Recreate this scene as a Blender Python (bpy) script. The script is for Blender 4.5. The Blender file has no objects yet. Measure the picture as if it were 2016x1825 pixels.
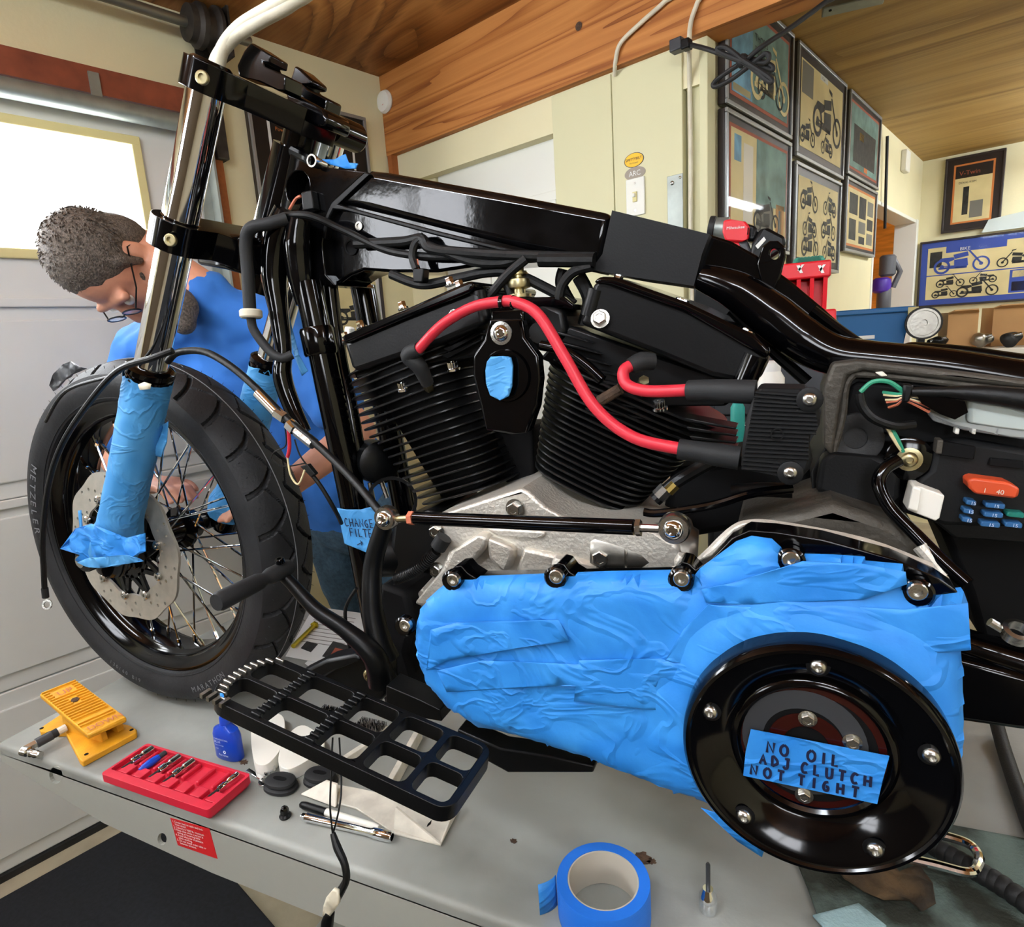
import bpy, bmesh, math, random
from mathutils import Vector, Matrix, noise
from mathutils.geometry import tessellate_polygon, delaunay_2d_cdt
PI = math.pi
random.seed(7)
scene = bpy.context.scene
COL = scene.collection

# ---------------------------------------------------------------- camera
# world: X runs along the motorcycle (front wheel at -X), Y away from the photographer, Z up, floor at Z = 0
F_PX, PCX, PCY = 1220.0, 1008.0, 912.5
CAM_POS = Vector((0.0, 0.0, 1.40))
CAM_R = Matrix(((0.9152, -0.0217, 0.4024), (0.3981, 0.2050, -0.8941), (-0.0631, 0.9785, 0.1963)))
def _ortho(m):
    r = [m[0].copy(), m[1].copy(), m[2].copy()]
    r[2].normalize(); r[0] = (r[0] - r[2] * r[0].dot(r[2])).normalized(); r[1] = r[2].cross(r[0])
    return Matrix(r)
CAM_R = _ortho(CAM_R)
cam_data = bpy.data.cameras.new('camera')
cam_data.sensor_fit = 'HORIZONTAL'; cam_data.sensor_width = 36.0; cam_data.lens = 36.0 * F_PX / 2016.0
cam_data.clip_start = 0.02
camera = bpy.data.objects.new('camera', cam_data); COL.objects.link(camera)
camera.matrix_world = Matrix.Translation(CAM_POS) @ CAM_R.to_4x4()
scene.camera = camera

# ---------------------------------------------------------------- sky, exposure
world = bpy.data.worlds.new('sky'); scene.world = world; world.use_nodes = True
_bg = world.node_tree.nodes['Background']; _bg.inputs['Color'].default_value = (0.80, 0.90, 1.0, 1); _bg.inputs['Strength'].default_value = 2.2
vs = scene.view_settings
vs.view_transform = 'Standard'; vs.look = 'None'; vs.exposure = 0.80; vs.gamma = 1.0; vs.use_curve_mapping = False
WINDOW_GLOW, DOOR_GLOW, TUBE_GLOW = 10.0, 16.0, 46.0

# ---------------------------------------------------------------- pixel -> point on a known surface
def ray(px, py):
    return CAM_R @ Vector((px - PCX, -(py - PCY), -F_PX))
def pY(px, py, y):
    r = ray(px, py); return CAM_POS + r * ((y - CAM_POS.y) / r.y)
def pZ(px, py, z):
    r = ray(px, py); return CAM_POS + r * ((z - CAM_POS.z) / r.z)
def pX(px, py, x):
    r = ray(px, py); return CAM_POS + r * ((x - CAM_POS.x) / r.x)
AZ = math.radians(18.0)                     # the garage is turned 18 degrees from the lift
RA = Vector((math.sin(AZ), math.cos(AZ), 0))   # along the garage door, away
RB = Vector((math.cos(AZ), -math.sin(AZ), 0))  # along the beam, to the right
def W(u, v, z): return RB * u + RA * v + Vector((0, 0, z))
def pU(px, py, u):
    r = ray(px, py); return CAM_POS + r * ((u - CAM_POS.dot(RB)) / r.dot(RB))
def pV(px, py, v):
    r = ray(px, py); return CAM_POS + r * ((v - CAM_POS.dot(RA)) / r.dot(RA))
def uv(p): return (p.dot(RB), p.dot(RA), p.z)

# ---------------------------------------------------------------- materials
def lin(h):
    h = h.lstrip('#'); c = [int(h[i:i + 2], 16) / 255 for i in (0, 2, 4)]
    return tuple((x / 12.92 if x <= .04045 else ((x + .055) / 1.055) ** 2.4) for x in c) + (1,)
M = {}
def mat(name, col, rough=.5, metal=0., spec=.5, bump=0., bscale=60., var=0., vscale=8., coat=0., emit=0., trans=0., alpha=1., ior=1.45, stretch=None, col2=None, detail=4., blend=(.35, .65)):
    m = bpy.data.materials.new(name); m.use_nodes = True
    nt = m.node_tree; b = nt.nodes['Principled BSDF']
    c = lin(col); b.inputs['Base Color'].default_value = c
    b.inputs['Roughness'].default_value = rough; b.inputs['Metallic'].default_value = metal
    b.inputs['Specular IOR Level'].default_value = spec; b.inputs['Coat Weight'].default_value = coat
    b.inputs['Coat Roughness'].default_value = .05
    b.inputs['Transmission Weight'].default_value = trans; b.inputs['Alpha'].default_value = alpha; b.inputs['IOR'].default_value = ior
    if emit:
        b.inputs['Emission Color'].default_value = c; b.inputs['Emission Strength'].default_value = emit
    if bump or var or col2:
        tc = nt.nodes.new('ShaderNodeTexCoord'); mp = nt.nodes.new('ShaderNodeMapping')
        nt.links.new(tc.outputs['Object'], mp.inputs['Vector'])
        if stretch: mp.inputs['Scale'].default_value = stretch
    if var or col2:
        n = nt.nodes.new('ShaderNodeTexNoise'); n.inputs['Scale'].default_value = vscale; n.inputs['Detail'].default_value = detail
        nt.links.new(mp.outputs['Vector'], n.inputs['Vector'])
        cr = nt.nodes.new('ShaderNodeValToRGB')
        lo, hi = (tuple(max(0, x * (1 - var)) for x in c[:3]) + (1,), tuple(min(1, x * (1 + var)) for x in c[:3]) + (1,)) if not col2 else (c, lin(col2))
        cr.color_ramp.elements[0].position = blend[0]; cr.color_ramp.elements[0].color = lo
        cr.color_ramp.elements[1].position = blend[1]; cr.color_ramp.elements[1].color = hi
        nt.links.new(n.outputs['Fac'], cr.inputs['Fac']); nt.links.new(cr.outputs['Color'], b.inputs['Base Color'])
    if bump:
        n2 = nt.nodes.new('ShaderNodeTexNoise'); n2.inputs['Scale'].default_value = bscale; n2.inputs['Detail'].default_value = 5
        nt.links.new(mp.outputs['Vector'], n2.inputs['Vector'])
        bp = nt.nodes.new('ShaderNodeBump'); bp.inputs['Strength'].default_value = bump; bp.inputs['Distance'].default_value = .01
        nt.links.new(n2.outputs['Fac'], bp.inputs['Height']); nt.links.new(bp.outputs['Normal'], b.inputs['Normal'])
    M[name] = m
    return m
def wood(name, stops, freq, warp, streak, rough=.55):
    """grain lines along the first axis of the room; freq = lines per metre across, warp = how far they wander"""
    m = bpy.data.materials.new(name); m.use_nodes = True
    nt = m.node_tree; b = nt.nodes['Principled BSDF']; b.inputs['Roughness'].default_value = rough; b.inputs['Specular IOR Level'].default_value = .3
    L = nt.links.new
    tc = nt.nodes.new('ShaderNodeTexCoord'); mp = nt.nodes.new('ShaderNodeMapping'); mp.inputs['Rotation'].default_value = (0, 0, AZ)
    L(tc.outputs['Object'], mp.inputs['Vector'])
    st = nt.nodes.new('ShaderNodeMapping'); st.inputs['Scale'].default_value = streak; L(mp.outputs['Vector'], st.inputs['Vector'])
    big = nt.nodes.new('ShaderNodeTexNoise'); big.inputs['Scale'].default_value = 1.0; big.inputs['Detail'].default_value = 2.5; big.inputs['Distortion'].default_value = warp
    L(st.outputs['Vector'], big.inputs['Vector'])
    mul = nt.nodes.new('ShaderNodeMath'); mul.operation = 'MULTIPLY'; mul.inputs[1].default_value = freq; L(big.outputs['Fac'], mul.inputs[0])
    fr = nt.nodes.new('ShaderNodeMath'); fr.operation = 'FRACT'; L(mul.outputs[0], fr.inputs[0])
    fs = nt.nodes.new('ShaderNodeMapping'); fs.inputs['Scale'].default_value = (2.5, 90, 90); L(mp.outputs['Vector'], fs.inputs['Vector'])
    fine = nt.nodes.new('ShaderNodeTexNoise'); fine.inputs['Scale'].default_value = 1.0; fine.inputs['Detail'].default_value = 4; L(fs.outputs['Vector'], fine.inputs['Vector'])
    mx = nt.nodes.new('ShaderNodeMix'); mx.data_type = 'FLOAT'; mx.inputs[0].default_value = .42
    L(fr.outputs[0], mx.inputs[2]); L(fine.outputs['Fac'], mx.inputs[3])
    cr = nt.nodes.new('ShaderNodeValToRGB'); e = cr.color_ramp.elements
    e[0].position = stops[0][0]; e[0].color = lin(stops[0][1]); e[1].position = stops[-1][0]; e[1].color = lin(stops[-1][1])
    for p, c in stops[1:-1]:
        x = e.new(p); x.color = lin(c)
    L(mx.outputs[0], cr.inputs['Fac']); L(cr.outputs['Color'], b.inputs['Base Color'])
    bp = nt.nodes.new('ShaderNodeBump'); bp.inputs['Strength'].default_value = .08; bp.inputs['Distance'].default_value = .003
    L(fine.outputs['Fac'], bp.inputs['Height']); L(bp.outputs['Normal'], b.inputs['Normal'])
    M[name] = m
mat('gloss_black', '#030304', .10, spec=.38)
mat('worn_black', '#060607', .07, spec=.38, bump=.035, bscale=18, var=.6, vscale=25)
mat('satin_black', '#08090a', .36, spec=.3, bump=.03, bscale=300)
mat('matte_black', '#0e0f10', .55, spec=.28, bump=.05, bscale=400)
mat('deep_black', '#050506', .7, spec=.2)
mat('rubber', '#1b1b1b', .6, bump=.08, bscale=300, var=.25, vscale=30)
mat('boot_rubber', '#222324', .6, spec=.3, bump=.05, bscale=250)
mat('tire_rubber', '#1f2022', .58, spec=.35, bump=.10, bscale=180, var=.3, vscale=14)
mat('tire_print', '#6d6f72', .7)
mat('harness', '#0c0d0d', .45, spec=.35, bump=.1, bscale=120)
mat('chrome', '#dfe2e4', .06, 1.)
mat('steel', '#b9b8b2', .26, 1., bump=.04, bscale=200)
mat('brushed', '#a8a59c', .34, 1., bump=.05, bscale=120, var=.1, vscale=40)
mat('disc_steel', '#b4b0a4', .42, .55, var=.08, vscale=60)
mat('zinc', '#b6ab84', .35, 1., var=.15, vscale=60)
mat('brass', '#b8a25c', .3, 1.)
mat('gold_zinc', '#c8b43a', .3, .8)
mat('rust', '#4a3626', .8, var=.4, vscale=80, bump=.3, bscale=200)
mat('case_alu', '#cbc6bb', .45, .6, bump=.25, bscale=220, var=.12, vscale=9)
mat('case_dark', '#4c4841', .55, .5, bump=.2, bscale=160, var=.2, vscale=10)
mat('red_wire', '#c02a38', .38, spec=.4)
mat('red_plastic', '#c41f36', .42, bump=.03, bscale=300)
mat('red_tool', '#d2202a', .4)
mat('white_plastic', '#e4e2d8', .45)
mat('ivory', '#cbc4ae', .5, bump=.15, bscale=60, var=.08, vscale=30)
mat('white_dirty', '#d3cec0', .55, var=.15, vscale=30, bump=.05, bscale=60)
mat('clear_plastic', '#c9d4d0', .15, alpha=.75, spec=.7)
mat('orange_plastic', '#d8522c', .35, trans=.2)
mat('fuse_blue', '#2f5f8f', .3)
mat('fuse_green', '#1d6e62', .3)
mat('teal', '#2ba59a', .5)
mat('wire_green', '#2f8a6b', .45)
mat('wire_red', '#b02030', .45)
mat('wire_cream', '#d6c79a', .5)
mat('wire_copper', '#b5654a', .45)
mat('amber', '#2a0805', .2)
mat('dark_glass', '#14191c', .05, spec=.7, coat=.5)
mat('skin', '#c98f74', .5, var=.08, vscale=30, bump=.05, bscale=150)
mat('hair', '#3a332d', .6, var=.5, vscale=220, col2='#6b6056', bump=.5, bscale=350)
mat('shirt', '#2f6fc0', .85, var=.1, vscale=6, bump=.35, bscale=9)
mat('jeans', '#3e586b', .85, var=.2, vscale=90, bump=.2, bscale=200)
mat('paper', '#dfe0dc', .7)
mat('ink', '#2b2c30', .6)
mat('marker_ink', '#101636', .55)
mat('peg_brown', '#5a4b38', .7)
mat('fin_black', '#0d0e0f', .3, spec=.5)
mat('wall_cream', '#dad2ac', .75, bump=.06, bscale=90, var=.03, vscale=3)
mat('panel_cream', '#cdc9a2', .62, bump=.03, bscale=60)
mat('door_white', '#dcdcd2', .5)
mat('door_steel', '#cfd0ca', .55, bump=.03, bscale=500, var=.04, vscale=3)
mat('door_trim', '#cfc48c', .6)
mat('concrete', '#a39a82', .8, bump=.1, bscale=60, var=.12, vscale=9)
mat('mat_black', '#14171d', .85, bump=.25, bscale=600, var=.3, vscale=90)
mat('lift_grey', '#93958f', .40, bump=.04, bscale=80, col2='#74756f', vscale=5, blend=(.42, .78))
mat('lift_side', '#97988f', .4, bump=.03, bscale=120)
mat('rust_brown', '#7a3d26', .7, var=.25, vscale=12)
mat('galv', '#8e948f', .42, .6, var=.1, vscale=20)
mat('iron', '#3b3733', .55, .5, var=.3, vscale=30)
mat('pipe_steel', '#77756a', .4, .7)
mat('pedal_yellow', '#d99a1f', .5, bump=.1, bscale=180, var=.12, vscale=22)
mat('bottle_blue', '#123fae', .32)
mat('bottle_print', '#cfd8ee', .5)
mat('sticker_red', '#c01d22', .5)
mat('tape_core', '#b9b2a4', .7)
mat('tape_roll', '#1e6fd6', .55, bump=.2, bscale=40, stretch=(1, 1, 30))
mat('pad', '#6f827b', .85, bump=.3, bscale=260, col2='#2b2e25', vscale=9, blend=(.42, .60), detail=6)
mat('pad_clean', '#9dbcc0', .85, bump=.3, bscale=260)
mat('rag', '#6e5638', .9, bump=.5, bscale=60, col2='#2b241b', vscale=14)
mat('ring_dark', '#0d0d0e', .45)
mat('smitty_yellow', '#e9b61c', .5)
mat('arc_grey', '#93887a', .5)
mat('frame_dark', '#2a211e', .4)
mat('frame_silver', '#8a8c8c', .35, .4)
mat('mat_red', '#a3543c', .7)
mat('mat_orange', '#cc7a3c', .7)
mat('mat_blue', '#3a50a0', .7)
mat('print_cream', '#d8c893', .7, var=.08, vscale=9)
mat('print_teal', '#6f8f88', .7, var=.3, vscale=12)
mat('print_blue', '#6f9db8', .7, var=.3, vscale=20)
mat('print_dark', '#2f2e2a', .7, var=.4, vscale=40)
mat('print_grey', '#77756c', .7)
mat('blue_bin', '#1f5f96', .45)
mat('cardboard', '#b98e5c', .8, var=.06, vscale=10)
mat('purple', '#4a2a9a', .35)
mat('vac_grey', '#55565c', .4)
mat('green_box', '#1f7a62', .4)
mat('ply_orange', '#d88e3a', .6, var=.2, vscale=6, stretch=(1, 1, 6))
mat('bench_white', '#d8d3c4', .6)
mat('tool_grey', '#3c3e41', .4, .3)
mat('lens_glass', '#e8eef0', .05, alpha=.25)
mat('window_light', '#f4f8ff', .5, emit=WINDOW_GLOW)
mat('door_window_light', '#f4f8ff', .5, emit=DOOR_GLOW)
mat('tube_light', '#eef6ff', .5, emit=TUBE_GLOW)
mat('lamp_white', '#d9d9d4', .5)
wood('beam_wood', [(.15, '#7d451c'), (.32, '#a4652f'), (.55, '#bd7e42'), (.85, '#ab6c36')], 12, .35, (.35, 6, 8))
wood('ply_dark', [(.15, '#5c3311'), (.32, '#83501f'), (.6, '#a8713a'), (.85, '#6d4219')], 8, 1.3, (.8, 2.4, 3))
wood('ply_olive', [(.2, '#7d5d2c'), (.4, '#9a7840'), (.6, '#ab8a50'), (.85, '#86683a')], 3, .4, (.5, 5, 3))
wood('jamb_wood', [(.2, '#7d4420'), (.5, '#a25f30'), (.85, '#8f5228')], 3, .4, (5, 5, .5))
def tape_mat(name, c1, c2, strip, wr):
    m = bpy.data.materials.new(name); m.use_nodes = True
    nt = m.node_tree; b = nt.nodes['Principled BSDF']; b.inputs['Roughness'].default_value = .55; b.inputs['Specular IOR Level'].default_value = .4
    tc = nt.nodes.new('ShaderNodeTexCoord'); mp = nt.nodes.new('ShaderNodeMapping'); nt.links.new(tc.outputs['Object'], mp.inputs['Vector'])
    n = nt.nodes.new('ShaderNodeTexNoise'); n.inputs['Scale'].default_value = 14; n.inputs['Detail'].default_value = 6; n.inputs['Distortion'].default_value = 1.2
    nt.links.new(mp.outputs['Vector'], n.inputs['Vector'])
    cr = nt.nodes.new('ShaderNodeValToRGB'); cr.color_ramp.elements[0].position = .35; cr.color_ramp.elements[0].color = lin(c1)
    cr.color_ramp.elements[1].position = .7; cr.color_ramp.elements[1].color = lin(c2)
    nt.links.new(n.outputs['Fac'], cr.inputs['Fac']); nt.links.new(cr.outputs['Color'], b.inputs['Base Color'])
    # creases: thin ridges where a stretched noise crosses its middle value
    mp2 = nt.nodes.new('ShaderNodeMapping'); mp2.inputs['Scale'].default_value = (1, 1, 1.6); nt.links.new(tc.outputs['Object'], mp2.inputs['Vector'])
    v = nt.nodes.new('ShaderNodeTexNoise'); v.inputs['Scale'].default_value = 11; v.inputs['Detail'].default_value = 3; v.inputs['Distortion'].default_value = .8
    nt.links.new(mp2.outputs['Vector'], v.inputs['Vector'])
    ab = nt.nodes.new('ShaderNodeMath'); ab.operation = 'SUBTRACT'; ab.inputs[1].default_value = .5; nt.links.new(v.outputs['Fac'], ab.inputs[0])
    a2 = nt.nodes.new('ShaderNodeMath'); a2.operation = 'ABSOLUTE'; nt.links.new(ab.outputs[0], a2.inputs[0])
    r2 = nt.nodes.new('ShaderNodeValToRGB'); r2.color_ramp.elements[0].color = (1, 1, 1, 1); r2.color_ramp.elements[1].color = (0, 0, 0, 1); r2.color_ramp.elements[1].position = .05
    nt.links.new(a2.outputs[0], r2.inputs['Fac'])
    f = nt.nodes.new('ShaderNodeTexNoise'); f.inputs['Scale'].default_value = 420; f.inputs['Detail'].default_value = 2; nt.links.new(tc.outputs['Object'], f.inputs['Vector'])
    ad = nt.nodes.new('ShaderNodeMath'); ad.operation = 'MULTIPLY_ADD'; ad.inputs[1].default_value = .06
    nt.links.new(f.outputs['Fac'], ad.inputs[0]); nt.links.new(r2.outputs['Color'], ad.inputs[2])
    bp = nt.nodes.new('ShaderNodeBump'); bp.inputs['Strength'].default_value = wr; bp.inputs['Distance'].default_value = .004
    nt.links.new(ad.outputs[0], bp.inputs['Height']); nt.links.new(bp.outputs['Normal'], b.inputs['Normal'])
    M[name] = m
tape_mat('blue_tape', '#1f76c8', '#348cda', 0, .35)
tape_mat('pale_tape', '#3a86c2', '#5099d0', 0, .35)

# ---------------------------------------------------------------- object helpers
ROOTS = {}
def thing(name, label, cat, loc, group=None, kind=None):
    o = bpy.data.objects.new(name, None); COL.objects.link(o); o.location = loc
    o.empty_display_size = .05
    o['label'] = label
    if cat: o['category'] = cat
    if group: o['group'] = group
    if kind: o['kind'] = kind
    ROOTS[o.name] = Vector(loc)
    return o
def tag(o, label, cat=None, group=None, kind=None):
    o['label'] = label
    if cat: o['category'] = cat
    if group: o['group'] = group
    if kind: o['kind'] = kind
    return o
def adopt(o, parent):
    # thing > part > sub-part and no further: deeper pieces hang from the part
    if parent.parent is not None and parent.parent.parent is not None: parent = parent.parent
    o.parent = parent
    base = Vector((0, 0, 0)); p = parent if parent.type == 'EMPTY' else None
    while p is not None:
        base += ROOTS[p.name]; p = p.parent
    o.matrix_parent_inverse = Matrix.Translation(-base)
    return o
def sub_empty(name, parent, loc):
    """a part that only groups its sub-parts"""
    o = bpy.data.objects.new(name, None); COL.objects.link(o); o.empty_display_size = .03
    base = ROOTS[parent.name]
    o.parent = parent; o.location = Vector(loc) - base; ROOTS[o.name] = Vector(loc) - base
    return o
class MB:
    def __init__(s): s.v = []; s.f = []
    def add(s, vs, fs):
        o = len(s.v); s.v += [tuple(x) for x in vs]; s.f += [tuple(i + o for i in f) for f in fs]; return s
    def box(s, c, size, rot=None):
        c = Vector(c); h = [x / 2 for x in size]
        vs = []
        for x in (-1, 1):
            for y in (-1, 1):
                for z in (-1, 1):
                    p = Vector((x * h[0], y * h[1], z * h[2]))
                    if rot is not None: p = rot @ p
                    vs.append(c + p)
        return s.add(vs, [(0, 1, 3, 2), (4, 6, 7, 5), (0, 4, 5, 1), (2, 3, 7, 6), (0, 2, 6, 4), (1, 5, 7, 3)])
    def hexa(s, p8):
        """eight corners: bottom loop of four, top loop of four"""
        return s.add(p8, [(3, 2, 1, 0), (4, 5, 6, 7), (0, 1, 5, 4), (1, 2, 6, 5), (2, 3, 7, 6), (3, 0, 4, 7)])
    def lathe(s, prof, o, axis, n=24, cap=True, up=None, a0=0., a1=2 * PI):
        """prof: (radius, distance along axis)"""
        axis = Vector(axis).normalized(); o = Vector(o)
        t = Vector((0, 0, 1)) if abs(axis.z) < .9 else Vector((1, 0, 0))
        if up is not None: t = Vector(up)
        e1 = (t - axis * t.dot(axis)).normalized(); e2 = axis.cross(e1)
        full = abs(a1 - a0) > 2 * PI - 1e-4
        k = n if full else n + 1
        vs = []
        for r, d in prof:
            for i in range(k):
                a = a0 + (a1 - a0) * i / n
                vs.append(o + axis * d + (e1 * math.cos(a) + e2 * math.sin(a)) * r)
        fs = []
        for j in range(len(prof) - 1):
            for i in range(n):
                i2 = (i + 1) % k
                fs.append((j * k + i, j * k + i2, (j + 1) * k + i2, (j + 1) * k + i))
        if cap and full:
            if prof[0][0] > 1e-6: fs.append(tuple(range(k - 1, -1, -1)))
            if prof[-1][0] > 1e-6: fs.append(tuple((len(prof) - 1) * k + i for i in range(k)))
        return s.add(vs, fs)
    def cyl(s, p0, p1, r0, r1=None, n=20):
        p0 = Vector(p0); p1 = Vector(p1); r1 = r0 if r1 is None else r1
        return s.lathe([(r0, 0), (r1, (p1 - p0).length)], p0, p1 - p0, n)
    def tube(s, pts, r, n=10, closed=False, flat=1., flat_dir=None):
        pts = [Vector(p) for p in pts]; k = len(pts)
        rr = r if isinstance(r, (list, tuple)) else [r] * k
        t0 = None; vs = []; e1 = None
        for i, p in enumerate(pts):
            if closed: t = pts[(i + 1) % k] - pts[i - 1]
            else: t = pts[min(i + 1, k - 1)] - pts[max(i - 1, 0)]
            if t.length < 1e-9: t = Vector((0, 0, 1))
            t.normalize()
            if e1 is None:
                a = Vector(flat_dir) if flat_dir is not None else (Vector((0, 0, 1)) if abs(t.z) < .9 else Vector((1, 0, 0)))
                e1 = (a - t * a.dot(t)).normalized()
            elif flat_dir is not None:
                a = Vector(flat_dir); e1 = (a - t * a.dot(t)).normalized()
            else:
                e1 = (e1 - t * e1.dot(t)).normalized()
            e2 = t.cross(e1)
            for j in range(n):
                a = 2 * PI * j / n
                vs.append(p + (e1 * math.cos(a) * flat + e2 * math.sin(a)) * rr[i])
        fs = []
        m = k if closed else k - 1
        for i in range(m):
            for j in range(n):
                j2 = (j + 1) % n; a = i * n; b = ((i + 1) % k) * n
                fs.append((a + j, b + j, b + j2, a + j2))
        if not closed:
            fs.append(tuple(range(n))); fs.append(tuple((k - 1) * n + j for j in range(n - 1, -1, -1)))
        return s.add(vs, fs)
    def plate(s, loops, dvec):
        """outer loop (+ holes) of 3-D points, extruded by dvec"""
        dvec = Vector(dvec)
        loops = [[Vector(p) for p in l] for l in loops]
        flat = [p for l in loops for p in l]; n = len(flat)
        tris = tessellate_polygon(loops)
        fs = []
        nrm = dvec.normalized()
        for t in tris:
            a, b, c = (flat[i] for i in t)
            if (b - a).cross(c - a).dot(nrm) > 0: t = (t[0], t[2], t[1])
            fs.append(tuple(t)); fs.append((t[0] + n, t[2] + n, t[1] + n))
        o = 0
        for l in loops:
            k = len(l)
            ar = Vector((0, 0, 0))
            for i in range(k): ar += l[i].cross(l[(i + 1) % k])
            ccw = ar.dot(nrm) > 0
            if l is not loops[0]: ccw = not ccw
            for i in range(k):
                a, b = o + i, o + (i + 1) % k
                fs.append((a, b, b + n, a + n) if ccw else (b, a, a + n, b + n))
            o += k
        return s.add(flat + [p + dvec for p in flat], fs)
    def sphere(s, c, r, n=16, m=10, sc=(1, 1, 1), rot=None):
        c = Vector(c); vs = []; fs = []
        for i in range(m + 1):
            th = PI * i / m
            for j in range(n):
                ph = 2 * PI * j / n
                p = Vector((math.sin(th) * math.cos(ph) * sc[0], math.sin(th) * math.sin(ph) * sc[1], math.cos(th) * sc[2])) * r
                if rot is not None: p = rot @ p
                vs.append(c + p)
        for i in range(m):
            for j in range(n):
                j2 = (j + 1) % n
                fs.append((i * n + j, (i + 1) * n + j, (i + 1) * n + j2, i * n + j2))
        return s.add(vs, fs)
    def build(s, name, material, parent=None, smooth=35, bevel=0., bseg=2, sub=0, solid=0.):
        me = bpy.data.meshes.new(name); me.from_pydata(s.v, [], s.f); me.validate(); me.update()
        bm = bmesh.new(); bm.from_mesh(me)
        bmesh.ops.remove_doubles(bm, verts=bm.verts, dist=1e-6)
        bmesh.ops.recalc_face_normals(bm, faces=bm.faces)
        if smooth:
            lim = math.radians(smooth)
            for f in bm.faces: f.smooth = True
            for e in bm.edges:
                if len(e.link_faces) == 2 and e.calc_face_angle(0) > lim: e.smooth = False
        bm.to_mesh(me); bm.free()
        me.materials.append(M[material] if isinstance(material, str) else material)
        o = bpy.data.objects.new(name, me); COL.objects.link(o)
        if parent is not None: adopt(o, parent)
        if solid:
            md = o.modifiers.new('solid', 'SOLIDIFY'); md.thickness = solid; md.offset = 0
        if bevel:
            md = o.modifiers.new('bevel', 'BEVEL'); md.width = bevel; md.segments = bseg; md.limit_method = 'ANGLE'; md.angle_limit = math.radians(40)
            md.harden_normals = False
        if sub:
            md = o.modifiers.new('sub', 'SUBSURF'); md.levels = sub; md.render_levels = sub
        return o
def spline(pts, n=8, closed=False):
    pts = [Vector(p) for p in pts]; k = len(pts); out = []
    if k < 3 and not closed: return pts
    rng = range(k) if closed else range(k - 1)
    for i in rng:
        if closed: p0, p1, p2, p3 = pts[i - 1], pts[i], pts[(i + 1) % k], pts[(i + 2) % k]
        else: p0, p1, p2, p3 = pts[max(i - 1, 0)], pts[i], pts[i + 1], pts[min(i + 2, k - 1)]
        for j in range(n):
            t = j / n
            out.append(.5 * ((2 * p1) + (p2 - p0) * t + (2 * p0 - 5 * p1 + 4 * p2 - p3) * t * t + (3 * p1 - p0 - 3 * p2 + p3) * t ** 3))
    if not closed: out.append(pts[-1])
    return out
def bar(name, px, r, material, parent, n=10, seg=8, sm=True):
    """a tube through photo pixels with their Y distance: (px, py, y)"""
    pts = [pY(*p) if not isinstance(p, Vector) else p for p in px]
    if sm and len(pts) > 2:
        k = len(pts); pts2 = spline(pts, seg)
        if isinstance(r, (list, tuple)):
            rr = []
            for i in range(len(pts2)):
                t = i / seg; a = min(int(t), k - 1); b = min(a + 1, k - 1); rr.append(r[a] + (r[b] - r[a]) * (t - a))
            r = rr
        pts = pts2
    return MB().tube(pts, r, n).build(name, material, parent)
def slab(name, px, y0, y1, material, parent, bevel=.004, holes=(), rnd=0, bseg=2, smooth=35):
    """outline given in photo pixels on the plane Y = y0, extruded back to Y = y1"""
    out = [pY(x, y, y0) for x, y in px]
    if rnd: out = spline(out, rnd, True)
    hl = []
    for h in holes:
        hp = [pY(x, y, y0) for x, y in h]
        hl.append(hp)
    return MB().plate([out] + hl, (0, y1 - y0, 0)).build(name, material, parent, bevel=bevel, bseg=bseg, smooth=smooth)
def ell(cx, cy, rx, ry, n=20, rot=0.):
    c, s = math.cos(rot), math.sin(rot)
    return [(cx + rx * math.cos(2 * PI * i / n) * c - ry * math.sin(2 * PI * i / n) * s, cy + rx * math.cos(2 * PI * i / n) * s + ry * math.sin(2 * PI * i / n) * c) for i in range(n)]
def bolt(name, p, axis, r, material, parent, kind='socket', h=None):
    p = Vector(p); axis = Vector(axis).normalized(); h = h or r * .9
    mb = MB()
    if kind == 'hex':
        mb.lathe([(r * 1.35, 0), (r * 1.35, h * .22), (r * 1.05, h * .24)], p, axis, 18)
        mb.lathe([(r, h * .2), (r, h), (r * .86, h * 1.12), (r * .55, h * 1.12), (r * .5, h * 1.02), (0, h * 1.02)], p, axis, 6)
    elif kind == 'dome':
        mb.lathe([(r, 0), (r, h * .3), (r * .88, h * .62), (r * .6, h * .88), (r * .42, h * .92), (r * .4, h * .45), (0, h * .45)], p, axis, 18)
    elif kind == 'star':
        mb.lathe([(r * 1.4, 0), (r * 1.4, h * .25), (r, h * .3)], p, axis, 16)
        for i in range(12):
            a = 2 * PI * i / 12
            t = Vector((0, 0, 1)) if abs(axis.z) < .9 else Vector((1, 0, 0)); e1 = (t - axis * t.dot(axis)).normalized(); e2 = axis.cross(e1)
            q = p + (e1 * math.cos(a) + e2 * math.sin(a)) * r * .85
            mb.cyl(q + axis * h * .25, q + axis * h, r * .22, n=6)
        mb.lathe([(r * .9, h * .25), (r * .9, h), (r * .45, h), (r * .4, h * .8), (0, h * .8)], p, axis, 16)
    else:
        mb.lathe([(r, 0), (r, h * .85), (r * .88, h), (r * .52, h), (r * .5, h * .5), (0, h * .5)], p, axis, 18)
    return mb.build(name, material, parent)
TEXT_CACHE = {}
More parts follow.
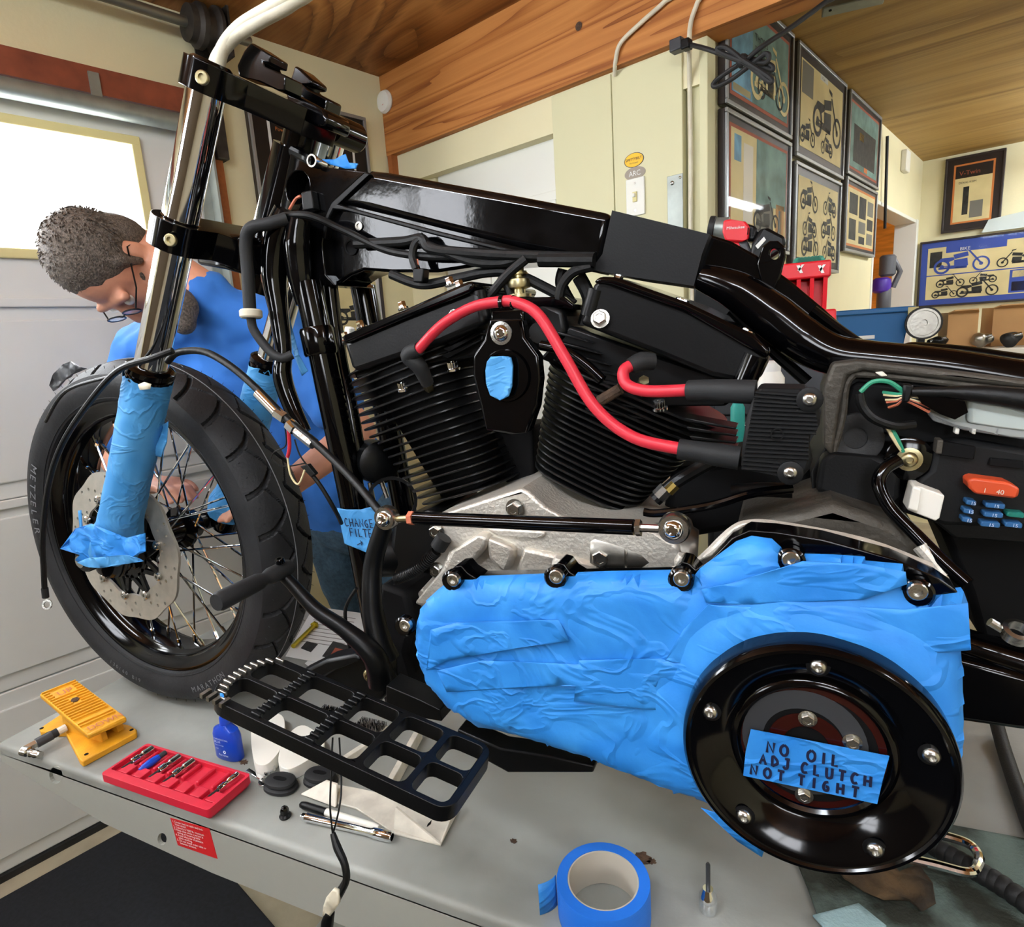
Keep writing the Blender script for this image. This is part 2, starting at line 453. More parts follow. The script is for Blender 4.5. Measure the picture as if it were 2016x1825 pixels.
def text(name, body, origin, right, up, size, material, parent=None, depth=.0005, align='LEFT'):
    key = (body, align)
    if key not in TEXT_CACHE:
        cu = bpy.data.curves.new('lettering', 'FONT'); cu.body = body; cu.align_x = align; cu.size = 1; cu.resolution_u = 3
        ob = bpy.data.objects.new('lettering', cu)
        me = bpy.data.meshes.new_from_object(ob)
        TEXT_CACHE[key] = ([v.co.copy() for v in me.vertices], [tuple(p.vertices) for p in me.polygons])
        bpy.data.objects.remove(ob); bpy.data.curves.remove(cu); bpy.data.meshes.remove(me)
    vs, fs = TEXT_CACHE[key]
    right = Vector(right).normalized(); up = Vector(up).normalized(); nn = right.cross(up); origin = Vector(origin)
    mb = MB().add([origin + right * v.x * size + up * v.y * size + nn * depth for v in vs], fs)
    me = bpy.data.meshes.new(name); me.from_pydata(mb.v, [], mb.f); me.update(); me.materials.append(M[material])
    o = bpy.data.objects.new(name, me); COL.objects.link(o)
    if parent is not None: adopt(o, parent)
    return o
# ================================================================ the garage
U0, V0, UP, VP, VB = -2.12, 1.706, -0.786, 1.73, 4.841
UR, VC = 3.0, -2.6
ZC, ZC2, ZB = 2.44, 2.32, 2.150
def wbox(mb, u0, u1, v0, v1, z0, z1):
    return mb.hexa([W(u0, v0, z0), W(u1, v0, z0), W(u1, v1, z0), W(u0, v1, z0), W(u0, v0, z1), W(u1, v0, z1), W(u1, v1, z1), W(u0, v1, z1)])
def room(name, material, *boxes, parent=None, label=None, bevel=0., kind='structure'):
    mb = MB()
    for b in boxes: wbox(mb, *b)
    o = mb.build(name, material, parent, smooth=0, bevel=bevel)
    if parent is None:
        if kind: o['kind'] = kind
        if label: o['label'] = label
    return o
room('floor', 'concrete', (U0 - .3, UR + .2, VC - .2, VB + 2.2, -.1, 0), label='bare concrete garage floor')
room('ceiling', 'ply_dark', (U0 - .2, UR + .2, VC - .2, V0 + .05, ZC, ZC + .05), label='brown grained plywood ceiling by the garage door')
room('ceiling_rear', 'ply_olive', (UP - .9, UR + .2, V0 + .09, VB + 2.2, ZC2, ZC2 + .05), label='olive brown plywood ceiling above the framed posters')
# beam and its knot
bm_ = room('trim_1', 'beam_wood', (U0, UR, V0 - .0, V0 + .10, ZB, ZC), label='heavy knotty timber beam under the ceiling')
kp = pV(1140, 52, V0)
MB().lathe([(.0, -.001), (.007, -.0015), (.012, .002)], kp, -RA, 16).build('knot', 'rust', bm_)
# wall with the garage door
DV0, DV1, DZ = -1.75, .955, 2.125
room('wall_left', 'wall_cream', (U0 - .12, U0, VC, V0 + .1, DZ + .09, ZC), (U0 - .12, U0, DV1, V0 + .1, 0, DZ + .09), (U0 - .12, U0, VC, DV0, 0, DZ + .09), label='cream wall around the garage door')
room('trim_2', 'rust_brown', (U0 - .02, U0 + .035, DV0 - .2, DV1 + .05, DZ + .015, DZ + .085), label='reddish brown header board above the garage door')
room('trim_3', 'jamb_wood', (U0 - .02, U0 + .03, DV1 + .015, DV1 + .06, 0, DZ + .01), label='orange brown wooden jamb beside the garage door')
# sectional garage door
gd = thing('door_1', 'pale grey sectional garage door with a row of windows', None, W(U0, .2, 0), kind='structure')
UD = U0 + .0
zs = [.02, .535, 1.06, 1.58, DZ]
WIN = [(.40 - .55 * k - .46 + .36, .40 - .55 * k + .36) for k in range(4)]
for i in range(4):
    a, b = zs[i] + .0015, zs[i + 1] - .0015
    mb = MB()
    if i < 3:
        wbox(mb, UD - .05, UD, DV0, DV1, a, b)
        wbox(mb, UD, UD + .008, DV0 + .01, DV1 - .01, a + .045, b - .045)
    else:
        z0, z1 = 1.715, 2.032
        wbox(mb, UD - .05, UD, DV0, DV1, a, z0); wbox(mb, UD - .05, UD, DV0, DV1, z1, b)
        es = [DV0] + [x for w in reversed(WIN) for x in w] + [DV1]
        for k in range(0, len(es), 2): wbox(mb, UD - .05, UD, es[k], es[k + 1], z0, z1)
    mb.build('door_panel', 'door_steel', gd, bevel=.004, smooth=0)
for w0, w1 in WIN:
    z0, z1 = 1.715, 2.032
    mb = MB(); t = .022
    for bx_ in ((w0 - t, w1 + t, z1 - .004, z1 + t), (w0 - t, w1 + t, z0 - t, z0 + .004), (w0 - t, w0 + .004, z0, z1), (w1 - .004, w1 + t, z0, z1)):
        wbox(mb, UD - .01, UD + .014, bx_[0], bx_[1], bx_[2], bx_[3])
    fr = mb.build('window_frame', 'door_trim', gd, smooth=0, bevel=.003)
    p = MB(); wbox(p, UD - .04, UD - .036, w0, w1, z0, z1); p.build('window_pane', 'door_window_light', fr, smooth=0)
mb = MB(); wbox(mb, UD - .05, UD + .01, DV0, DV1, 0, .02); mb.build('bottom_seal', 'rubber', gd, smooth=0)
for z in (1.055, 1.585):
    mb = MB(); wbox(mb, UD, UD + .012, DV0 + .01, DV1 - .01, z - .018, z + .006); mb.build('panel_rail', 'door_steel', gd, bevel=.003, smooth=0)
# strut along the door top, track, torsion tube
mb = MB(); mb.tube([W(U0 + .045, DV0, 2.105), W(U0 + .045, DV1 - .02, 2.105)], .026, 12)
tag(mb.build('door_strut', 'galv', None), 'galvanised metal strut along the top of the garage door', 'strut')
t = thing('torsion_shaft', 'steel torsion tube with cable drum above the garage door', 'door hardware', W(U0 + .09, .9, 2.35))
MB().cyl(W(U0 + .09, DV0, 2.375), W(U0 + .09, 1.13, 2.375), .0145).build('shaft', 'pipe_steel', t)
MB().lathe([(.02, -.05), (.05, -.048), (.052, -.03), (.062, -.02), (.062, -.005), (.05, 0), (.05, .02), (.066, .03), (.066, .04), (.02, .045)], W(U0 + .09, .985, 2.375), RA, 24).build('cable_drum', 'iron', t)
mb = MB(); wbox(mb, U0, U0 + .13, 1.045, 1.052, 2.30, 2.44); wbox(mb, U0, U0 + .006, .99, 1.06, 2.27, 2.44); mb.build('bearing_plate', 'iron', t, smooth=0)
mb = MB(); wbox(mb, U0 + .035, U0 + .09, .955, .962, .05, 2.26); wbox(mb, U0 + .035, U0 + .042, .925, .962, .05, 2.26)
tag(mb.build('door_track', 'galv', None, smooth=0), 'vertical galvanised track at the side of the garage door', 'door track')
mb = MB(); wbox(mb, U0 + .0, U0 + .05, .992, 1.03, 2.02, 2.265)
tag(mb.build('track_bracket', 'iron', None, smooth=0, bevel=.003), 'dark rusty angle iron under the cable drum', 'bracket')
# small bracket on the header
c = pU(187, 170, U0 + .036); a = uv(c)
mb = MB(); wbox(mb, U0 + .035, U0 + .042, a[1] - .013, a[1] + .013, a[2] - .03, a[2] + .035)
tag(mb.build('hanger_strap', 'galv', None, smooth=0), 'short perforated metal strap nailed on the reddish header board', 'strap')
# far wall with the white door
room('wall_far', 'wall_cream', (U0, UP, V0 + .10, V0 + .16, 2.04, ZC), (U0, U0 + .20, V0 + .07, V0 + .16, 0, 2.09), (UP - .5, UP, V0 + .07, V0 + .16, 0, 2.15),
     (U0, UP, V0 + .03, V0 + .11, 2.04, 2.15), label='cream wall around the white door')
d2 = thing('door_2', 'white panelled interior door under the beam', None, W(-1.5, V0 + .08, 0), kind='structure')
mb = MB(); wbox(mb, U0 + .21, UP - .42, V0 + .075, V0 + .11, .01, 2.045); mb.build('door_leaf', 'door_white', d2, smooth=0)
for u0_, u1_ in ((-1.86, -1.62), (-1.54, -1.30)):
    for z0, z1 in ((.2, .9), (1.05, 1.88)):
        mb = MB(); wbox(mb, u0_, u1_, V0 + .066, V0 + .076, z0, z1); wbox(mb, u0_ + .03, u1_ - .03, V0 + .060, V0 + .067, z0 + .03, z1 - .03)
        mb.build('door_panel', 'door_white', d2, smooth=0, bevel=.004)
room('trim_4', 'jamb_wood', (U0 + .005, U0 + .03, V0 + .0, V0 + .03, 2.05, ZB), label='narrow wooden post in the wall corner')
# cream storage wall under the beam
pl = uv(pV(1090, 300, VP))[0]; pm = uv(pV(1207, 300, VP))[0]; pr2 = uv(pV(1344, 300, VP))[0]
w5 = room('wall_panel', 'panel_cream', (pl, pm - .0015, VP, VP + .05, 0, ZB - .004), (pm + .0015, pr2, VP, VP + .05, 0, ZB - .004), label='cream plywood panel wall below the beam', bevel=.002)
room('trim_5', 'panel_cream', (pr2 + .004, UP - .02, VP + .02, VP + .06, 0, ZB - .01), (UP - .02, UP + .004, VP + .0, VP + .05, 0, ZB - .004), label='cream corner post beside the framed posters', bevel=.002)
room('wall_poster', 'wall_cream', (UP - .10, UP, VP + .05, 3.66, 0, ZC2), (UP - .10, UP, 3.66, 4.75, 1.965, ZC2), (UP - .10, UP, 4.75, VB, 0, ZC2), label='cream wall hung with framed posters')
room('wall_back', 'wall_cream', (UP - .1, UR + .1, VB, VB + .1, 0, ZC2), label='cream back wall of the workshop')
room('wall_right', 'wall_cream', (UR, UR + .1, VC, VB, 0, ZC), label='cream side wall of the workshop')
# camera-side wall; first window read off a reflection, second unseen and added for light
gaps = [(-1.80, -1.05), (1.2, 2.5)]
bx_ = [(U0, UR, VC - .1, VC, 0, 1.7), (U0, UR, VC - .1, VC, 2.38, ZC)]
e = [U0] + [x for g in gaps for x in g] + [UR]
for k in range(0, len(e), 2): bx_.append((e[k], e[k + 1], VC - .1, VC, 1.7, 2.38))
room('wall_camera', 'peg_brown', *bx_, label='brown board wall with two unseen high windows')
for k, (a, b) in enumerate(gaps):
    wn = room('window_%d' % (k + 1), 'door_white', (a, b, VC - .06, VC + .01, 1.7, 1.73), (a, b, VC - .06, VC + .01, 2.35, 2.38), (a, a + .03, VC - .06, VC + .01, 1.73, 2.35), (b - .03, b, VC - .06, VC + .01, 1.73, 2.35), ((a + b) / 2 - .015, (a + b) / 2 + .015, VC - .06, VC + .01, 1.73, 2.35), label='unseen white framed window behind the camera')
    for s in (0, 1):
        m0 = a + .03 if s == 0 else (a + b) / 2 + .015; m1 = (a + b) / 2 - .015 if s == 0 else b - .03
        p = MB(); wbox(p, m0, m1, VC - .045, VC - .04, 1.73, 2.35); p.build('window_pane', 'window_light', wn, smooth=0)
# doorway behind the posters
dw = thing('door_3', 'open white-framed doorway in the poster wall', None, W(UP, 4.3, 0), kind='structure')
for bx_ in ((UP - .11, UP + .012, 4.70, 4.75, 0, 1.965), (UP - .11, UP + .004, 3.64, 3.67, 0, 1.965), (UP - .11, UP + .004, 3.66, 4.75, 1.945, 1.965)):
    mb = MB(); wbox(mb, *bx_); mb.build('door_jamb', 'door_white', dw, smooth=0, bevel=.003)
room('wall_annex', 'ply_orange', (UP - .9, UP - .86, 3.3, 6.0, 0, ZC2), (UP - .9, UP - .1, 6.0, 6.05, 0, ZC2), (UP - .9, UP - .1, 3.25, 3.3, 0, ZC2), label='orange plywood wall seen through the open doorway')
# lamps: back-wall fixture mirrored in poster glass, others unseen and added as fill
def shop_light(u, v, z, du, label, group=None):
    t = thing('tube_light_fixture', label, 'ceiling light', W(u, v, z), group=group)
    L = .6
    a, b = (RB, RA) if du else (RA, RB)
    c = W(u, v, z)
    rot = Matrix((a, b, Vector((0, 0, 1)))).transposed()
    MB().box(c + Vector((0, 0, .045)), (1.25, .055, .05), rot).build('housing', 'lamp_white', t, smooth=0, bevel=.004)
    for s in (-1, 1):
        MB().cyl(c - a * L + b * .035 * s, c + a * L + b * .035 * s, .013, n=10).build('tube', 'tube_light', t)
    for s in (-1, 1):
        MB().box(c + a * (L + .01) * s + Vector((0, 0, .01)), (.02, .12, .05), rot).build('end_cap', 'lamp_white', t, smooth=0)
        zc_ = ZC if v < V0 else ZC2
        MB().cyl(c + a * .45 * s + Vector((0, 0, .06)), Vector(((c + a * .45 * s).x, (c + a * .45 * s).y, zc_)), .003, n=6).build('hanger_rod', 'steel', t)
    return t
shop_light(.35, -.55, 2.26, True, 'unseen fill fixture with twin tubes added above the motorcycle lift')  # unseen, added as overhead fill on the camera side
shop_light(1.7, .75, 2.26, True, 'unseen fill fixture with twin tubes added above the right side of the garage')  # unseen, added as fill from the right
shop_light(.25, 4.10, 2.20, False, 'twin fluorescent tube fixture hung near the back wall')
shop_light(-.95, -.42, 2.28, True, 'unseen fill fixture with twin tubes added above the garage door end')  # unseen, added to brighten the garage door wall
shop_light(1.2, 2.9, 2.20, True, 'unseen fill fixture with twin tubes added above the workbench')  # unseen, added to brighten the rear of the room
# ================================================================ the motorcycle: front end
DECK = .72
moto = thing('motorcycle', 'partly dismantled black V-twin motorcycle masked with blue tape on the lift', 'motorcycle', (-.4, .80, DECK))
YC = .80
FA = Vector((.49, 0, .872)).normalized()           # fork axis, upwards
FF = Vector((-FA.z, 0, FA.x))                       # forwards, square to the fork
FT = Vector((-.704, 0, 1.764))                      # a point of the fork axis
YD = Vector((0, 1, 0))
def fk(f, y, a): return FT + FF * f + FA * a + YD * y   # fork coordinates
def fa_at_z(z): return (z - FT.z) / FA.z
WC = Vector((-1.13, YC, 1.065))
# ---- front wheel
wheel = sub_empty('front_wheel', moto, WC)
def wp(phi, r, y): return WC + Vector((math.cos(phi) * r, y, math.sin(phi) * r))
# tyre with cut tread grooves
TR = .345
prof = [(-.046, .268), (-.055, .272), (-.061, .284), (-.065, .298), (-.0655, .308)]
for i in range(61):
    a = -1 + 2 * i / 60
    prof.append((a * .0625, .3195 + (TR - .3195) * (1 - abs(a) ** 2.4)))
prof += [(.0655, .308), (.065, .298), (.061, .284), (.055, .272), (.046, .268)]
NT = 1200
vs = []; fs = []
K = len(prof)
for i in range(NT):
    th = 2 * PI * i / NT
    for y, r in prof:
        s = abs(y) / .0625
        if r > .312:
            side = 0 if y < 0 else .5
            ph = (th * 28 / (2 * PI) + s * .62 + .18 * math.sin(s * 3.0) + side) % 1
            ph2 = (th * 28 / (2 * PI) - s * 1.5 + side + .3) % 1
            d = 0
            if s > .10 and s < .94 and ph < .15: d = .0085 * min(1, ph / .025, (.15 - ph) / .025)
            if .12 < s < .52 and ph2 < .09: d = max(d, .0070 * min(1, ph2 / .02, (.09 - ph2) / .02))
            r -= d
        vs.append(wp(th, r, y))
for i in range(NT):
    for j in range(K - 1):
        a = i * K + j; b = ((i + 1) % NT) * K + j
        fs.append((a, a + 1, b + 1, b))
tire = MB().add(vs, fs).build('tire', 'tire_rubber', wheel, smooth=28)
# moulding line on the crown and rubber nibs
MB().tube([wp(2 * PI * i / 120, TR + .0004, -.006) for i in range(120)], .0009, 5, closed=True).build('moulding_line', 'tire_print', tire)
mb = MB()
for i in range(150):
    ph = 2 * PI * i / 150; yy = (-.05, .05)[i % 2]
    p = wp(ph, .3265, yy); mb.cyl(p, p + (wp(ph, .345, yy * 1.05) - p).normalized() * .008, .0005, n=4)
nb = mb.build('rubber_nibs', 'tire_rubber', tire); nb['kind'] = 'stuff'
def arc_text(body, phi0, r, size, adv, name):
    ph = phi0
    for ch in body:
        if ch != ' ':
            c = wp(ph, r, -.0662)
            rt = Vector((-math.sin(ph), 0, math.cos(ph)))      # counter-clockwise, tops to the hub
            text(name, ch, c + Vector((0, .0, 0)), rt, Vector((-math.cos(ph), 0, -math.sin(ph))), size, 'tire_print', tire, depth=.0008)
        ph += adv * size / r * (1.2 if ch in 'MW' else 1.0)
arc_text('METZELER', math.radians(150), .3025, .025, .80, 'sidewall_letter')
arc_text('MARATHON', math.radians(-72), .308, .016, .85, 'sidewall_letter')
arc_text('130/60 B19', math.radians(-118), .304, .012, .8, 'sidewall_letter')
for rr in (.2765,):
    MB().tube([wp(2 * PI * i / 90, rr, -.0632 if rr > .28 else -.0575) for i in range(90)], .0012, 5, closed=True).build('sidewall_rib', 'tire_rubber', tire)
# rim
rp = [(.272, -.050), (.276, -.047), (.272, -.043), (.262, -.042), (.258, -.034), (.252, -.031), (.249, -.020), (.243, -.017), (.241, -.006), (.241, .006), (.243, .017), (.249, .020), (.252, .031), (.258, .034), (.262, .042), (.272, .043), (.276, .047), (.272, .050),
      (.262, .049), (.254, .040), (.247, .037), (.244, .025), (.237, .021), (.235, .008), (.235, -.008), (.237, -.021), (.244, -.025), (.247, -.037), (.254, -.040), (.262, -.049), (.272, -.050)]
MB().lathe(rp, WC, YD, 120, cap=False).build('rim', 'gloss_black', wheel, smooth=50)
# hub, axle, spokes
hub = MB().lathe([(.012, -.072), (.030, -.07), (.030, -.048), (.043, -.044), (.043, -.036), (.028, -.03), (.026, 0), (.028, .03), (.043, .036), (.043, .044), (.03, .048), (.03, .07), (.012, .072)], WC, YD, 32).build('hub', 'gloss_black', wheel)
MB().cyl(WC - YD * .165, WC + YD * .165, .011).build('axle', 'steel', wheel)
for i in range(20):
    for sd in (-1, 1):
        for cr in (-1, 1):
            if (i % 2 == 0) != (cr == 1): continue
            ph = 2 * PI * i / 20 + (.08 if sd > 0 else 0)
            a = wp(ph, .040, .040 * sd); b = wp(ph + cr * .62, .236, .010 * sd)
            d = (b - a)
            sp = MB().cyl(a, b, .0021, n=7).build('spoke', 'chrome', wheel)
            MB().cyl(a + d * .93, b + d * .01, .0037, n=8).build('nipple', 'chrome', wheel)
# brake disc (wave rotor) and its black carrier
DY = -.082
def wave(r, amp, k, n=200, ph0=0.): return [(math.cos(2 * PI * i / n) * (r + amp * math.cos(k * 2 * PI * i / n + ph0)), math.sin(2 * PI * i / n) * (r + amp * math.cos(k * 2 * PI * i / n + ph0))) for i in range(n)]
def disc_plate(loops, y0, th): return MB().plate([[WC + Vector((x, y0, z)) for x, z in l] for l in loops], (0, th, 0))
holes = []
for k in range(10):
    for j, (rr, da) in enumerate(((.106, 0), (.117, .12), (.128, .24), (.135, .40), (.112, .36))):
        a = 2 * PI * k / 10 + da
        holes.append([(math.cos(a) * rr + math.cos(q * PI / 4) * .0032, math.sin(a) * rr + math.sin(q * PI / 4) * .0032) for q in range(8)])
outer = wave(.1445, .0028, 10, 160)
disc_plate([outer, wave(.097, .0025, 10, 80)] + holes, DY - .0025, .005).build('brake_disc', 'disc_steel', wheel, smooth=30)
carrier = MB()
carrier.plate([[WC + Vector((x, DY - .001, z)) for x, z in wave(.062, 0, 1, 60)], [WC + Vector((x, DY - .001, z)) for x, z in wave(.030, 0, 1, 40)]], (0, .006, 0))
for k in range(10):
    a = 2 * PI * k / 10; d = Vector((math.cos(a), 0, math.sin(a))); s = Vector((-math.sin(a), 0, math.cos(a)))
    p0 = WC + YD * (DY - .001) + d * .055; p1 = WC + YD * (DY - .001) + d * .1 + s * .012
    for q0, q1 in ((p0 + s * .012, p1), (p0 - s * .014, p1)):
        t = (q1 - q0).normalized().cross(YD) * .0045
        carrier.plate([[q0 - t, q1 - t, q1 + t, q0 + t]], (0, .006, 0))
carrier.build('disc_carrier', 'satin_black', wheel, bevel=.0008)
for k in range(10):
    a = 2 * PI * k / 10 + .12
    MB().lathe([(.0085, 0), (.0085, .004), (.006, .006), (.003, .006), (.003, .003), (0, .003)], WC + Vector((math.cos(a) * .099, DY - .003, math.sin(a) * .099)), -YD, 14).build('disc_button', 'steel', wheel)
for k in range(5):
    a = 2 * PI * k / 5 + .4
    bolt('disc_bolt', WC + Vector((math.cos(a) * .042, DY - .002, math.sin(a) * .042)), -YD, .0075, 'steel' if k % 2 else 'gloss_black', wheel, 'hex', .006)
# ---- fork legs
fork = sub_empty('front_fork', moto, (FT.x, YC, 1.4))
zt = lambda z: fa_at_z(z)
for sd, y in ((-1, .675), (1, .925)):
    MB().cyl(fk(0, y, zt(1.395)), fk(0, y, .0), .0245, n=36).build('fork_tube', 'chrome', fork)
    MB().lathe([(.031, 0), (.034, .002), (.034, .010), (.032, .012), (.0355, .014), (.0355, .022), (.030, .026), (.0255, .027)], fk(0, y, zt(1.372)), FA, 30).build('dust_seal', 'gloss_black', fork)
    # taped slider
    mb = MB(); n = 40; rows = 46; vs = []; fs = []
    a0, a1 = zt(1.072), zt(1.378)
    for i in range(rows):
        t = i / (rows - 1); a = a0 + (a1 - a0) * t
        for j in range(n):
            an = 2 * PI * j / n
            r = .0335 + .0018 * noise.noise(Vector((an * 1.2, t * 5, y * 9))) + .0022 * abs(noise.noise(Vector((math.cos(an) * 3, math.sin(an) * 3, t * 16))))
            r += .0065 * math.exp(-((t - .06) / .10) ** 2) * (1 + .8 * noise.noise(Vector((math.cos(an) * 3, math.sin(an) * 3, t * 9 + y))))
            if i == rows - 1: r += .001
            top = .010 * noise.noise(Vector((math.cos(an) * 5, math.sin(an) * 5, y * 3))) if i >= rows - 2 else 0
            vs.append(fk(math.cos(an) * r, y + math.sin(an) * r, a + top))
    for i in range(rows - 1):
        for j in range(n):
            j2 = (j + 1) % n; fs.append((i * n + j, i * n + j2, (i + 1) * n + j2, (i + 1) * n + j))
    fs.append(tuple(range(n)))
    mb.add(vs, fs); mb.build('taped_slider', 'pale_tape', fork, smooth=60)
    MB().lathe([(.0, -.040), (.018, -.040), (.026, -.034), (.030, -.02), (.031, .03)], fk(-.004, y, a0), FA, 28).build('slider_foot', 'gloss_black', fork)
    MB().lathe([(.020, -.034), (.022, -.03), (.022, .03), (.020, .034)], Vector((WC.x, y, WC.z)), YD, 22).build('axle_clamp', 'gloss_black', fork)
# crumpled tape ends at the foot of the near leg
def crumple(name, px, y, amp, material, parent, th=.0012, seed=0, step=.006, bulge=0.):
    """a sheet of tape cut to an outline and creased; each point keeps its outline, depth wanders"""
    out = [pY(a, b, y) for a, b in px]
    P2 = [Vector((p.x, p.z)) for p in out]; n = len(P2)
    xs = [p.x for p in P2]; zs_ = [p.y for p in P2]
    pts = list(P2); edges = [(i, (i + 1) % n) for i in range(n)]
    x = min(xs)
    random.seed(seed)
    while x < max(xs):
        z = min(zs_)
        while z < max(zs_):
            q = Vector((x + random.uniform(-.3, .3) * step, z + random.uniform(-.3, .3) * step))
            pts.append(q); z += step
        x += step
    v2, e2, f2, _, _, _ = delaunay_2d_cdt(pts, edges, [list(range(n))], 1, 1e-6)
    def d_edge(q):
        return min(((P2[i] + (P2[(i + 1) % n] - P2[i]) * max(0, min(1, (q - P2[i]).dot(P2[(i + 1) % n] - P2[i]) / max(1e-12, (P2[(i + 1) % n] - P2[i]).length_squared)))) - q).length for i in range(n))
    vs = []
    for q in v2:
        w = noise.noise(Vector((q.x * 38, q.y * 38, seed * 3.1))); w2 = abs(noise.noise(Vector((q.x * 80, q.y * 80, seed * 7.7))))
        b = 0
        if bulge:
            dd = min(1, d_edge(q) / .022); b = bulge * math.sqrt(max(0, 1 - (1 - dd) ** 2))
        vs.append((q.x, y - amp * (w + .5 * w2) - b, q.y))
    return MB().add(vs, f2).build(name, material, parent, smooth=50, solid=th)
crumple('tape_flap', [(120, 1080), (150, 1040), (185, 1030), (240, 1062), (290, 1048), (288, 1085), (240, 1105), (190, 1118), (150, 1105), (165, 1090)], .636, .012, 'blue_tape', fork, seed=3)
crumple('tape_flap', [(150, 1108), (175, 1098), (250, 1092), (285, 1104), (250, 1110), (200, 1118), (178, 1116)], .629, .006, 'pale_tape', fork, seed=4)
crumple('tape_flap', [(155, 1005), (161, 1004), (164, 1040), (158, 1042)], .64, .002, 'pale_tape', fork, seed=5)
crumple('tape_flap', [(300, 850), (330, 830), (330, 870), (318, 900), (298, 895)], .690, .006, 'pale_tape', fork, seed=6)
crumple('tape_flap', [(272, 757), (285, 752), (298, 756), (296, 766), (276, 768)], .640, .002, 'ivory', fork, seed=8)
# ---- clamps
def clamp_outline(rn, wid, stem):
    o = []
    for i in range(13):
        a = -PI / 2 + PI * i / 12     # far end cap (y positive) ...
        o.append((math.sin(a) * rn * -1, .125 + math.cos(a) * rn))
    # back side towards the stem, far -> near
    o = []
    for i in range(15):
        a = PI * i / 14
        o.append((math.cos(a) * rn, .125 + math.sin(a) * rn))
    o += [(-rn * .95, .09), (stem - .03, .035), (stem - .03, -.035), (-rn * .95, -.09)]
    for i in range(15):
        a = PI + PI * i / 14
        o.append((math.cos(a) * rn, -.125 + math.sin(a) * rn))
    o += [(wid, -.085), (wid - .004, 0), (wid, .085)]
    return o
for nm, a0, th, rn in (('upper_clamp', -.022, .036, .033), ('lower_clamp', zt(1.560), .042, .037)):
    pts = [fk(f, YC + y, a0) for f, y in clamp_outline(rn, rn * .8, -.055)]
    cl = MB().plate([pts], FA * th).build(nm, 'gloss_black', fork, bevel=.010, bseg=4, smooth=50)
    for y in (.675, .925):
        p = fk(-.018, y - .030 if y < .8 else y - .03, a0 + th * .5)
        if y < .8:
            bolt('pinch_bolt', fk(-.030, .675 - .033, a0 + th * .5) , Vector((.35, -1, -.1)), .0085, 'zinc', fork, 'socket', .005)
        MB().lathe([(.026, 0), (.026, .003), (.022, .006), (.010, .006), (0, .005)], fk(0, y, a0 + th - .002), FA, 24).build('fork_cap', 'gloss_black', fork)
# lower clamp spans stem
MB().cyl(fk(-.055, YC, zt(1.53)), fk(-.055, YC, .0), .026, n=28).build('steering_stem', 'gloss_black', fork)
# handlebar risers
for i, (y0, pts) in enumerate(((.735, [(466, 130), (480, 100), (489, 88), (497, 84), (533, 108), (530, 124), (517, 121), (521, 130), (562, 148), (560, 178), (546, 178), (505, 158), (470, 150)]),
                               (.815, [(562, 180), (575, 145), (580, 128), (590, 134), (616, 158), (614, 168), (600, 168), (606, 174), (645, 194), (640, 226), (628, 226), (590, 210), (565, 196)]))):
    slab('handlebar_riser', pts, y0, y0 + .034, 'gloss_black', fork, bevel=.003)
slab('riser_block', [(562, 182), (572, 178), (640, 216), (644, 236), (638, 252), (622, 248), (570, 222)], .775, .83, 'gloss_black', fork, bevel=.004)
MB().cyl(pY(648, 250, .845), pY(648, 250, .845) + YD * .07, .022, n=26).build('clamp_boss', 'gloss_black', fork, bevel=.004)
# grease-clear sleeve behind the clamp
MB().cyl(pY(640, 252, .90), pY(622, 330, .90), .011, n=16).build('clear_sleeve', 'clear_plastic', fork)
# lower stop arm behind the near tube
slab('fork_stop', [(385, 470), (400, 455), (474, 462), (476, 540), (440, 530), (385, 520)], .73, .80, 'gloss_black', fork, bevel=.006)
# strap that holds the front end up
hs = thing('ivory_hose', 'ivory doubled hose running from the fork clamp up to the ceiling', 'hose', pY(432, 130, .72))
h_end = pY(640, -60, .74)
pts = spline([pY(424, 142, .715), pY(434, 104, .715), pY(466, 64, .718), pY(520, 30, .722), pY(580, -4, .73), h_end, h_end + Vector((.10, .02, .12)), Vector((h_end.x + .15, .78, 2.438))], 8)
for dx in (-.0075, .0075):
    MB().tube([p + Vector((dx * .8, 0, dx * .6)) for p in pts], .0090, 14).build('hose_wall', 'ivory', hs)
# ================================================================ the motorcycle: frame
frame = sub_empty('frame', moto, (-.3, YC, 1.3))
slab('neck_plate', [(572, 300), (590, 312), (612, 322), (650, 330), (722, 338), (690, 366), (654, 398), (642, 430), (634, 480), (640, 540), (660, 562), (606, 562), (566, 524), (545, 482), (552, 400)], .752, .85, 'worn_black', frame, bevel=.004,
     holes=[ell(586, 369, 23, 33, 22, .12)])
slab('neck_core', [(560, 320), (630, 330), (625, 440), (556, 440)], .79, .82, 'deep_black', frame, bevel=0)
MB().cyl(fk(-.055, YC, zt(1.575)), fk(-.055, YC, -.045), .036, n=28).build('steering_head', 'gloss_black', frame)
MB().lathe([(.0085, 0), (.0085, .006), (.0062, .006), (.0062, -.02)], pY(619, 318, .742), -YD, 20, cap=False).build('bushing', 'steel', frame)
bar('cross_tube', [(577, 298, .76), (605, 312, .752), (622, 320, .748)], .0075, 'gloss_black', frame)
slab('backbone', [(726, 334), (762, 338), (860, 356), (1000, 381), (1205, 420), (1182, 528), (1060, 498), (860, 449), (680, 402), (656, 398), (690, 366)], .758, .842, 'worn_black', frame, bevel=.012, bseg=4)
slab('weld_strip', [(652, 398), (718, 338), (728, 342), (664, 402), (680, 406), (860, 454), (1060, 503), (1180, 532), (1180, 538), (1060, 512), (860, 464), (676, 414), (656, 412), (646, 432), (640, 470), (634, 470), (638, 428)], .752, .80, 'satin_black', frame, bevel=.003)
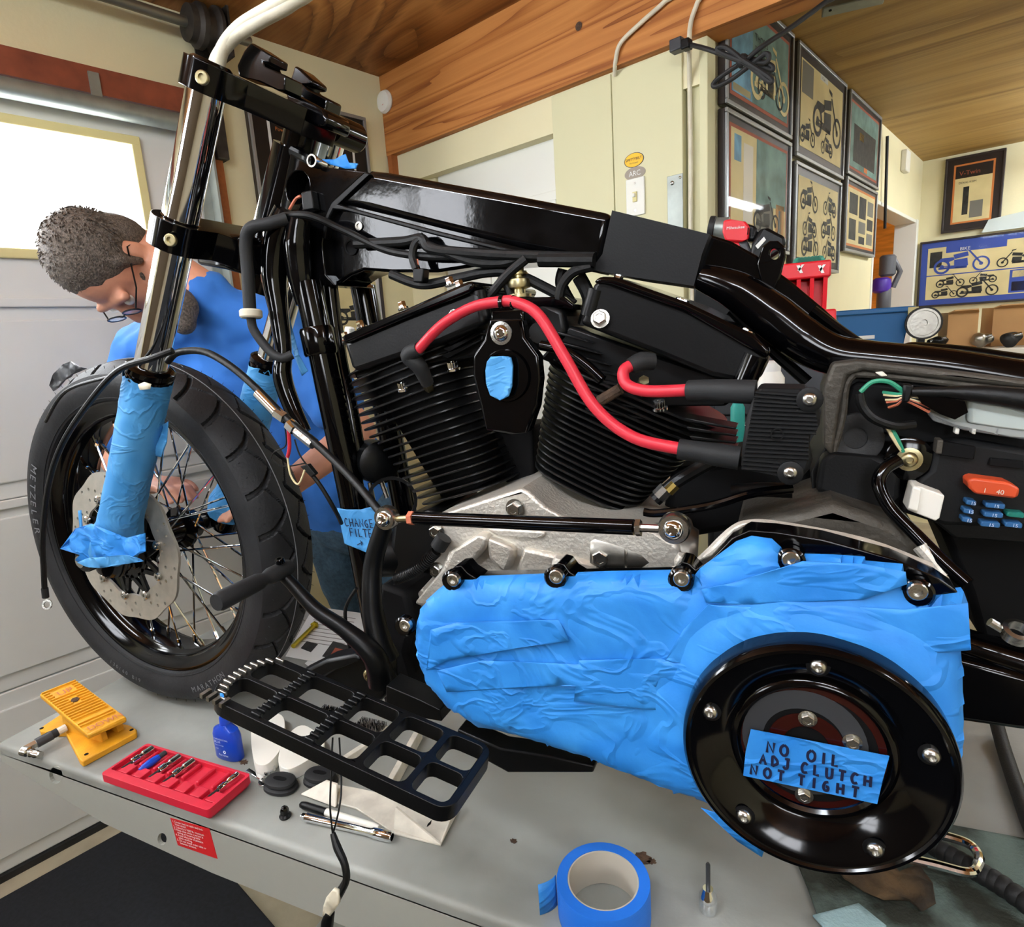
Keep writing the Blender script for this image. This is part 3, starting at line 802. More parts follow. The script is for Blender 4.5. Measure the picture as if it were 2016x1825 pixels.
slab('gusset', [(655, 396), (680, 396), (860, 440), (1060, 490), (1180, 520), (1060, 516), (940, 524), (860, 536), (772, 536), (716, 532), (690, 542), (668, 558), (648, 562), (636, 500), (642, 435)], .764, .836, 'worn_black', frame, bevel=.004)
p = pY(707, 445, .763)
MB().lathe([(.006, 0), (.006, .0015), (.0035, .0015), (.0035, -.004), (0, -.004)], p, -YD, 14).build('threaded_hole', 'brushed', frame)
MB().lathe([(.011, 0), (.011, .0015), (.0085, .0015), (.0085, -.004), (0, -.004)], pY(692, 487, .763), -YD, 16).build('wire_hole', 'deep_black', frame)
slab('backbone_cover', [(1205, 414), (1300, 437), (1397, 461), (1382, 500), (1366, 563), (1240, 545), (1163, 531), (1186, 500)], .742, .858, 'matte_black', frame, bevel=.004)
slab('seat_plate', [(1390, 459), (1440, 475), (1490, 503), (1560, 556), (1620, 606), (1676, 656), (1640, 668), (1560, 628), (1500, 578), (1460, 568), (1364, 563)], .765, .835, 'gloss_black', frame, bevel=.004)
bar('seat_tube', [(1380, 545, .755), (1450, 572, .752), (1520, 622, .75), (1580, 668, .748), (1640, 698, .745), (1720, 708, .745), (1850, 722, .745), (2016, 748, .745), (2180, 772, .745)], [.014, .021, .024, .024, .021, .019, .019, .019, .019], 'gloss_black', frame, n=18)
bar('top_rail', [(1600, 610, .757), (1660, 655, .757), (1705, 682, .757), (1770, 690, .757), (1800, 684, .757), (1900, 692, .757), (2016, 708, .757), (2180, 730, .757)], .0055, 'gloss_black', frame)
slab('seat_rail_plate', [(1640, 664), (1690, 680), (1724, 693), (1772, 697), (1802, 686), (2016, 706), (2180, 728), (2180, 775), (2016, 752), (1760, 722), (1660, 712), (1600, 690)], .752, .848, 'gloss_black', frame, bevel=.005, holes=[ell(1738, 683 + 5, 22, 4, 14, .05)])
lo = [(1498, 560), (1490, 520), (1500, 485), (1515, 474), (1532, 474), (1546, 486), (1547, 505), (1538, 540), (1525, 570)]
slab('tank_mount', lo, .752, .768, 'gloss_black', frame, bevel=.003, holes=[ell(1525, 500, 9, 11, 14)])
# brace rising from the rocker box to the seat tube
bar('frame_brace', [(1440, 610, .78), (1520, 690, .775), (1590, 752, .77)], .0065, 'satin_black', frame)
# down tubes
for y, dx in ((.735, 0), (.865, 0)):
    if y < .8:
        bar('down_tube', [(606, 556, y), (648, 760, y), (690, 960, y), (720, 1120, y), (752, 1290, y)], [.020, .0205, .0205, .0205, .0205], 'gloss_black', frame, n=22)
        MB().lathe([(.0235, -.02), (.025, -.016), (.025, .016), (.0235, .02)], pY(628, 672, y), pY(690, 960, y) - pY(606, 556, y), 22).build('tube_sleeve', 'gloss_black', frame)
    else:
        a = pY(606, 556, .735); b = pY(752, 1290, .735)
        MB().cyl(a + YD * .13, b + YD * .13, .0205, n=20).build('down_tube', 'gloss_black', frame)
bar('down_tube_brace', [(650, 560, .77), (668, 700, .765), (690, 800, .76), (708, 905, .755)], .011, 'gloss_black', frame, n=12)
a = pY(750, 1285, .735)
for y in (.735, .865):
    MB().tube(spline([Vector((a.x, y, a.z)), Vector((a.x + .03, y, a.z - .05)), Vector((a.x + .10, y, .905)), Vector((-.12, y, .915)), Vector((.0, y, .93)), Vector((.09, y, 1.02)), Vector((.16, y, 1.10))], 5), .019, 14).build('lower_rail', 'gloss_black', frame)
# rear end beyond the battery box
slab('swingarm', [(1860, 1290), (2016, 1330), (2200, 1370), (2200, 1450), (2016, 1440), (1880, 1420)], .70, .74, 'gloss_black', frame, bevel=.006)
RWC = Vector((.78, YC, 1.05))
rw = sub_empty('rear_wheel', moto, RWC)
rprof = [(.23, -.075), (.25, -.085), (.29, -.088), (.315, -.075), (.328, -.04), (.33, 0), (.328, .04), (.315, .075), (.29, .088), (.25, .085), (.23, .075)]
MB().lathe(rprof, RWC, YD, 72, cap=False).build('tire', 'tire_rubber', rw)
MB().lathe([(.235, -.07), (.215, -.06), (.205, 0), (.215, .06), (.235, .07), (.228, .07), (.20, .055), (.197, 0), (.20, -.055), (.228, -.07), (.235, -.07)], RWC, YD, 72, cap=False).build('rim', 'gloss_black', rw)
MB().lathe([(.02, -.08), (.04, -.07), (.035, 0), (.04, .07), (.02, .08)], RWC, YD, 28).build('hub', 'gloss_black', rw)
for i in range(20):
    ph = 2 * PI * i / 20; s = 1 if i % 2 else -1
    MB().cyl(RWC + Vector((math.cos(ph) * .036, .05 * s, math.sin(ph) * .036)), RWC + Vector((math.cos(ph + .5 * s) * .2, 0, math.sin(ph + .5 * s) * .2)), .0022, n=6).build('spoke', 'chrome', rw)
MB().lathe([(.352, -.085), (.362, -.05), (.366, 0), (.362, .05), (.352, .085), (.348, .085), (.358, .05), (.362, 0), (.358, -.05), (.348, -.085), (.352, -.085)], RWC, YD, 40, cap=False, up=Vector((1, 0, 0)), a0=-2.6, a1=-.2).build('rear_fender', 'gloss_black', rw)
for sy in (-.105, .105):
    MB().tube(spline([Vector((.15, YC + sy * .6, 1.06)), Vector((.40, YC + sy, 1.03)), RWC + YD * sy], 6), .018, 12).build('swingarm_leg', 'gloss_black', rw)
    MB().tube([Vector((.30, YC + sy * .5, 1.33)), Vector((.55, YC + sy * .92, 1.36)), RWC + Vector((.05, sy * .92, .355))], .011, 10).build('fender_strut', 'gloss_black', rw)
# toothed rear pulley
tp = []
for i in range(140):
    a = 2 * PI * i / 140; r = .118 + (.005 if (i % 4) < 2 else 0); tp.append(RWC + Vector((math.cos(a) * r, -.125, math.sin(a) * r)))
MB().plate([tp], (0, .03, 0)).build('drive_pulley', 'satin_black', rw)
# ================================================================ the motorcycle: engine
engine = sub_empty('engine', moto, (-.3, YC, 1.1))
def fin(c, e, w, y0, y1, th, k=3.4):
    """one cooling fin: rounded rectangle around the cylinder, square to its axis"""
    ax = Vector((-e.z, 0, e.x)); h = (y1 - y0) / 2; o = []
    for i in range(28):
        a = 2 * PI * i / 28; ca, sa = math.cos(a), math.sin(a)
        o.append(c + e * (w / 2 * abs(ca) ** (2 / k) * (1 if ca > 0 else -1)) + YD * (h * abs(sa) ** (2 / k) * (1 if sa > 0 else -1)))
    return MB().plate([o], ax * th)
e1 = Vector((math.cos(math.radians(16)), 0, math.sin(math.radians(16))))
e2 = Vector((math.cos(math.radians(-25)), 0, math.sin(math.radians(-25))))
tips = [(690, 746), (693, 762), (695, 776), (698, 791), (703, 806), (710, 821), (716, 836), (722, 849), (732, 863), (746, 876), (757, 889), (766, 902), (776, 916), (785, 929), (794, 942), (803, 954), (814, 967), (823, 979), (833, 991)]
fc = sub_empty('front_cylinder', moto, (-.42, YC, 1.3))
for i, (x, y) in enumerate(tips):
    p = pY(x, y, .755); t = i / 18
    w = .205 - .055 * t
    c = p + e1 * w / 2
    fin(Vector((c.x, YC, c.z)), e1, w, .715, .885, .0030, 3.6 if i < 9 else 3.2).build('cooling_fin', 'fin_black', fc, smooth=40, bevel=.0007, bseg=1)
pa = pY(tips[-1][0], tips[-1][1], .755) + e1 * .075; pb = pY(tips[0][0], tips[0][1], .755) + e1 * .1
MB().cyl(Vector((pa.x, YC, pa.z)), Vector((pb.x, YC, pb.z)), .058, .082, n=32).build('barrel', 'deep_black', fc)
rc = sub_empty('rear_cylinder', moto, (-.18, YC, 1.3))
for i in range(18):
    t = i / 17
    L = (1063 - 26 * t, 700 + 214 * t); w = .235 - .085 * t
    p = pY(L[0], L[1], .73); c = p + e2 * w / 2
    fin(Vector((c.x, YC, c.z)), e2, w, .715, .885, .0030, 3.4).build('cooling_fin', 'fin_black', rc, smooth=40, bevel=.0007, bseg=1)
pa = pY(1037, 914, .73) + e2 * .075; pb = pY(1063, 700, .73) + e2 * .115
MB().cyl(Vector((pa.x, YC, pa.z)), Vector((pb.x, YC, pb.z)), .058, .070, n=32).build('barrel', 'deep_black', rc)
# heads and rocker boxes
slab('cylinder_head', [(694, 728), (856, 676), (955, 640), (950, 700), (700, 748)], .735, .87, 'satin_black', fc, bevel=.004)
slab('rocker_box', [(676, 674), (800, 622), (926, 572), (944, 578), (957, 638), (860, 678), (700, 732), (690, 722)], .702, .90, 'satin_black', fc, bevel=.007, bseg=3)
slab('rocker_lid', [(672, 662), (800, 607), (905, 560), (925, 552), (935, 560), (928, 575), (800, 626), (678, 678)], .694, .905, 'gloss_black', fc, bevel=.004)
MB().cyl(pY(938, 575, .715), pY(950, 632, .715), .013, .013, n=18).build('rocker_post', 'satin_black', fc)
for x, y, m in ((712, 640, 'chrome'), (795, 603, 'chrome'), (888, 556, 'chrome'), (907, 562, 'chrome'), (683, 662, 'chrome')):
    bolt('lid_bolt', pY(x, y + 6, .715), Vector((-e1.z, 0, e1.x)), .0055, m, fc, 'hex', .009)
MB().box(pY(688, 652, .72), (.010, .012, .012), Matrix.Rotation(.3, 3, 'Y')).build('sensor_plug', 'white_plastic', fc, bevel=.002)
slab('rocker_box', [(1152, 612), (1168, 556), (1196, 548), (1350, 604), (1480, 672), (1512, 702), (1500, 745), (1470, 756), (1400, 742), (1300, 700), (1140, 638)], .702, .90, 'satin_black', rc, bevel=.007, bseg=3)
slab('rocker_lid', [(1166, 556), (1180, 544), (1210, 545), (1350, 594), (1480, 656), (1516, 692), (1510, 706), (1470, 684), (1345, 612), (1200, 560)], .694, .905, 'gloss_black', rc, bevel=.004)
slab('cylinder_head', [(1120, 640), (1300, 702), (1465, 756), (1430, 800), (1280, 800), (1062, 706)], .735, .87, 'satin_black', rc, bevel=.004)
for x, y in ((1214, 556), (1334, 603), (1342, 606), (1462, 662), (1470, 668)):
    bolt('lid_bolt', pY(x, y, .712), Vector((-e2.z, 0, e2.x)), .0055, 'chrome', rc, 'hex', .008)
for x, y in ((1182, 628),):
    bolt('head_bolt', pY(x, y, .700), Vector((.1, -1, .25)), .008, 'brushed', rc, 'hex', .008)
bolt('head_bolt', pY(893, 620, .700), Vector((.1, -1, .25)), .005, 'steel', fc, 'hex', .005)
MB().cyl(pY(1174, 570, .708), pY(1160, 622, .708), .010, n=16).build('rocker_post', 'satin_black', rc)
MB().cyl(pY(1488, 700, .705), pY(1462, 760, .705), .0125, n=18).build('rocker_post', 'gloss_black', rc)
for par, px in ((fc, ((795, 768), (893, 728))), (rc, ((1299, 806),))):
    for x, y in px: bolt('head_bolt', pY(x, y, .722), (-e1 if False else Vector((0, -.25, 1))), .0065, 'chrome', par, 'star', .011)
# small head fins beside the horn bracket
for i in range(6):
    slab('head_fin', [(868 + i * 3, 700 - i * 13), (945, 668 - i * 13), (946, 671 - i * 13), (880 + i * 3, 706 - i * 13)], .722, .76, 'satin_black', fc, bevel=.0008, bseg=1)
for i in range(8):
    slab('head_fin', [(1080 + i * 10, 648 + i * 22), (1150 + i * 18, 668 + i * 22), (1165 + i * 18, 676 + i * 22), (1085 + i * 10, 655 + i * 22)], .722, .76, 'satin_black', rc, bevel=.0008, bseg=1)
for i in range(5):
    slab('head_fin', [(1345 + i * 6, 822 + i * 18), (1450, 842 + i * 14), (1448, 846 + i * 14), (1350 + i * 6, 830 + i * 18)], .722, .76, 'satin_black', rc, bevel=.0008, bseg=1)
# spark plugs and leads
MB().cyl(pY(836, 745, .70), pY(845, 764, .725), .006, .0075, n=6).build('spark_plug', 'zinc', fc)
MB().cyl(pY(1268, 748, .70), pY(1262, 770, .725), .006, .0075, n=6).build('spark_plug', 'zinc', rc)
bar('plug_boot', [(842, 755, .705), (826, 722, .690), (806, 700, .684), (826, 686, .678)], [.0085, .0105, .0115, .0085], 'boot_rubber', fc, n=16)
bar('plug_wire', [(822, 690, .678), (870, 640, .672), (930, 605, .668), (985, 594, .664), (1015, 595, .660), (1060, 620, .656), (1110, 700, .650), (1170, 800, .642), (1245, 860, .632), (1340, 884, .622)], .0064, 'red_wire', engine, n=16)
for x in (988, 1011):
    q = pY(x, 595, .662); MB().lathe([(.0072, -.0022), (.0080, 0), (.0072, .0022)], q, Vector((1, 0, -.05)), 16).build('cable_tie', 'gloss_black', engine)
bar('plug_boot', [(1286, 712, .690), (1262, 712, .682), (1240, 722, .674)], [.0095, .0105, .0085], 'boot_rubber', rc, n=16)
bar('plug_wire', [(1250, 716, .676), (1228, 730, .668), (1234, 757, .660), (1275, 770, .652), (1360, 768, .642)], .0064, 'red_wire', rc, n=16)
bar('coil_boot', [(1356, 769, .642), (1400, 768, .636), (1436, 770, .632), (1488, 772, .63)], [.0105, .0105, .0115, .0115], 'boot_rubber', engine, n=18)
bar('coil_boot', [(1336, 884, .622), (1380, 890, .622), (1410, 895, .622), (1456, 902, .622)], [.0105, .0105, .0115, .0115], 'boot_rubber', engine, n=18)
# ignition coil
coil = slab('ignition_coil', [(1492, 764), (1586, 766), (1608, 784), (1617, 812), (1614, 838), (1596, 858), (1594, 876), (1600, 905), (1594, 925), (1576, 945), (1550, 944), (1458, 925), (1462, 870), (1472, 810)], .606, .66, 'matte_black', engine, bevel=.004)
for i in range(19):
    y = 774 + i * 8.3
    t = i / 18
    x0 = 1489 - 27 * t - 2; x1 = (1570 if i < 3 else 1610 - abs(i - 7) * 1.6) if i < 10 else (1592 if i < 16 else 1535)
    a = pY(x0, y - 2, .605); b = pY(x1, y + 4, .605)
    MB().tube([a, b], .0017, 6).build('coil_rib', 'matte_black', coil)
for x, y in ((1594, 786), (1556, 930)):
    MB().lathe([(.011, 0), (.011, .004), (.009, .005)], pY(x, y, .606), -YD, 20).build('coil_ear', 'matte_black', coil)
    bolt('coil_screw', pY(x, y, .602), -YD, .0062, 'steel', coil, 'dome', .005)
MB().lathe([(.0058, 0), (.0058, .0016), (.0045, .0016), (.0045, 0)], pY(1530, 855, .604), -YD, 16, cap=False).build('coil_mark', 'satin_black', coil)
# horn bracket between the cylinders
hb = slab('horn_bracket', [(962, 628), (1028, 628), (1034, 665), (1060, 700), (1064, 745), (1058, 800), (1040, 852), (1000, 856), (955, 848), (945, 800), (930, 740), (930, 700), (952, 668)], .694, .712, 'gloss_black', engine, bevel=.006, bseg=3)
slab('bracket_tab', [(965, 612), (1030, 610), (1032, 640), (963, 640)], .70, .72, 'gloss_black', engine, bevel=.003)
bolt('bracket_bolt', pY(987, 656, .694), -YD, .010, 'chrome', hb, 'dome', .007)
MB().lathe([(.014, 0), (.014, .0012), (.0095, .0016)], pY(987, 656, .694), -YD, 24).build('washer', 'steel', hb)
q = pY(995, 740, .692)
MB().lathe([(.032, 0), (.031, .003), (.028, .003), (.027, -.002), (0, -.002)], q, -YD, 32).build('horn_ring', 'gloss_black', hb)
crumple('tape_patch', [(960, 712), (968, 702), (990, 701), (1006, 704), (1010, 720), (1009, 760), (1002, 780), (985, 788), (966, 778), (958, 755), (957, 730)], .684, .0016, 'pale_tape', hb, th=.003, seed=11, step=.004)
# top engine mount stack
mm = sub_empty('top_mount', moto, pY(1020, 560, .74))
q = pY(1022, 586, .745)
MB().lathe([(.016, 0), (.016, .004), (.0085, .005), (.0085, .010), (.0155, .012), (.0165, .017), (.0155, .022), (.0085, .024), (.0085, .027), (.0125, .028), (.0125, .030)], q, Vector((0, 0, 1)), 22).build('bobbin', 'zinc', mm)
bolt('mount_bolt', q + Vector((0, 0, .030)), Vector((0, 0, 1)), .0085, 'zinc', mm, 'hex', .008)
slab('mount_plate', [(960, 598), (985, 586), (1110, 584), (1130, 600), (1128, 610), (1090, 604), (960, 608)], .73, .80, 'gloss_black', mm, bevel=.002)
slab('throttle_body', [(1036, 608), (1080, 596), (1110, 610), (1118, 655), (1090, 690), (1050, 690), (1034, 650)], .73, .87, 'satin_black', mm, bevel=.010, bseg=3)
MB().cyl(pY(1062, 655, .722), pY(1062, 655, .74), .013, n=20).build('intake_nut', 'boot_rubber', mm)
bar('corrugated_pipe', [(1066, 680, .706), (1110, 690, .70), (1150, 715, .696), (1186, 748, .692)], .0062, 'gloss_black', mm, n=12)
MB().cyl(pY(1180, 790, .70), pY(1222, 765, .70), .0065, n=10).build('rusty_pipe', 'rust', mm)
# crankcase
cc = slab('crankcase', [(848, 1020), (930, 992), (1000, 970), (1025, 962), (1040, 968), (1075, 1000), (1110, 1018), (1300, 1052), (1335, 1075), (1345, 1110), (1330, 1150), (880, 1160), (830, 1215), (808, 1205), (812, 1178), (856, 1130), (838, 1105), (850, 1070), (862, 1045)], .665, .93, 'case_alu', engine, bevel=.008, bseg=3)
slab('case_rib', [(838, 1200), (812, 1190), (862, 1130), (880, 1090), (940, 1052), (962, 1060), (952, 1085), (890, 1150)], .648, .70, 'case_alu', cc, bevel=.006, bseg=3)
slab('case_rib', [(955, 1058), (1010, 1080), (1010, 1100), (1000, 1125), (985, 1125), (960, 1100)], .652, .70, 'case_alu', cc, bevel=.006)
slab('case_web', [(1030, 1080), (1150, 1105), (1180, 1120), (1180, 1140), (1010, 1140)], .658, .70, 'case_alu', cc, bevel=.004)
slab('case_plate', [(955, 1040), (1070, 1046), (1074, 1054), (1062, 1060), (975, 1054)], .660, .68, 'case_alu', cc, bevel=.003)
for x, y, r in ((1015, 1001, .0092), (861, 1045, .0085), (862, 1122, .0085), (1184, 1097, .010)):
    bolt('case_bolt', pY(x, y, .664), -YD, r, 'steel', cc, 'hex', .008)
slab('dark_gap_filler', [(950, 840), (1048, 840), (1052, 958), (1030, 970), (960, 930)], .79, .87, 'deep_black', engine, bevel=.004)  # made-up black slab that keeps the gap between the cylinders dark
slab('dark_back_filler', [(1320, 925), (1470, 900), (1600, 925), (1605, 985), (1560, 1000), (1480, 1040), (1350, 1062), (1300, 1030)], .77, .90, 'deep_black', engine, bevel=.010)  # made-up black slab, darkens the view past the rear cylinder to the wall
# starter and transmission behind the primary
st = pY(1270, 1085, .70)
MB().lathe([(.034, -.06), (.036, -.055), (.036, -.02), (.034, -.018), (.036, -.016), (.036, .05), (.03, .06)], st, Vector((1, .1, -.05)), 28).build('starter_motor', 'brushed', engine)
slab('gearbox', [(1440, 1045), (1475, 1030), (1560, 1010), (1640, 990), (1700, 1010), (1760, 1030), (1840, 1100), (1860, 1150), (1500, 1150)], .645, .90, 'case_dark', engine, bevel=.012, bseg=3)
slab('gearbox_top', [(1550, 1010), (1580, 975), (1640, 968), (1680, 1000), (1690, 1035), (1560, 1060)], .70, .88, 'case_dark', engine, bevel=.012, bseg=3)
MB().cyl(pY(1670, 1040, .66), pY(1680, 1042, .72), .016, n=22).build('breather_port', 'deep_black', engine)
MB().cyl(pY(1715, 1020, .69), pY(1765, 1075, .68), .007, n=12).build('clutch_arm', 'brushed', engine)
slab('gearbox_cover', [(1680, 1015), (1700, 1012), (1740, 1018), (1770, 1060), (1765, 1085), (1700, 1062)], .69, .80, 'case_alu', engine, bevel=.006)
# oil filter and front mount
of = pY(845, 1080, .70)
MB().lathe([(.03, -.03), (.034, -.025), (.034, .045), (.028, .052), (0, .052)], pY(800, 1090, .74), Vector((-.75, -.5, .1)), 26).build('oil_filter', 'satin_black', engine)
MB().lathe([(.030, 0), (.033, .004), (.033, .04), (.024, .046)], pY(728, 905, .78), Vector((.85, -.5, 0)), 24).build('front_mount', 'satin_black', engine)
MB().lathe([(.036, 0), (.038, .004), (.038, .006), (.033, .006), (.033, 0)], pY(772, 985, .75), Vector((.5, -.85, 0)), 24, cap=False).build('regulator_ring', 'satin_black', engine)
for x0, y0, x1, y1 in ((728, 950, 735, 985), (750, 945, 762, 980)):
    bar('regulator_pin', [(x0, y0, .745), (x1, y1, .745)], .0035, 'steel', engine, n=8)
slab('motor_mount', [(770, 1030), (850, 1000), (870, 1040), (850, 1120), (800, 1160), (770, 1130), (765, 1080)], .705, .84, 'satin_black', engine, bevel=.008)
slab('motor_mount_leg', [(745, 1150), (800, 1170), (815, 1230), (800, 1290), (815, 1340), (880, 1400), (760, 1400), (735, 1330), (730, 1250)], .64, .80, 'deep_black', engine, bevel=.008)
# ---- inner primary with its bolt lobes
pr = sub_empty('primary_drive', moto, (-.1, .56, 1.1))
slab('inner_primary', [(872, 1160), (884, 1130), (893, 1116), (908, 1114), (920, 1128), (940, 1141), (1076, 1139), (1085, 1120), (1098, 1108), (1112, 1112), (1124, 1128), (1140, 1138), (1322, 1136), (1330, 1116), (1342, 1106), (1358, 1110), (1370, 1122), (1398, 1102), (1440, 1060), (1476, 1044), (1530, 1048), (1620, 1062), (1760, 1100), (1850, 1140), (1886, 1165), (1890, 1200), (1880, 1500), (1700, 1600), (1400, 1540), (1100, 1440), (900, 1380), (838, 1300), (838, 1220)], .522, .548, 'gloss_black', pr, bevel=.005, bseg=3)
slab('primary_housing', [(870, 1230), (940, 1200), (1330, 1196), (1400, 1170), (1476, 1120), (1700, 1150), (1840, 1200), (1860, 1240), (1870, 1480), (1700, 1580), (1400, 1520), (1100, 1430), (900, 1370), (845, 1300), (845, 1220)], .548, .66, 'satin_black', pr, bevel=.004)
bar('gasket_edge', [(900, 1112, .552), (940, 1134, .552), (1080, 1132, .552), (1100, 1104, .552), (1125, 1122, .552), (1145, 1132, .552), (1320, 1130, .552), (1342, 1098, .552), (1372, 1114, .552), (1440, 1052, .552), (1476, 1036, .552), (1540, 1040, .552), (1700, 1072, .552), (1830, 1122, .552)], .006, 'case_alu', pr, n=8, seg=4)
for x, y in ((896, 1139), (1098, 1132), (1343, 1136), (1557, 1098), (1804, 1160), (802, 1228)):
    MB().lathe([(.011, 0), (.011, .008), (.009, .010)], pY(x, y, .520), -YD, 20).build('bolt_boss', 'gloss_black', pr)
    bolt('cover_bolt', pY(x, y, .510), -YD, .0068, 'steel', pr, 'socket', .006)
# ---- taped primary cover: a padded skin over the cover with overlapping strips
tape_px = [(805, 1250), (812, 1218), (828, 1190), (850, 1170), (884, 1152), (1000, 1149), (1180, 1143), (1332, 1141), (1352, 1158), (1374, 1131), (1447, 1077), (1478, 1066), (1519, 1072), (1546, 1097), (1552, 1114), (1578, 1102), (1640, 1104), (1707, 1109), (1708, 1117), (1784, 1124), (1788, 1154), (1813, 1183), (1845, 1188), (1908, 1181), (1916, 1203), (1912, 1289), (1901, 1298), (1903, 1325), (1897, 1520), (1885, 1550), (1858, 1601), (1813, 1637), (1763, 1664), (1677, 1675), (1587, 1671), (1515, 1651), (1440, 1620), (1397, 1592), (1316, 1570), (1180, 1515), (1080, 1482), (1000, 1458), (930, 1440), (870, 1402), (828, 1350), (810, 1300)]
DC = Vector((.0246, .5, 1.0640)); DR = .0973; BC = pY(958, 1372, .505)
def padded(name, px, y, depth, bulge, edge, material, parent, wr, seed, step=.0065, hole=None):
    out = [pY(a, b, y) for a, b in px]
    P2 = []
    k = len(out)
    for i in range(k):
        a, b = out[i], out[(i + 1) % k]; m = max(1, int((b - a).length / step))
        for j in range(m):
            q = a.lerp(b, j / m); P2.append(Vector((q.x, q.z)))
    n = len(P2)
    xs = [p.x for p in P2]; zs_ = [p.y for p in P2]
    random.seed(seed)
    pts = list(P2)
    x = min(xs)
    while x < max(xs):
        z = min(zs_)
        while z < max(zs_):
            q = Vector((x + random.uniform(-.25, .25) * step, z + random.uniform(-.25, .25) * step)); pts.append(q); z += step
        x += step
    v2, e2_, f2, _, _, _ = delaunay_2d_cdt(pts, [(i, (i + 1) % n) for i in range(n)], [list(range(n))], 1, 1e-6)
    import bisect
    vs = []
    for q in v2:
        d = min((q - p).length for p in P2)
        t = min(1, d / edge); b = bulge * (math.sqrt(max(0, 1 - (1 - t) ** 2)) - 1)
        s = 0
        if wr:
            u = q.x * 1.0 + q.y * .12
            s = wr * (.9 * noise.noise(Vector((q.x * 17, q.y * 26, seed))) + .7 * abs(noise.noise(Vector((q.x * 30 + q.y * 22, q.y * 44, seed + 5)))))
            band = (q.y * 26 + q.x * 3.5 + .15 * noise.noise(Vector((q.x * 9, q.y * 9, 2)))) % 1
            s += .0009 * band
            rr = math.hypot(q.x - DC.x, q.y - DC.z)
            rc2 = math.hypot(q.x - BC.x, q.y - BC.z)
            s += .0035 * max(0, min(1, (.037 - rc2) / .004))
            if rr > .07: s += (.011 + .004 * noise.noise(Vector((q.x * 30, q.y * 30, 8)))) * math.exp(-((max(rr, .098) - .098) / .024) ** 2)
        vs.append((q.x, y - b - s, q.y))
    base = len(vs)
    bidx = []
    look = {}
    for i, q in enumerate(v2): look[(round(q.x, 6), round(q.y, 6))] = i
    ring = [look.get((round(p.x, 6), round(p.y, 6))) for p in P2]
    fs = [tuple(f) for f in f2]
    ring = [r for r in ring if r is not None]
    back = []
    for r in ring:
        vs.append((vs[r][0], y + depth, vs[r][2])); back.append(len(vs) - 1)
    m = len(ring)
    for i in range(m):
        fs.append((ring[i], ring[(i + 1) % m], back[(i + 1) % m], back[i]))
    return MB().add(vs, fs).build(name, material, parent, smooth=38)
padded('taped_cover', tape_px, .507, .024, .016, .020, 'blue_tape', pr, .0016, 3)
# loose strips and lifted edges on the cover
strips = [
    ([(1140, 1300), (1300, 1296), (1395, 1330), (1390, 1352), (1352, 1410), (1290, 1398), (1130, 1380)], 21),
    ([(1580, 1104), (1700, 1110), (1783, 1126), (1786, 1150), (1700, 1180), (1480, 1190), (1390, 1186), (1380, 1160), (1430, 1150)], 22),
    ([(1395, 1190), (1500, 1196), (1640, 1192), (1780, 1200), (1905, 1186), (1912, 1280), (1800, 1290), (1720, 1290), (1600, 1284), (1418, 1290), (1386, 1310), (1310, 1300), (1345, 1240)], 23),
    ([(848, 1240), (900, 1225), (1100, 1220), (1120, 1262), (1000, 1278), (880, 1300), (840, 1320)], 24),
    ([(860, 1320), (950, 1300), (1140, 1308), (1300, 1330), (1292, 1352), (1100, 1350), (880, 1362)], 25),
    ([(1380, 1590), (1420, 1604), (1512, 1652), (1500, 1688), (1452, 1656)], 26)]
for px, sd in strips:
    crumple('tape_strip', px, .5025 if sd != 26 else .500, .0012, 'blue_tape', pr, th=.0006, seed=sd, step=.008)
# clutch cover with window
prof = [(.0985, .0), (.0985, -.018), (.0975, -.0245), (.0950, -.0278), (.0925, -.0280), (.0912, -.0262), (.0895, -.0260), (.0860, -.0246), (.0660, -.0128), (.0635, -.0100), (.0610, -.0092), (.0590, -.0112), (.0560, -.0116), (.0535, -.0090)]
dco = MB().lathe(prof, DC, YD, 96, cap=False).build('clutch_cover', 'gloss_black', pr, smooth=40)
MB().lathe([(.0535, -.007), (.0535, -.0065), (0, -.0065)], DC, YD, 48).build('clutch_floor', 'deep_black', dco)
MB().lathe([(.046, -.0078), (.030, -.0078), (.030, -.0066), (.046, -.0066)], DC + Vector((-.006, 0, .004)), YD, 40, cap=False).build('pressure_plate', 'tool_grey', dco)
MB().lathe([(.0285, -.0082), (.017, -.0082), (.017, -.0066), (.0285, -.0066)], DC + Vector((-.004, 0, .002)), YD, 36, cap=False).build('red_hub', 'amber', dco)
MB().lathe([(.0530, -.0075), (.0475, -.0075), (.0475, -.0066), (.0530, -.0066)], DC, YD, 48, cap=False).build('red_basket', 'amber', dco)
for x, y in ((1590, 1414), (1678, 1460), (1583, 1565)):
    bolt('spring_bolt', pY(x, y, .4925), -YD, .0052, 'steel', dco, 'hex', .004)
for k in range(5):
    a = math.radians(85.6 + 72 * k + 3)
    p = DC + Vector((math.cos(a) * .0805, -.0216, math.sin(a) * .0805))
    MB().lathe([(.0085, -.0004), (.0085, .0006), (.006, .0008)], p, -YD, 20).build('bolt_seat', 'deep_black', dco)
    bolt('cover_bolt', p - YD * .0003, -YD, .0062, 'steel', dco, 'dome', .0055)
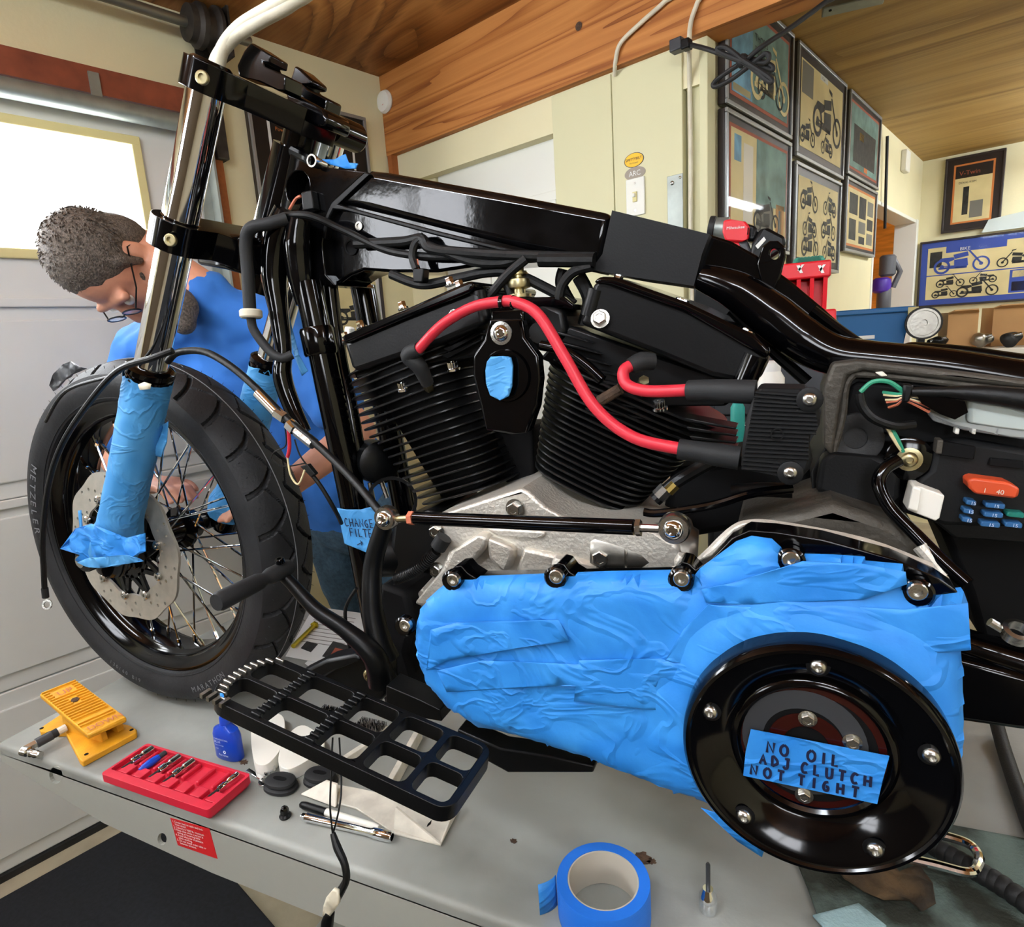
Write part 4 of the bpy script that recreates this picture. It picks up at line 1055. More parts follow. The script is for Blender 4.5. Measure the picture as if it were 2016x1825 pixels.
# handwritten notes: strokes of a marker on tape
GL = {'N': [[(0, 0), (.05, 1), (.6, .05), (.65, 1)]], 'O': [[(.35, 1), (.05, .7), (.05, .25), (.35, 0), (.65, .25), (.65, .75), (.35, 1)]], 'I': [[(.2, 0), (.22, 1)]], 'L': [[(.1, 1), (.08, .02), (.55, .05)]],
      'A': [[(0, 0), (.32, 1), (.62, 0)], [(.12, .4), (.52, .42)]], 'D': [[(.08, 0), (.1, 1), (.5, .75), (.6, .35), (.08, 0)]], 'J': [[(.15, 1), (.65, 1)], [(.45, 1), (.42, .2), (.2, 0), (.02, .2)]], 'C': [[(.6, .85), (.3, 1), (.05, .55), (.2, .05), (.6, .12)]],
      'U': [[(.05, 1), (.08, .15), (.35, 0), (.58, .2), (.6, 1)]], 'T': [[(0, 1), (.7, .97)], [(.36, 1), (.33, 0)]], 'H': [[(.05, 1), (.05, 0)], [(.6, 1), (.6, 0)], [(.05, .5), (.6, .52)]], 'G': [[(.55, .9), (.25, .8), (.08, .4), (.2, .05), (.5, .05), (.55, .4), (.3, .42)]],
      'E': [[(.55, 1), (.08, 1), (.08, 0), (.55, 0)], [(.08, .5), (.5, .5)]], 'F': [[(.6, 1), (.1, 1), (.08, 0)], [(.1, .55), (.5, .55)]], 'R': [[(.08, 0), (.1, 1), (.5, .85), (.45, .55), (.1, .5), (.6, 0)]], '>': [[(0, .2), (1.0, .62)], [(.7, .8), (1.0, .62), (.85, .2)]]}
def write(name, body, origin, right, up, size, adv, r, material, parent):
    right = Vector(right).normalized(); up = Vector(up).normalized(); o = Vector(origin); mb = MB(); nn = right.cross(up)
    x = 0
    for ch in body:
        for st_ in GL.get(ch, []):
            pts = [o + right * (x + a * size * .8) + up * b * size for a, b in st_]
            if len(pts) > 2: pts = spline(pts, 4) if ch in 'OCDGUJR' else pts
            mb.tube(pts, r, 6, flat=.3, flat_dir=nn)
        x += size * adv * (.5 if ch == ' ' else .75 if ch == 'I' else 1)
    return mb.build(name, material, parent)
nt_ = [pY(x, y, .488) for x, y in ((1478, 1436), (1751, 1489), (1738, 1536), (1727, 1583), (1463, 1527), (1468, 1480))]
note = MB().plate([nt_], (0, .0006, 0)).build('tape_note', 'blue_tape', dco, smooth=0)
rgt = (pY(1751, 1489, .488) - pY(1478, 1436, .488)).normalized(); upv = rgt.cross(YD); upv = -upv if upv.z < 0 else upv
for body, px, sz, adv in (('NO  OIL', (1510, 1481), .0098, 1.01), ('ADJ CLUTCH', (1496, 1503), .0090, .98), ('NOT TIGHT', (1478, 1524), .0090, 1.13)):
    q = pY(px[0], px[1], .4872); write('handwriting', body, q, rgt, upv, sz, adv, .0012, 'marker_ink', note)
# note stuck on the down tube
fl = crumple('tape_label', [(664, 1000), (682, 1003), (710, 1003), (738, 996), (742, 1045), (736, 1094), (708, 1082), (678, 1070)], .7125, .0012, 'pale_tape', frame, th=.0008, seed=70, step=.006)
r_ = pY(735, 1035, .711) - pY(680, 1032, .711); u_ = pY(690, 1000, .711) - pY(702, 1060, .711)
for body, px, sz in (('CHANGE', (680, 1036), .0125), ('FILTER', (690, 1056), .0125), ('>', (704, 1076), .012)):
    write('handwriting', body, pY(px[0], px[1], .7100), r_, u_, sz, .72, .0008, 'marker_ink', fl)
# ================================================================ the motorcycle: controls, electrics, cables
ctl = sub_empty('shift_controls', moto, (-.3, .52, 1.1))
bar('shift_lever', [(756, 1035, .60), (735, 1110, .595), (733, 1190, .585), (745, 1260, .58), (760, 1300, .58)], [.011, .012, .013, .016, .018], 'satin_black', ctl, n=14)
for x, y, yy in ((757, 1021, .585), (1326, 1042, .560)):
    q = pY(x, y, yy)
    MB().lathe([(.0095, -.002), (.0135, -.002), (.0148, .001), (.0148, .009), (.0135, .012)], q, YD, 24).build('rod_end', 'steel', ctl)
    bolt('ball_stud', q - YD * .002, -YD, .0095, 'chrome', ctl, 'dome', .007)
bar('rod_thread', [(775, 1022, .592), (815, 1020, .590)], .0042, 'zinc', ctl, sm=False)
bar('rod_thread', [(1250, 1039, .568), (1312, 1041, .568)], .0042, 'steel', ctl, sm=False)
bar('shift_rod', [(818, 1020, .590), (1248, 1038, .568)], .0078, 'gloss_black', ctl, n=16, sm=False)
bar('lock_nut', [(806, 1020, .590), (815, 1020, .590)], .0085, 'wire_copper', ctl, n=6, sm=False)
bar('lock_nut', [(1252, 1039, .568), (1262, 1039, .568)], .0085, 'steel', ctl, n=6, sm=False)
bar('toe_arm', [(552, 1128, .545), (575, 1150, .545), (622, 1200, .548), (680, 1240, .552), (735, 1290, .56), (752, 1340, .57)], [.007, .0075, .009, .010, .014, .018], 'satin_black', ctl, n=14)
pa, pb = pY(557, 1118, .545), None
MB().lathe([(.009, -.012), (.0105, -.008), (.0105, .02), (.0095, .024), (.0075, .03), (.0105, .04), (.0115, .095), (.0095, .10), (0, .10)], pY(557, 1122, .545), -YD, 20).build('toe_peg', 'boot_rubber', ctl)
bolt('toe_peg_bolt', pY(552, 1108, .54), Vector((0, -.2, 1)), .0055, 'gloss_black', ctl, 'socket', .006)
slab('lever_bracket', [(690, 1290), (740, 1280), (756, 1310), (760, 1370), (740, 1390), (600, 1350), (620, 1320)], .57, .60, 'satin_black', ctl, bevel=.004)
slab('linkage_plate', [(580, 1330), (640, 1300), (700, 1288), (712, 1300), (660, 1320), (620, 1345), (590, 1356)], .56, .59, 'satin_black', ctl, bevel=.004)
bolt('pivot_pin', pY(727, 1330, .569), -YD, .0085, 'zinc', ctl, 'dome', .004)
bolt('pivot_screw', pY(772, 1372, .56), -YD, .006, 'steel', ctl, 'dome', .004)
slab('board_hanger', [(760, 1350), (830, 1380), (866, 1398), (870, 1420), (800, 1408), (760, 1390)], .54, .57, 'satin_black', ctl, bevel=.004)
slab('side_stand_lug', [(900, 1436), (985, 1474), (1080, 1488), (1170, 1508), (1168, 1522), (1000, 1522), (960, 1500), (900, 1470)], .545, .57, 'satin_black', ctl, bevel=.005)
# ---- footboard
FBF = Vector((-.556, 0, 1.056)); FBR = Vector((-.262, 0, .997)); YF, YN = .495, .402
fbd = (FBR - FBF); FBL = fbd.length; fbd.normalize(); fbu = Vector((-fbd.z, 0, fbd.x))
fboard = sub_empty('footboard', moto, FBF + YD * .45)
def fb(s, t, h=0.): return FBF + fbd * (s * FBL) + YD * (YF + (YN - YF) * t) + fbu * h
def fring(inset):
    o = []
    Wd = YF - YN
    i_s = inset / FBL; i_t = inset / Wd
    def cor(cs, ct, rs, a0, a1, n=7):
        rt = rs * FBL / Wd
        for k in range(n):
            a = a0 + (a1 - a0) * k / (n - 1); o.append((cs + rs * math.cos(a), ct + rt * math.sin(a)))
    r1 = max(.015, .10 - i_s); r2 = max(.012, .055 - i_s)
    rt1 = r1 * FBL / Wd; rt2 = r2 * FBL / Wd
    cor(i_s + r1, i_t + rt1, r1, PI, 1.5 * PI); cor(1 - i_s - r2, i_t + rt2, r2, 1.5 * PI, 2 * PI)
    cor(1 - i_s - r2, 1 - i_t - rt2, r2, 0, .5 * PI); cor(i_s + r1, 1 - i_t - rt1, r1, .5 * PI, PI)
    return o
def fcell(s0, s1, t0, t1, r=.008):
    o = []; rs = r / FBL; rt = r / (YF - YN)
    for cs, ct, a0 in ((s1 - rs, t1 - rt, 0), (s0 + rs, t1 - rt, PI / 2), (s0 + rs, t0 + rt, PI), (s1 - rs, t0 + rt, 1.5 * PI)):
        for k in range(5):
            a = a0 + PI / 2 * k / 4; o.append(fb(cs + rs * math.cos(a), ct + rt * math.sin(a)))
    return o
cells = [fcell(.050, .218, .12, .47), fcell(.045, .218, .525, .89)]
for s0, s1 in ((.242, .447), (.471, .641), (.665, .821), (.845, .974)):
    cells += [fcell(s0, s1, .062, .474), fcell(s0, s1, .526, .938)]
MB().plate([[fb(s, t) for s, t in fring(0)]] + cells, fbu * -.017).build('board_plate', 'satin_black', fboard, bevel=.0016)
for s0, n in ((.015, 12), (.23, 12), (.46, 12)):
    for k in range(n):
        t = .06 + .88 * k / (n - 1)
        ds = 0 if s0 > .1 else .09 * (2 * abs(t - .5)) ** 3
        a = fb(s0 + ds - .012, t, .0008); b = fb(s0 + ds + .026, t, .0008)
        MB().box((a + b) / 2, ((b - a).length, .0036, .005), Matrix((fbd, YD, fbu)).transposed()).build('tooth', 'brushed' if s0 < .1 else 'satin_black', fboard, bevel=.0008, bseg=1)
for k in range(4):
    a = fb(.015 + .03 * k, .97 - .0 * k, .0008); MB().box(a, (.004, .012, .005), Matrix((fbd, YD, fbu)).transposed()).build('tooth', 'brushed', fboard)
crumple('tape_scrap', [(434, 1364), (440, 1366), (442, 1380), (449, 1388), (440, 1386), (435, 1378)], .408, .001, 'blue_tape', fboard, seed=40, step=.004)
# ---- electrical box behind the coil
eb = sub_empty('electrical_box', moto, (.1, YC, 1.2))
slab('box_body', [(1655, 716), (1760, 722), (2016, 752), (2180, 775), (2180, 1080), (1880, 1060), (1830, 1020), (1640, 980), (1600, 975), (1596, 930), (1625, 880), (1628, 780)], .72, .87, 'matte_black', eb, bevel=.010, bseg=3)
slab('box_recess', [(1660, 800), (1672, 762), (1690, 752), (2016, 778), (2180, 795), (2180, 900), (1800, 870), (1655, 830)], .712, .722, 'deep_black', eb, bevel=.004)
bar('box_lip', [(1640, 890, .708), (1658, 820, .708), (1664, 765, .708), (1676, 742, .708), (1700, 736, .708), (1850, 750, .708), (2016, 770, .708), (2180, 790, .708)], .0042, 'case_dark', eb, n=10)
slab('box_flange', [(1622, 760), (1640, 715), (1690, 708), (1760, 716), (2016, 748), (2180, 770), (2180, 788), (2016, 764), (1700, 730), (1668, 740), (1656, 790), (1640, 900), (1622, 880)], .70, .73, 'case_dark', eb, bevel=.006, bseg=3)
slab('lip_clip', [(1723, 733), (1738, 731), (1748, 740), (1735, 742)], .70, .71, 'bench_white', eb, bevel=.001)
MB().lathe([(.026, 0), (.0255, .006), (.019, .0065), (.011, .003), (.010, -.010), (0, -.010)], pY(1684, 862, .712), -YD, 30).build('rubber_grommet', 'rubber', eb)
slab('cover_lower', [(1606, 968), (1616, 905), (1634, 892), (1740, 902), (1775, 920), (1772, 980), (1740, 1010), (1640, 985)], .695, .73, 'matte_black', eb, bevel=.008, bseg=3)
slab('fuse_panel', [(1776, 1010), (1792, 960), (1830, 930), (1840, 890), (1850, 872), (1900, 866), (2016, 886), (2180, 905), (2180, 1060), (2010, 1040), (1860, 1036)], .692, .73, 'matte_black', eb, bevel=.006)
q = pY(1788, 902, .70)
MB().lathe([(.021, 0), (.021, .004), (.017, .006)], q, -YD, 28).build('ground_pad', 'gloss_black', eb)
MB().lathe([(.0115, .004), (.0115, .0065), (.008, .0072)], q, -YD, 24).build('ground_washer', 'zinc', eb)
bolt('ground_bolt', q - YD * .006, -YD, .0075, 'zinc', eb, 'dome', .005)
rl = slab('relay', [(1786, 1004), (1798, 956), (1812, 958), (1860, 976), (1850, 1020), (1842, 1026)], .672, .70, 'white_plastic', eb, bevel=.003)
slab('relay_side', [(1786, 1004), (1798, 956), (1814, 962), (1808, 1010)], .668, .69, 'white_plastic', rl, bevel=.002)
of_ = slab('maxi_fuse', [(1905, 945), (1918, 941), (1985, 950), (2009, 962), (2006, 978), (1994, 982), (1920, 973), (1907, 960)], .672, .70, 'orange_plastic', eb, bevel=.003)
text('fuse_mark', '40', pY(1960, 972, .6705), Vector((1, 0, -.1)), Vector((.1, 0, 1)), .006, 'bench_white', of_, depth=.0006)
text('fuse_mark', '1', pY(1934, 969, .6705), Vector((1, 0, -.1)), Vector((.1, 0, 1)), .006, 'bench_white', of_, depth=.0006)
for i, (x, y, w, nm, ml) in enumerate(((1903, 984, 20, '15', 'fuse_blue'), (1898, 1001, 20, '15', 'fuse_blue'), (1895, 1018, 20, '15', 'fuse_blue'), (1942, 990, 38, '15', 'fuse_blue'), (1938, 1008, 38, '15', 'fuse_blue'), (1932, 1027, 38, '15', 'fuse_blue'), (1984, 1008, 34, '', 'fuse_green'), (1980, 1028, 34, '15', 'fuse_blue'))):
    fz = slab('blade_fuse', [(x, y), (x + w, y + 3), (x + w - 1, y + 13), (x - 2, y + 9)], .680, .70, ml, eb, bevel=.0012)
    if nm: text('fuse_mark', nm, pY(x + w * .35, y + 9, .679), Vector((1, 0, -.1)), Vector((.1, 0, 1)), .0045, 'bottle_print', fz, depth=.0004)
slab('socket_slot', [(1850, 868), (1922, 880), (1918, 905), (1846, 895)], .686, .70, 'deep_black', eb, bevel=.001)
slab('socket_rim', [(1846, 866), (1858, 866), (1854, 895), (1842, 893)], .684, .70, 'case_dark', eb, bevel=.001)
slab('slot', [(1950, 902), (2016, 908), (2016, 924), (1946, 916)], .688, .70, 'deep_black', eb, bevel=.001)
md = slab('control_module', [(1812, 776), (1860, 780), (1930, 788), (2012, 806), (2030, 830), (2030, 862), (1990, 860), (1880, 836), (1840, 820), (1826, 806)], .69, .72, 'galv', eb, bevel=.004)
slab('module_base', [(1826, 812), (1840, 812), (1880, 830), (2030, 850), (2030, 868), (1900, 848), (1840, 830)], .686, .70, 'lens_glass', md, bevel=.003)
slab('module_cover', [(1905, 784), (1990, 798), (2030, 815), (2030, 850), (1960, 842), (1905, 832)], .684, .69, 'clear_plastic', md, bevel=.003)
for x in (1882, 1915, 1960):
    slab('module_foot', [(x, 842), (x + 8, 844), (x + 6, 856), (x - 2, 854)], .69, .70, 'white_plastic', md, bevel=.001)
slab('taped_bundle', [(1800, 770), (1830, 776), (1900, 790), (1906, 812), (1880, 826), (1850, 815), (1815, 795)], .676, .69, 'gloss_black', eb, bevel=.004)
bar('harness_sleeve', [(1795, 772, .68), (1860, 772, .678), (1930, 776, .678), (2016, 786, .678), (2100, 800, .678)], [.0045, .005, .008, .010, .010], 'harness', eb, n=12)
for i in range(7):
    bar('loom_wire', [(1738 + i * 2, 772 + i * 5, .69), (1765, 776 + i * 3.4, .684), (1782, 776 + i * 2, .682), (1830, 784 + i * 4.5, .682)], .0016, ('wire_green', 'wire_cream', 'harness', 'wire_cream', 'wire_copper', 'harness', 'wire_copper')[i], eb, n=6)
bar('ground_wire', [(1780, 772, .682), (1750, 752, .68), (1718, 752, .68), (1694, 772, .68)], .0022, 'wire_green', eb, n=8)
bar('ground_sleeve', [(1692, 774, .68), (1698, 800, .68), (1720, 824, .68), (1760, 838, .684), (1800, 836, .69)], .0045, 'harness', eb, n=10)
bar('ground_wire', [(1742, 834, .688), (1762, 868, .686), (1776, 888, .688)], .0018, 'wire_cream', eb, n=6)
bar('ground_wire', [(1750, 834, .688), (1768, 866, .686), (1778, 890, .688)], .0018, 'wire_green', eb, n=6)
slab('loom_clip', [(1778, 756), (1800, 758), (1798, 770), (1790, 792), (1776, 794), (1778, 776)], .676, .69, 'satin_black', eb, bevel=.002)
bar('battery_cable', [(1770, 905, .672), (1740, 925, .666), (1730, 955, .66), (1752, 1000, .652), (1800, 1050, .64), (1850, 1100, .625), (1905, 1150, .61)], .0062, 'gloss_black', eb, n=12)
bar('vent_hose', [(1810, 1075, .63), (1840, 1110, .625), (1860, 1135, .62)], .0062, 'case_alu', eb, n=10)
slab('lower_tray', [(1850, 1040), (2016, 1046), (2180, 1080), (2180, 1300), (1930, 1260), (1905, 1170)], .74, .86, 'deep_black', eb, bevel=.008)
# chrome fitting at the rear
bar('adjuster_rod', [(1948, 1224, .66), (1985, 1246, .66)], .004, 'steel', eb, n=10)
MB().lathe([(.012, 0), (.012, .010), (.008, .011), (.008, 0)], pY(1998, 1252, .66), Vector((.1, -.5, 1)), 20, cap=False).build('adjuster_eye', 'steel', eb)
# ---- loom and cables
lm = sub_empty('cables', moto, (-.6, .72, 1.3))
bar('wrapped_loom', [(570, 420, .735), (548, 470, .73), (540, 540, .725), (548, 610, .72), (558, 690, .715), (556, 740, .71), (575, 800, .71), (600, 850, .71)], [.022, .022, .019, .014, .012, .014, .013, .010], 'worn_black', lm, n=12)
bar('wrapped_loom', [(590, 430, .728), (585, 480, .728), (590, 540, .728), (600, 600, .728)], [.016, .020, .018, .012], 'worn_black', lm, n=12)
bar('rubber_hose', [(565, 430, .715), (530, 440, .70), (494, 450, .69), (484, 480, .69), (488, 540, .69), (492, 612, .688)], .0088, 'boot_rubber', lm, n=14)
MB().lathe([(.0135, -.006), (.0155, -.004), (.0155, .004), (.0135, .006)], pY(494, 618, .688), Vector((0, .1, 1)), 22).build('hose_clamp', 'ivory', lm)
bar('rubber_hose', [(494, 622, .688), (500, 650, .688), (530, 690, .69), (555, 705, .692), (575, 698, .70)], .0065, 'boot_rubber', lm, n=12)
bar('clutch_cable', [(330, 712, .66), (350, 694, .66), (400, 692, .66), (450, 718, .655), (500, 760, .65), (560, 820, .645), (640, 890, .635), (700, 950, .62), (748, 1008, .60)], .0052, 'harness', lm, n=12)
bar('cable_adjuster', [(508, 774, .648), (545, 812, .646)], .0078, 'chrome', lm, n=12, sm=False)
bar('cable_adjuster', [(545, 812, .646), (562, 824, .645)], .0085, 'steel', lm, n=6, sm=False)
bar('cable_adjuster', [(570, 834, .644), (582, 846, .643)], .0092, 'chrome', lm, n=6, sm=False)
bar('cable_adjuster', [(585, 848, .643), (618, 874, .640)], .0082, 'steel', lm, n=8, sm=False)
bar('brake_wire', [(340, 690, .645), (300, 705, .635), (232, 730, .63), (170, 800, .63), (120, 880, .63), (95, 960, .63), (84, 1060, .63), (86, 1120, .63), (88, 1165, .63)], .0048, 'harness', lm, n=10)
bar('crimp', [(88, 1158, .63), (90, 1176, .63)], .0058, 'boot_rubber', lm, sm=False)
MB().lathe([(.0095, -.0012), (.0095, .0012), (.006, .0012), (.006, -.0012), (.0095, -.0012)], pY(93, 1190, .63), Vector((.35, -.9, .3)), 20, cap=False).build('ring_terminal', 'steel', lm)
bar('speed_wire', [(215, 742, .64), (130, 770, .64), (90, 830, .66)], .0028, 'harness', lm, n=8)
bar('sensor_wire', [(568, 845, .66), (570, 880, .66), (566, 900, .66)], .0026, 'wire_red', lm, n=8)
bar('sensor_wire', [(566, 900, .66), (572, 935, .66), (587, 953, .66), (600, 925, .66)], .0014, 'wire_cream', lm, n=6)
bar('sensor_wire', [(560, 835, .662), (563, 876, .662), (540, 890, .662), (536, 905, .662), (560, 918, .662), (600, 912, .662)], .0010, 'harness', lm, n=6)
bar('sensor_wire', [(580, 865, .662), (590, 895, .662), (606, 918, .662)], .0012, 'harness', lm, n=6)
bar('sensor_lead', [(600, 918, .664), (630, 955, .67), (660, 1005, .68), (672, 1030, .70)], .0032, 'harness', lm, n=8)
slab('lead_tip', [(590, 918), (604, 914), (620, 934), (612, 940)], .660, .668, 'harness', lm, bevel=.001)
for i, (pts, r) in enumerate((
    ([(560, 425, .72), (610, 425, .72), (680, 455, .742), (760, 492, .748), (840, 505, .748), (905, 505, .748)], .0052),
    ([(700, 480, .75), (790, 476, .748), (830, 470, .744), (850, 490, .742), (950, 500, .74), (1060, 505, .74), (1170, 508, .742)], .0068),
    ([(815, 470, .745), (860, 490, .742), (930, 515, .742), (990, 518, .742), (1030, 505, .742)], .0058),
    ([(770, 540, .752), (830, 560, .752), (900, 548, .75), (960, 536, .75), (1010, 538, .75), (1080, 570, .75), (1130, 600, .75)], .0066),
    ([(905, 505, .748), (1000, 507, .745), (1060, 506, .745)], .0046),
    ([(835, 465, .744), (818, 480, .742), (812, 505, .74), (820, 530, .738)], .0056),
    ([(1062, 512, .735), (1100, 512, .735), (1170, 512, .735)], .0085),
    ([(1165, 524, .735), (1130, 535, .735), (1108, 560, .735), (1100, 590, .735)], .0062),
    ([(1035, 510, .736), (1000, 540, .73), (970, 575, .725), (945, 605, .722)], .0060),
    ([(985, 545, .735), (1000, 570, .735), (1006, 592, .735)], .0046),
    ([(1140, 545, .76), (1160, 590, .76), (1150, 640, .76)], .009),
    ([(1110, 530, .77), (1105, 560, .77), (1125, 600, .77)], .008))):
    bar('wiring_loom', pts, r, 'harness', lm, n=10)
slab('loom_plug', [(812, 528), (834, 528), (832, 556), (812, 556)], .732, .748, 'satin_black', lm, bevel=.002)
for dx in (0, 4): bar('copper_wire', [(818 + dx, 510, .738), (820 + dx, 530, .738)], .0010, 'wire_copper', lm, n=5)
bar('copper_wire', [(570, 412, .742), (582, 392, .742), (592, 386, .742)], .0022, 'wire_copper', lm, n=6)
slab('neck_plug', [(592, 378), (612, 374), (618, 412), (596, 416)], .738, .752, 'satin_black', lm, bevel=.002)
bar('corrugated_sleeve', [(870, 1062, .66), (850, 1095, .655), (820, 1122, .65), (780, 1140, .65)], .0072, 'harness', lm, n=12)
pts = spline([pY(858, 1086, .652), pY(820, 1122, .65), pY(780, 1140, .65)], 14)
for k in range(0, len(pts) - 1, 1):
    MB().lathe([(.0072, -.0008), (.0082, 0), (.0072, .0008)], pts[k], pts[k + 1] - pts[k], 12).build('sleeve_ring', 'harness', lm)
bar('sleeve_end', [(875, 1058, .655), (862, 1078, .653)], .0105, 'boot_rubber', lm, n=12, sm=False)
bar('stator_lead', [(775, 1150, .655), (792, 1175, .655), (805, 1200, .655), (795, 1222, .655)], .0048, 'harness', lm, n=10)
bar('side_wire', [(702, 1158, .70), (680, 1200, .70), (686, 1260, .70), (690, 1290, .70)], .0028, 'harness', lm, n=8)
bar('gear_cable', [(1268, 1008, .62), (1300, 1010, .62), (1400, 995, .625), (1480, 972, .63), (1560, 962, .64)], .0045, 'gloss_black', lm, n=10)
bar('sensor_stub', [(1290, 985, .65), (1330, 950, .655), (1380, 920, .66), (1420, 900, .67)], .0075, 'satin_black', lm, n=10)
bar('sensor_fitting', [(1296, 978, .648), (1312, 962, .65)], .0085, 'steel', lm, n=8, sm=False)
bar('sensor_fitting', [(1316, 968, .648), (1330, 954, .65)], .0060, 'brass', lm, n=8, sm=False)
bar('airbox_pipe', [(1440, 968, .68), (1500, 964, .68), (1560, 966, .68)], .008, 'satin_black', lm, n=12)
# strands and plug hanging from the footboard
hang = sub_empty('hanging_lead', moto, pZ(655, 1600, .9))
def pts_y(l): return [(x, y, yy) for x, y, yy in l]
bar('thin_strand', [(655, 1452, .44), (652, 1520, .42), (650, 1590, .405), (655, 1640, .40)], .0010, 'harness', hang, n=6)
bar('thin_strand', [(668, 1452, .44), (672, 1540, .42), (668, 1590, .405), (656, 1640, .40)], .0010, 'harness', hang, n=6)
bar('sleeved_lead', [(655, 1640, .40), (664, 1668, .396), (678, 1700, .392), (682, 1730, .39), (672, 1752, .388), (662, 1770, .386)], [.0026, .0040, .0036, .0036, .0042, .0042], 'harness', hang, n=10)
crumple('masking_wrap', [(648, 1760), (658, 1748), (668, 1752), (670, 1776), (660, 1790), (650, 1804), (636, 1800), (638, 1782)], .384, .003, 'ivory', hang, th=.004, seed=50, step=.004)
bar('lead_plug', [(650, 1796, .386), (645, 1815, .386), (642, 1840, .386)], [.0045, .0062, .0062], 'satin_black', hang, n=12)
# tape left on the neck
crumple('tape_scrap', [(634, 314), (662, 314), (676, 306), (682, 304), (686, 320), (704, 322), (700, 332), (680, 332), (650, 324)], .752, .004, 'blue_tape', frame, seed=60, step=.006)
crumple('tape_scrap', [(566, 600), (574, 640), (590, 700), (606, 730), (596, 740), (580, 700), (568, 650)], .74, .003, 'pale_tape', lm, seed=61, step=.006)
# ================================================================ lift and what lies on it
lift = thing('lift_table', 'grey steel motorcycle lift table under the motorcycle', 'lift table', (-.2, .88, 0))
LX0, LX1, LY0, LY1 = -1.335, 1.55, .545, 1.225
prof_ = [(LY0, .700), (LY0, .712), (LY0 + .0012, .7165), (LY0 + .0045, .7192), (LY0 + .010, DECK), (LY1 - .010, DECK), (LY1 - .0045, .7192), (LY1 - .0012, .7165), (LY1, .712), (LY1, .700)]
MB().plate([[Vector((LX0, y, z)) for y, z in prof_]], (LX1 - LX0, 0, 0)).build('deck', 'lift_grey', lift, smooth=40)
for y in (LY0, LY1 - .006):
    hole = [pY(110 + 13 * math.cos(2 * PI * i / 20), 1526 + 17 * math.sin(2 * PI * i / 20), LY0) for i in range(20)]
    hole = [Vector((p.x, y, p.z)) for p in hole]
    hole2 = [Vector((p.x, y, p.z)) for p in [pY(319 + 9 * math.cos(2 * PI * i / 16), 1652 + 12 * math.sin(2 * PI * i / 16), LY0) for i in range(16)]]
    MB().plate([[Vector((LX0, y, .7002)), Vector((LX1, y, .7002)), Vector((LX1, y, .612)), Vector((-.80, y, .618)), Vector((-1.055, y, .632)), Vector((LX0, y, .684))], hole, hole2], (0, .006, 0)).build('side_skirt', 'lift_side', lift, smooth=0)
MB().box((LX0 + .003, (LY0 + LY1) / 2, .70), (.006, LY1 - LY0, .03)).build('end_skirt', 'lift_side', lift, smooth=0)
# scissor legs and base under the table
MB().box((.1, .885, .03), (2.2, .5, .06)).build('base_frame', 'lift_side', lift, smooth=0, bevel=.004)
for y in (.68, 1.09):
    for s in (-1, 1):
        a = Vector((.1 - .75 * s, y, .06)); b = Vector((.1 + .55 * s, y + .03 * s, .69))
        d = (b - a); L = d.length; d.normalize(); n = Vector((-d.z, 0, d.x))
        MB().box((a + b) / 2, (L, .02, .06), Matrix((d, YD, n)).transposed()).build('scissor_arm', 'lift_side', lift, smooth=0)
MB().plate([[Vector((p.x, .5445, p.z)) for p in (pY(335, 1610, .5445), pY(412, 1632, .5445), pY(428, 1691, .5445), pY(350, 1664, .5445))]], (0, .0006, 0)).build('warning_label', 'sticker_red', lift, smooth=0)
lab = (('1. Center load on table and lock', 0), ('front wheel.', .1), ('2. Capacity is 1000 lb. maximum', 0), ('3. Keep clear while a person is', 0), ('raising or lowering table.', .1), ('4. Keep safety bar in position', 0), ('when working.', .1), ('5. Do not stand under table or', 0), ('between scissors.', .1))
A0, A1 = pY(338, 1617, .544), pY(412, 1639, .544); B0 = pY(350, 1660, .544)
for i, (tx, ind) in enumerate(lab):
    o = A0 + (B0 - A0) * (i / 8.2) + (A1 - A0) * (.02 + ind * .6)
    text('label_line', tx, o, A1 - A0, Vector((-.06, 0, 1)), .0052, 'paper', lift, depth=.0004)
# grease stains, each with its own outline
random.seed(5)
for px, py, r in ((1262, 1688, 22), (1282, 1696, 10), (1010, 1655, 8), (480, 1500, 9)):
    o = []
    for i in range(18):
        a = 2 * PI * i / 18; rr = r * (.6 + .6 * random.random()); q = pZ(px + math.cos(a) * rr, py + math.sin(a) * rr * .6, DECK + .0006); o.append(q)
    MB().plate([o], (0, 0, -.0004)).build('grease_stain', 'rust', lift, smooth=0)
def dslab(name, px, z, h, material, parent=None, bevel=.002, rnd=0, bseg=2, z_in=None):
    """outline in photo pixels on the level z, extruded down by h"""
    o = [pZ(x, y, z) for x, y in px]
    if rnd: o = spline(o, rnd, True)
    return MB().plate([o], (0, 0, -h)).build(name, material, parent, bevel=bevel, bseg=bseg)
# ---- yellow foot pedal
pd = thing('foot_pedal', 'yellow cast foot pedal marked up and down on the lift deck', 'foot pedal', (-1.19, .62, DECK))
dslab('pedal_base', [(162, 1499), (156, 1494), (128, 1440), (80, 1440), (77, 1434), (122, 1404), (150, 1400), (180, 1412), (254, 1427), (269, 1436), (268, 1442)], DECK + .012, .0118, 'pedal_yellow', pd, bevel=.002)
PL, PT, PR, PB = Vector((-1.281, .603, .80)), Vector((-1.265, .66, .80)), Vector((-1.094, .640, .765)), Vector((-1.111, .580, .765))
n_ = (PT - PL).cross(PB - PL).normalized(); n_ = n_ if n_.z > 0 else -n_
MB().plate([[PL, PB, PR, PT]], n_ * -.010).build('pedal_pad', 'pedal_yellow', pd, bevel=.003)
MB().plate([[Vector((-1.235, .605, DECK + .01)), Vector((-1.12, .605, DECK + .01)), Vector((-1.125, .605, .762)), Vector((-1.19, .605, .782)), Vector((-1.225, .605, .785))]], (0, .012, 0)).build('pedal_cheek', 'pedal_yellow', pd, bevel=.002)
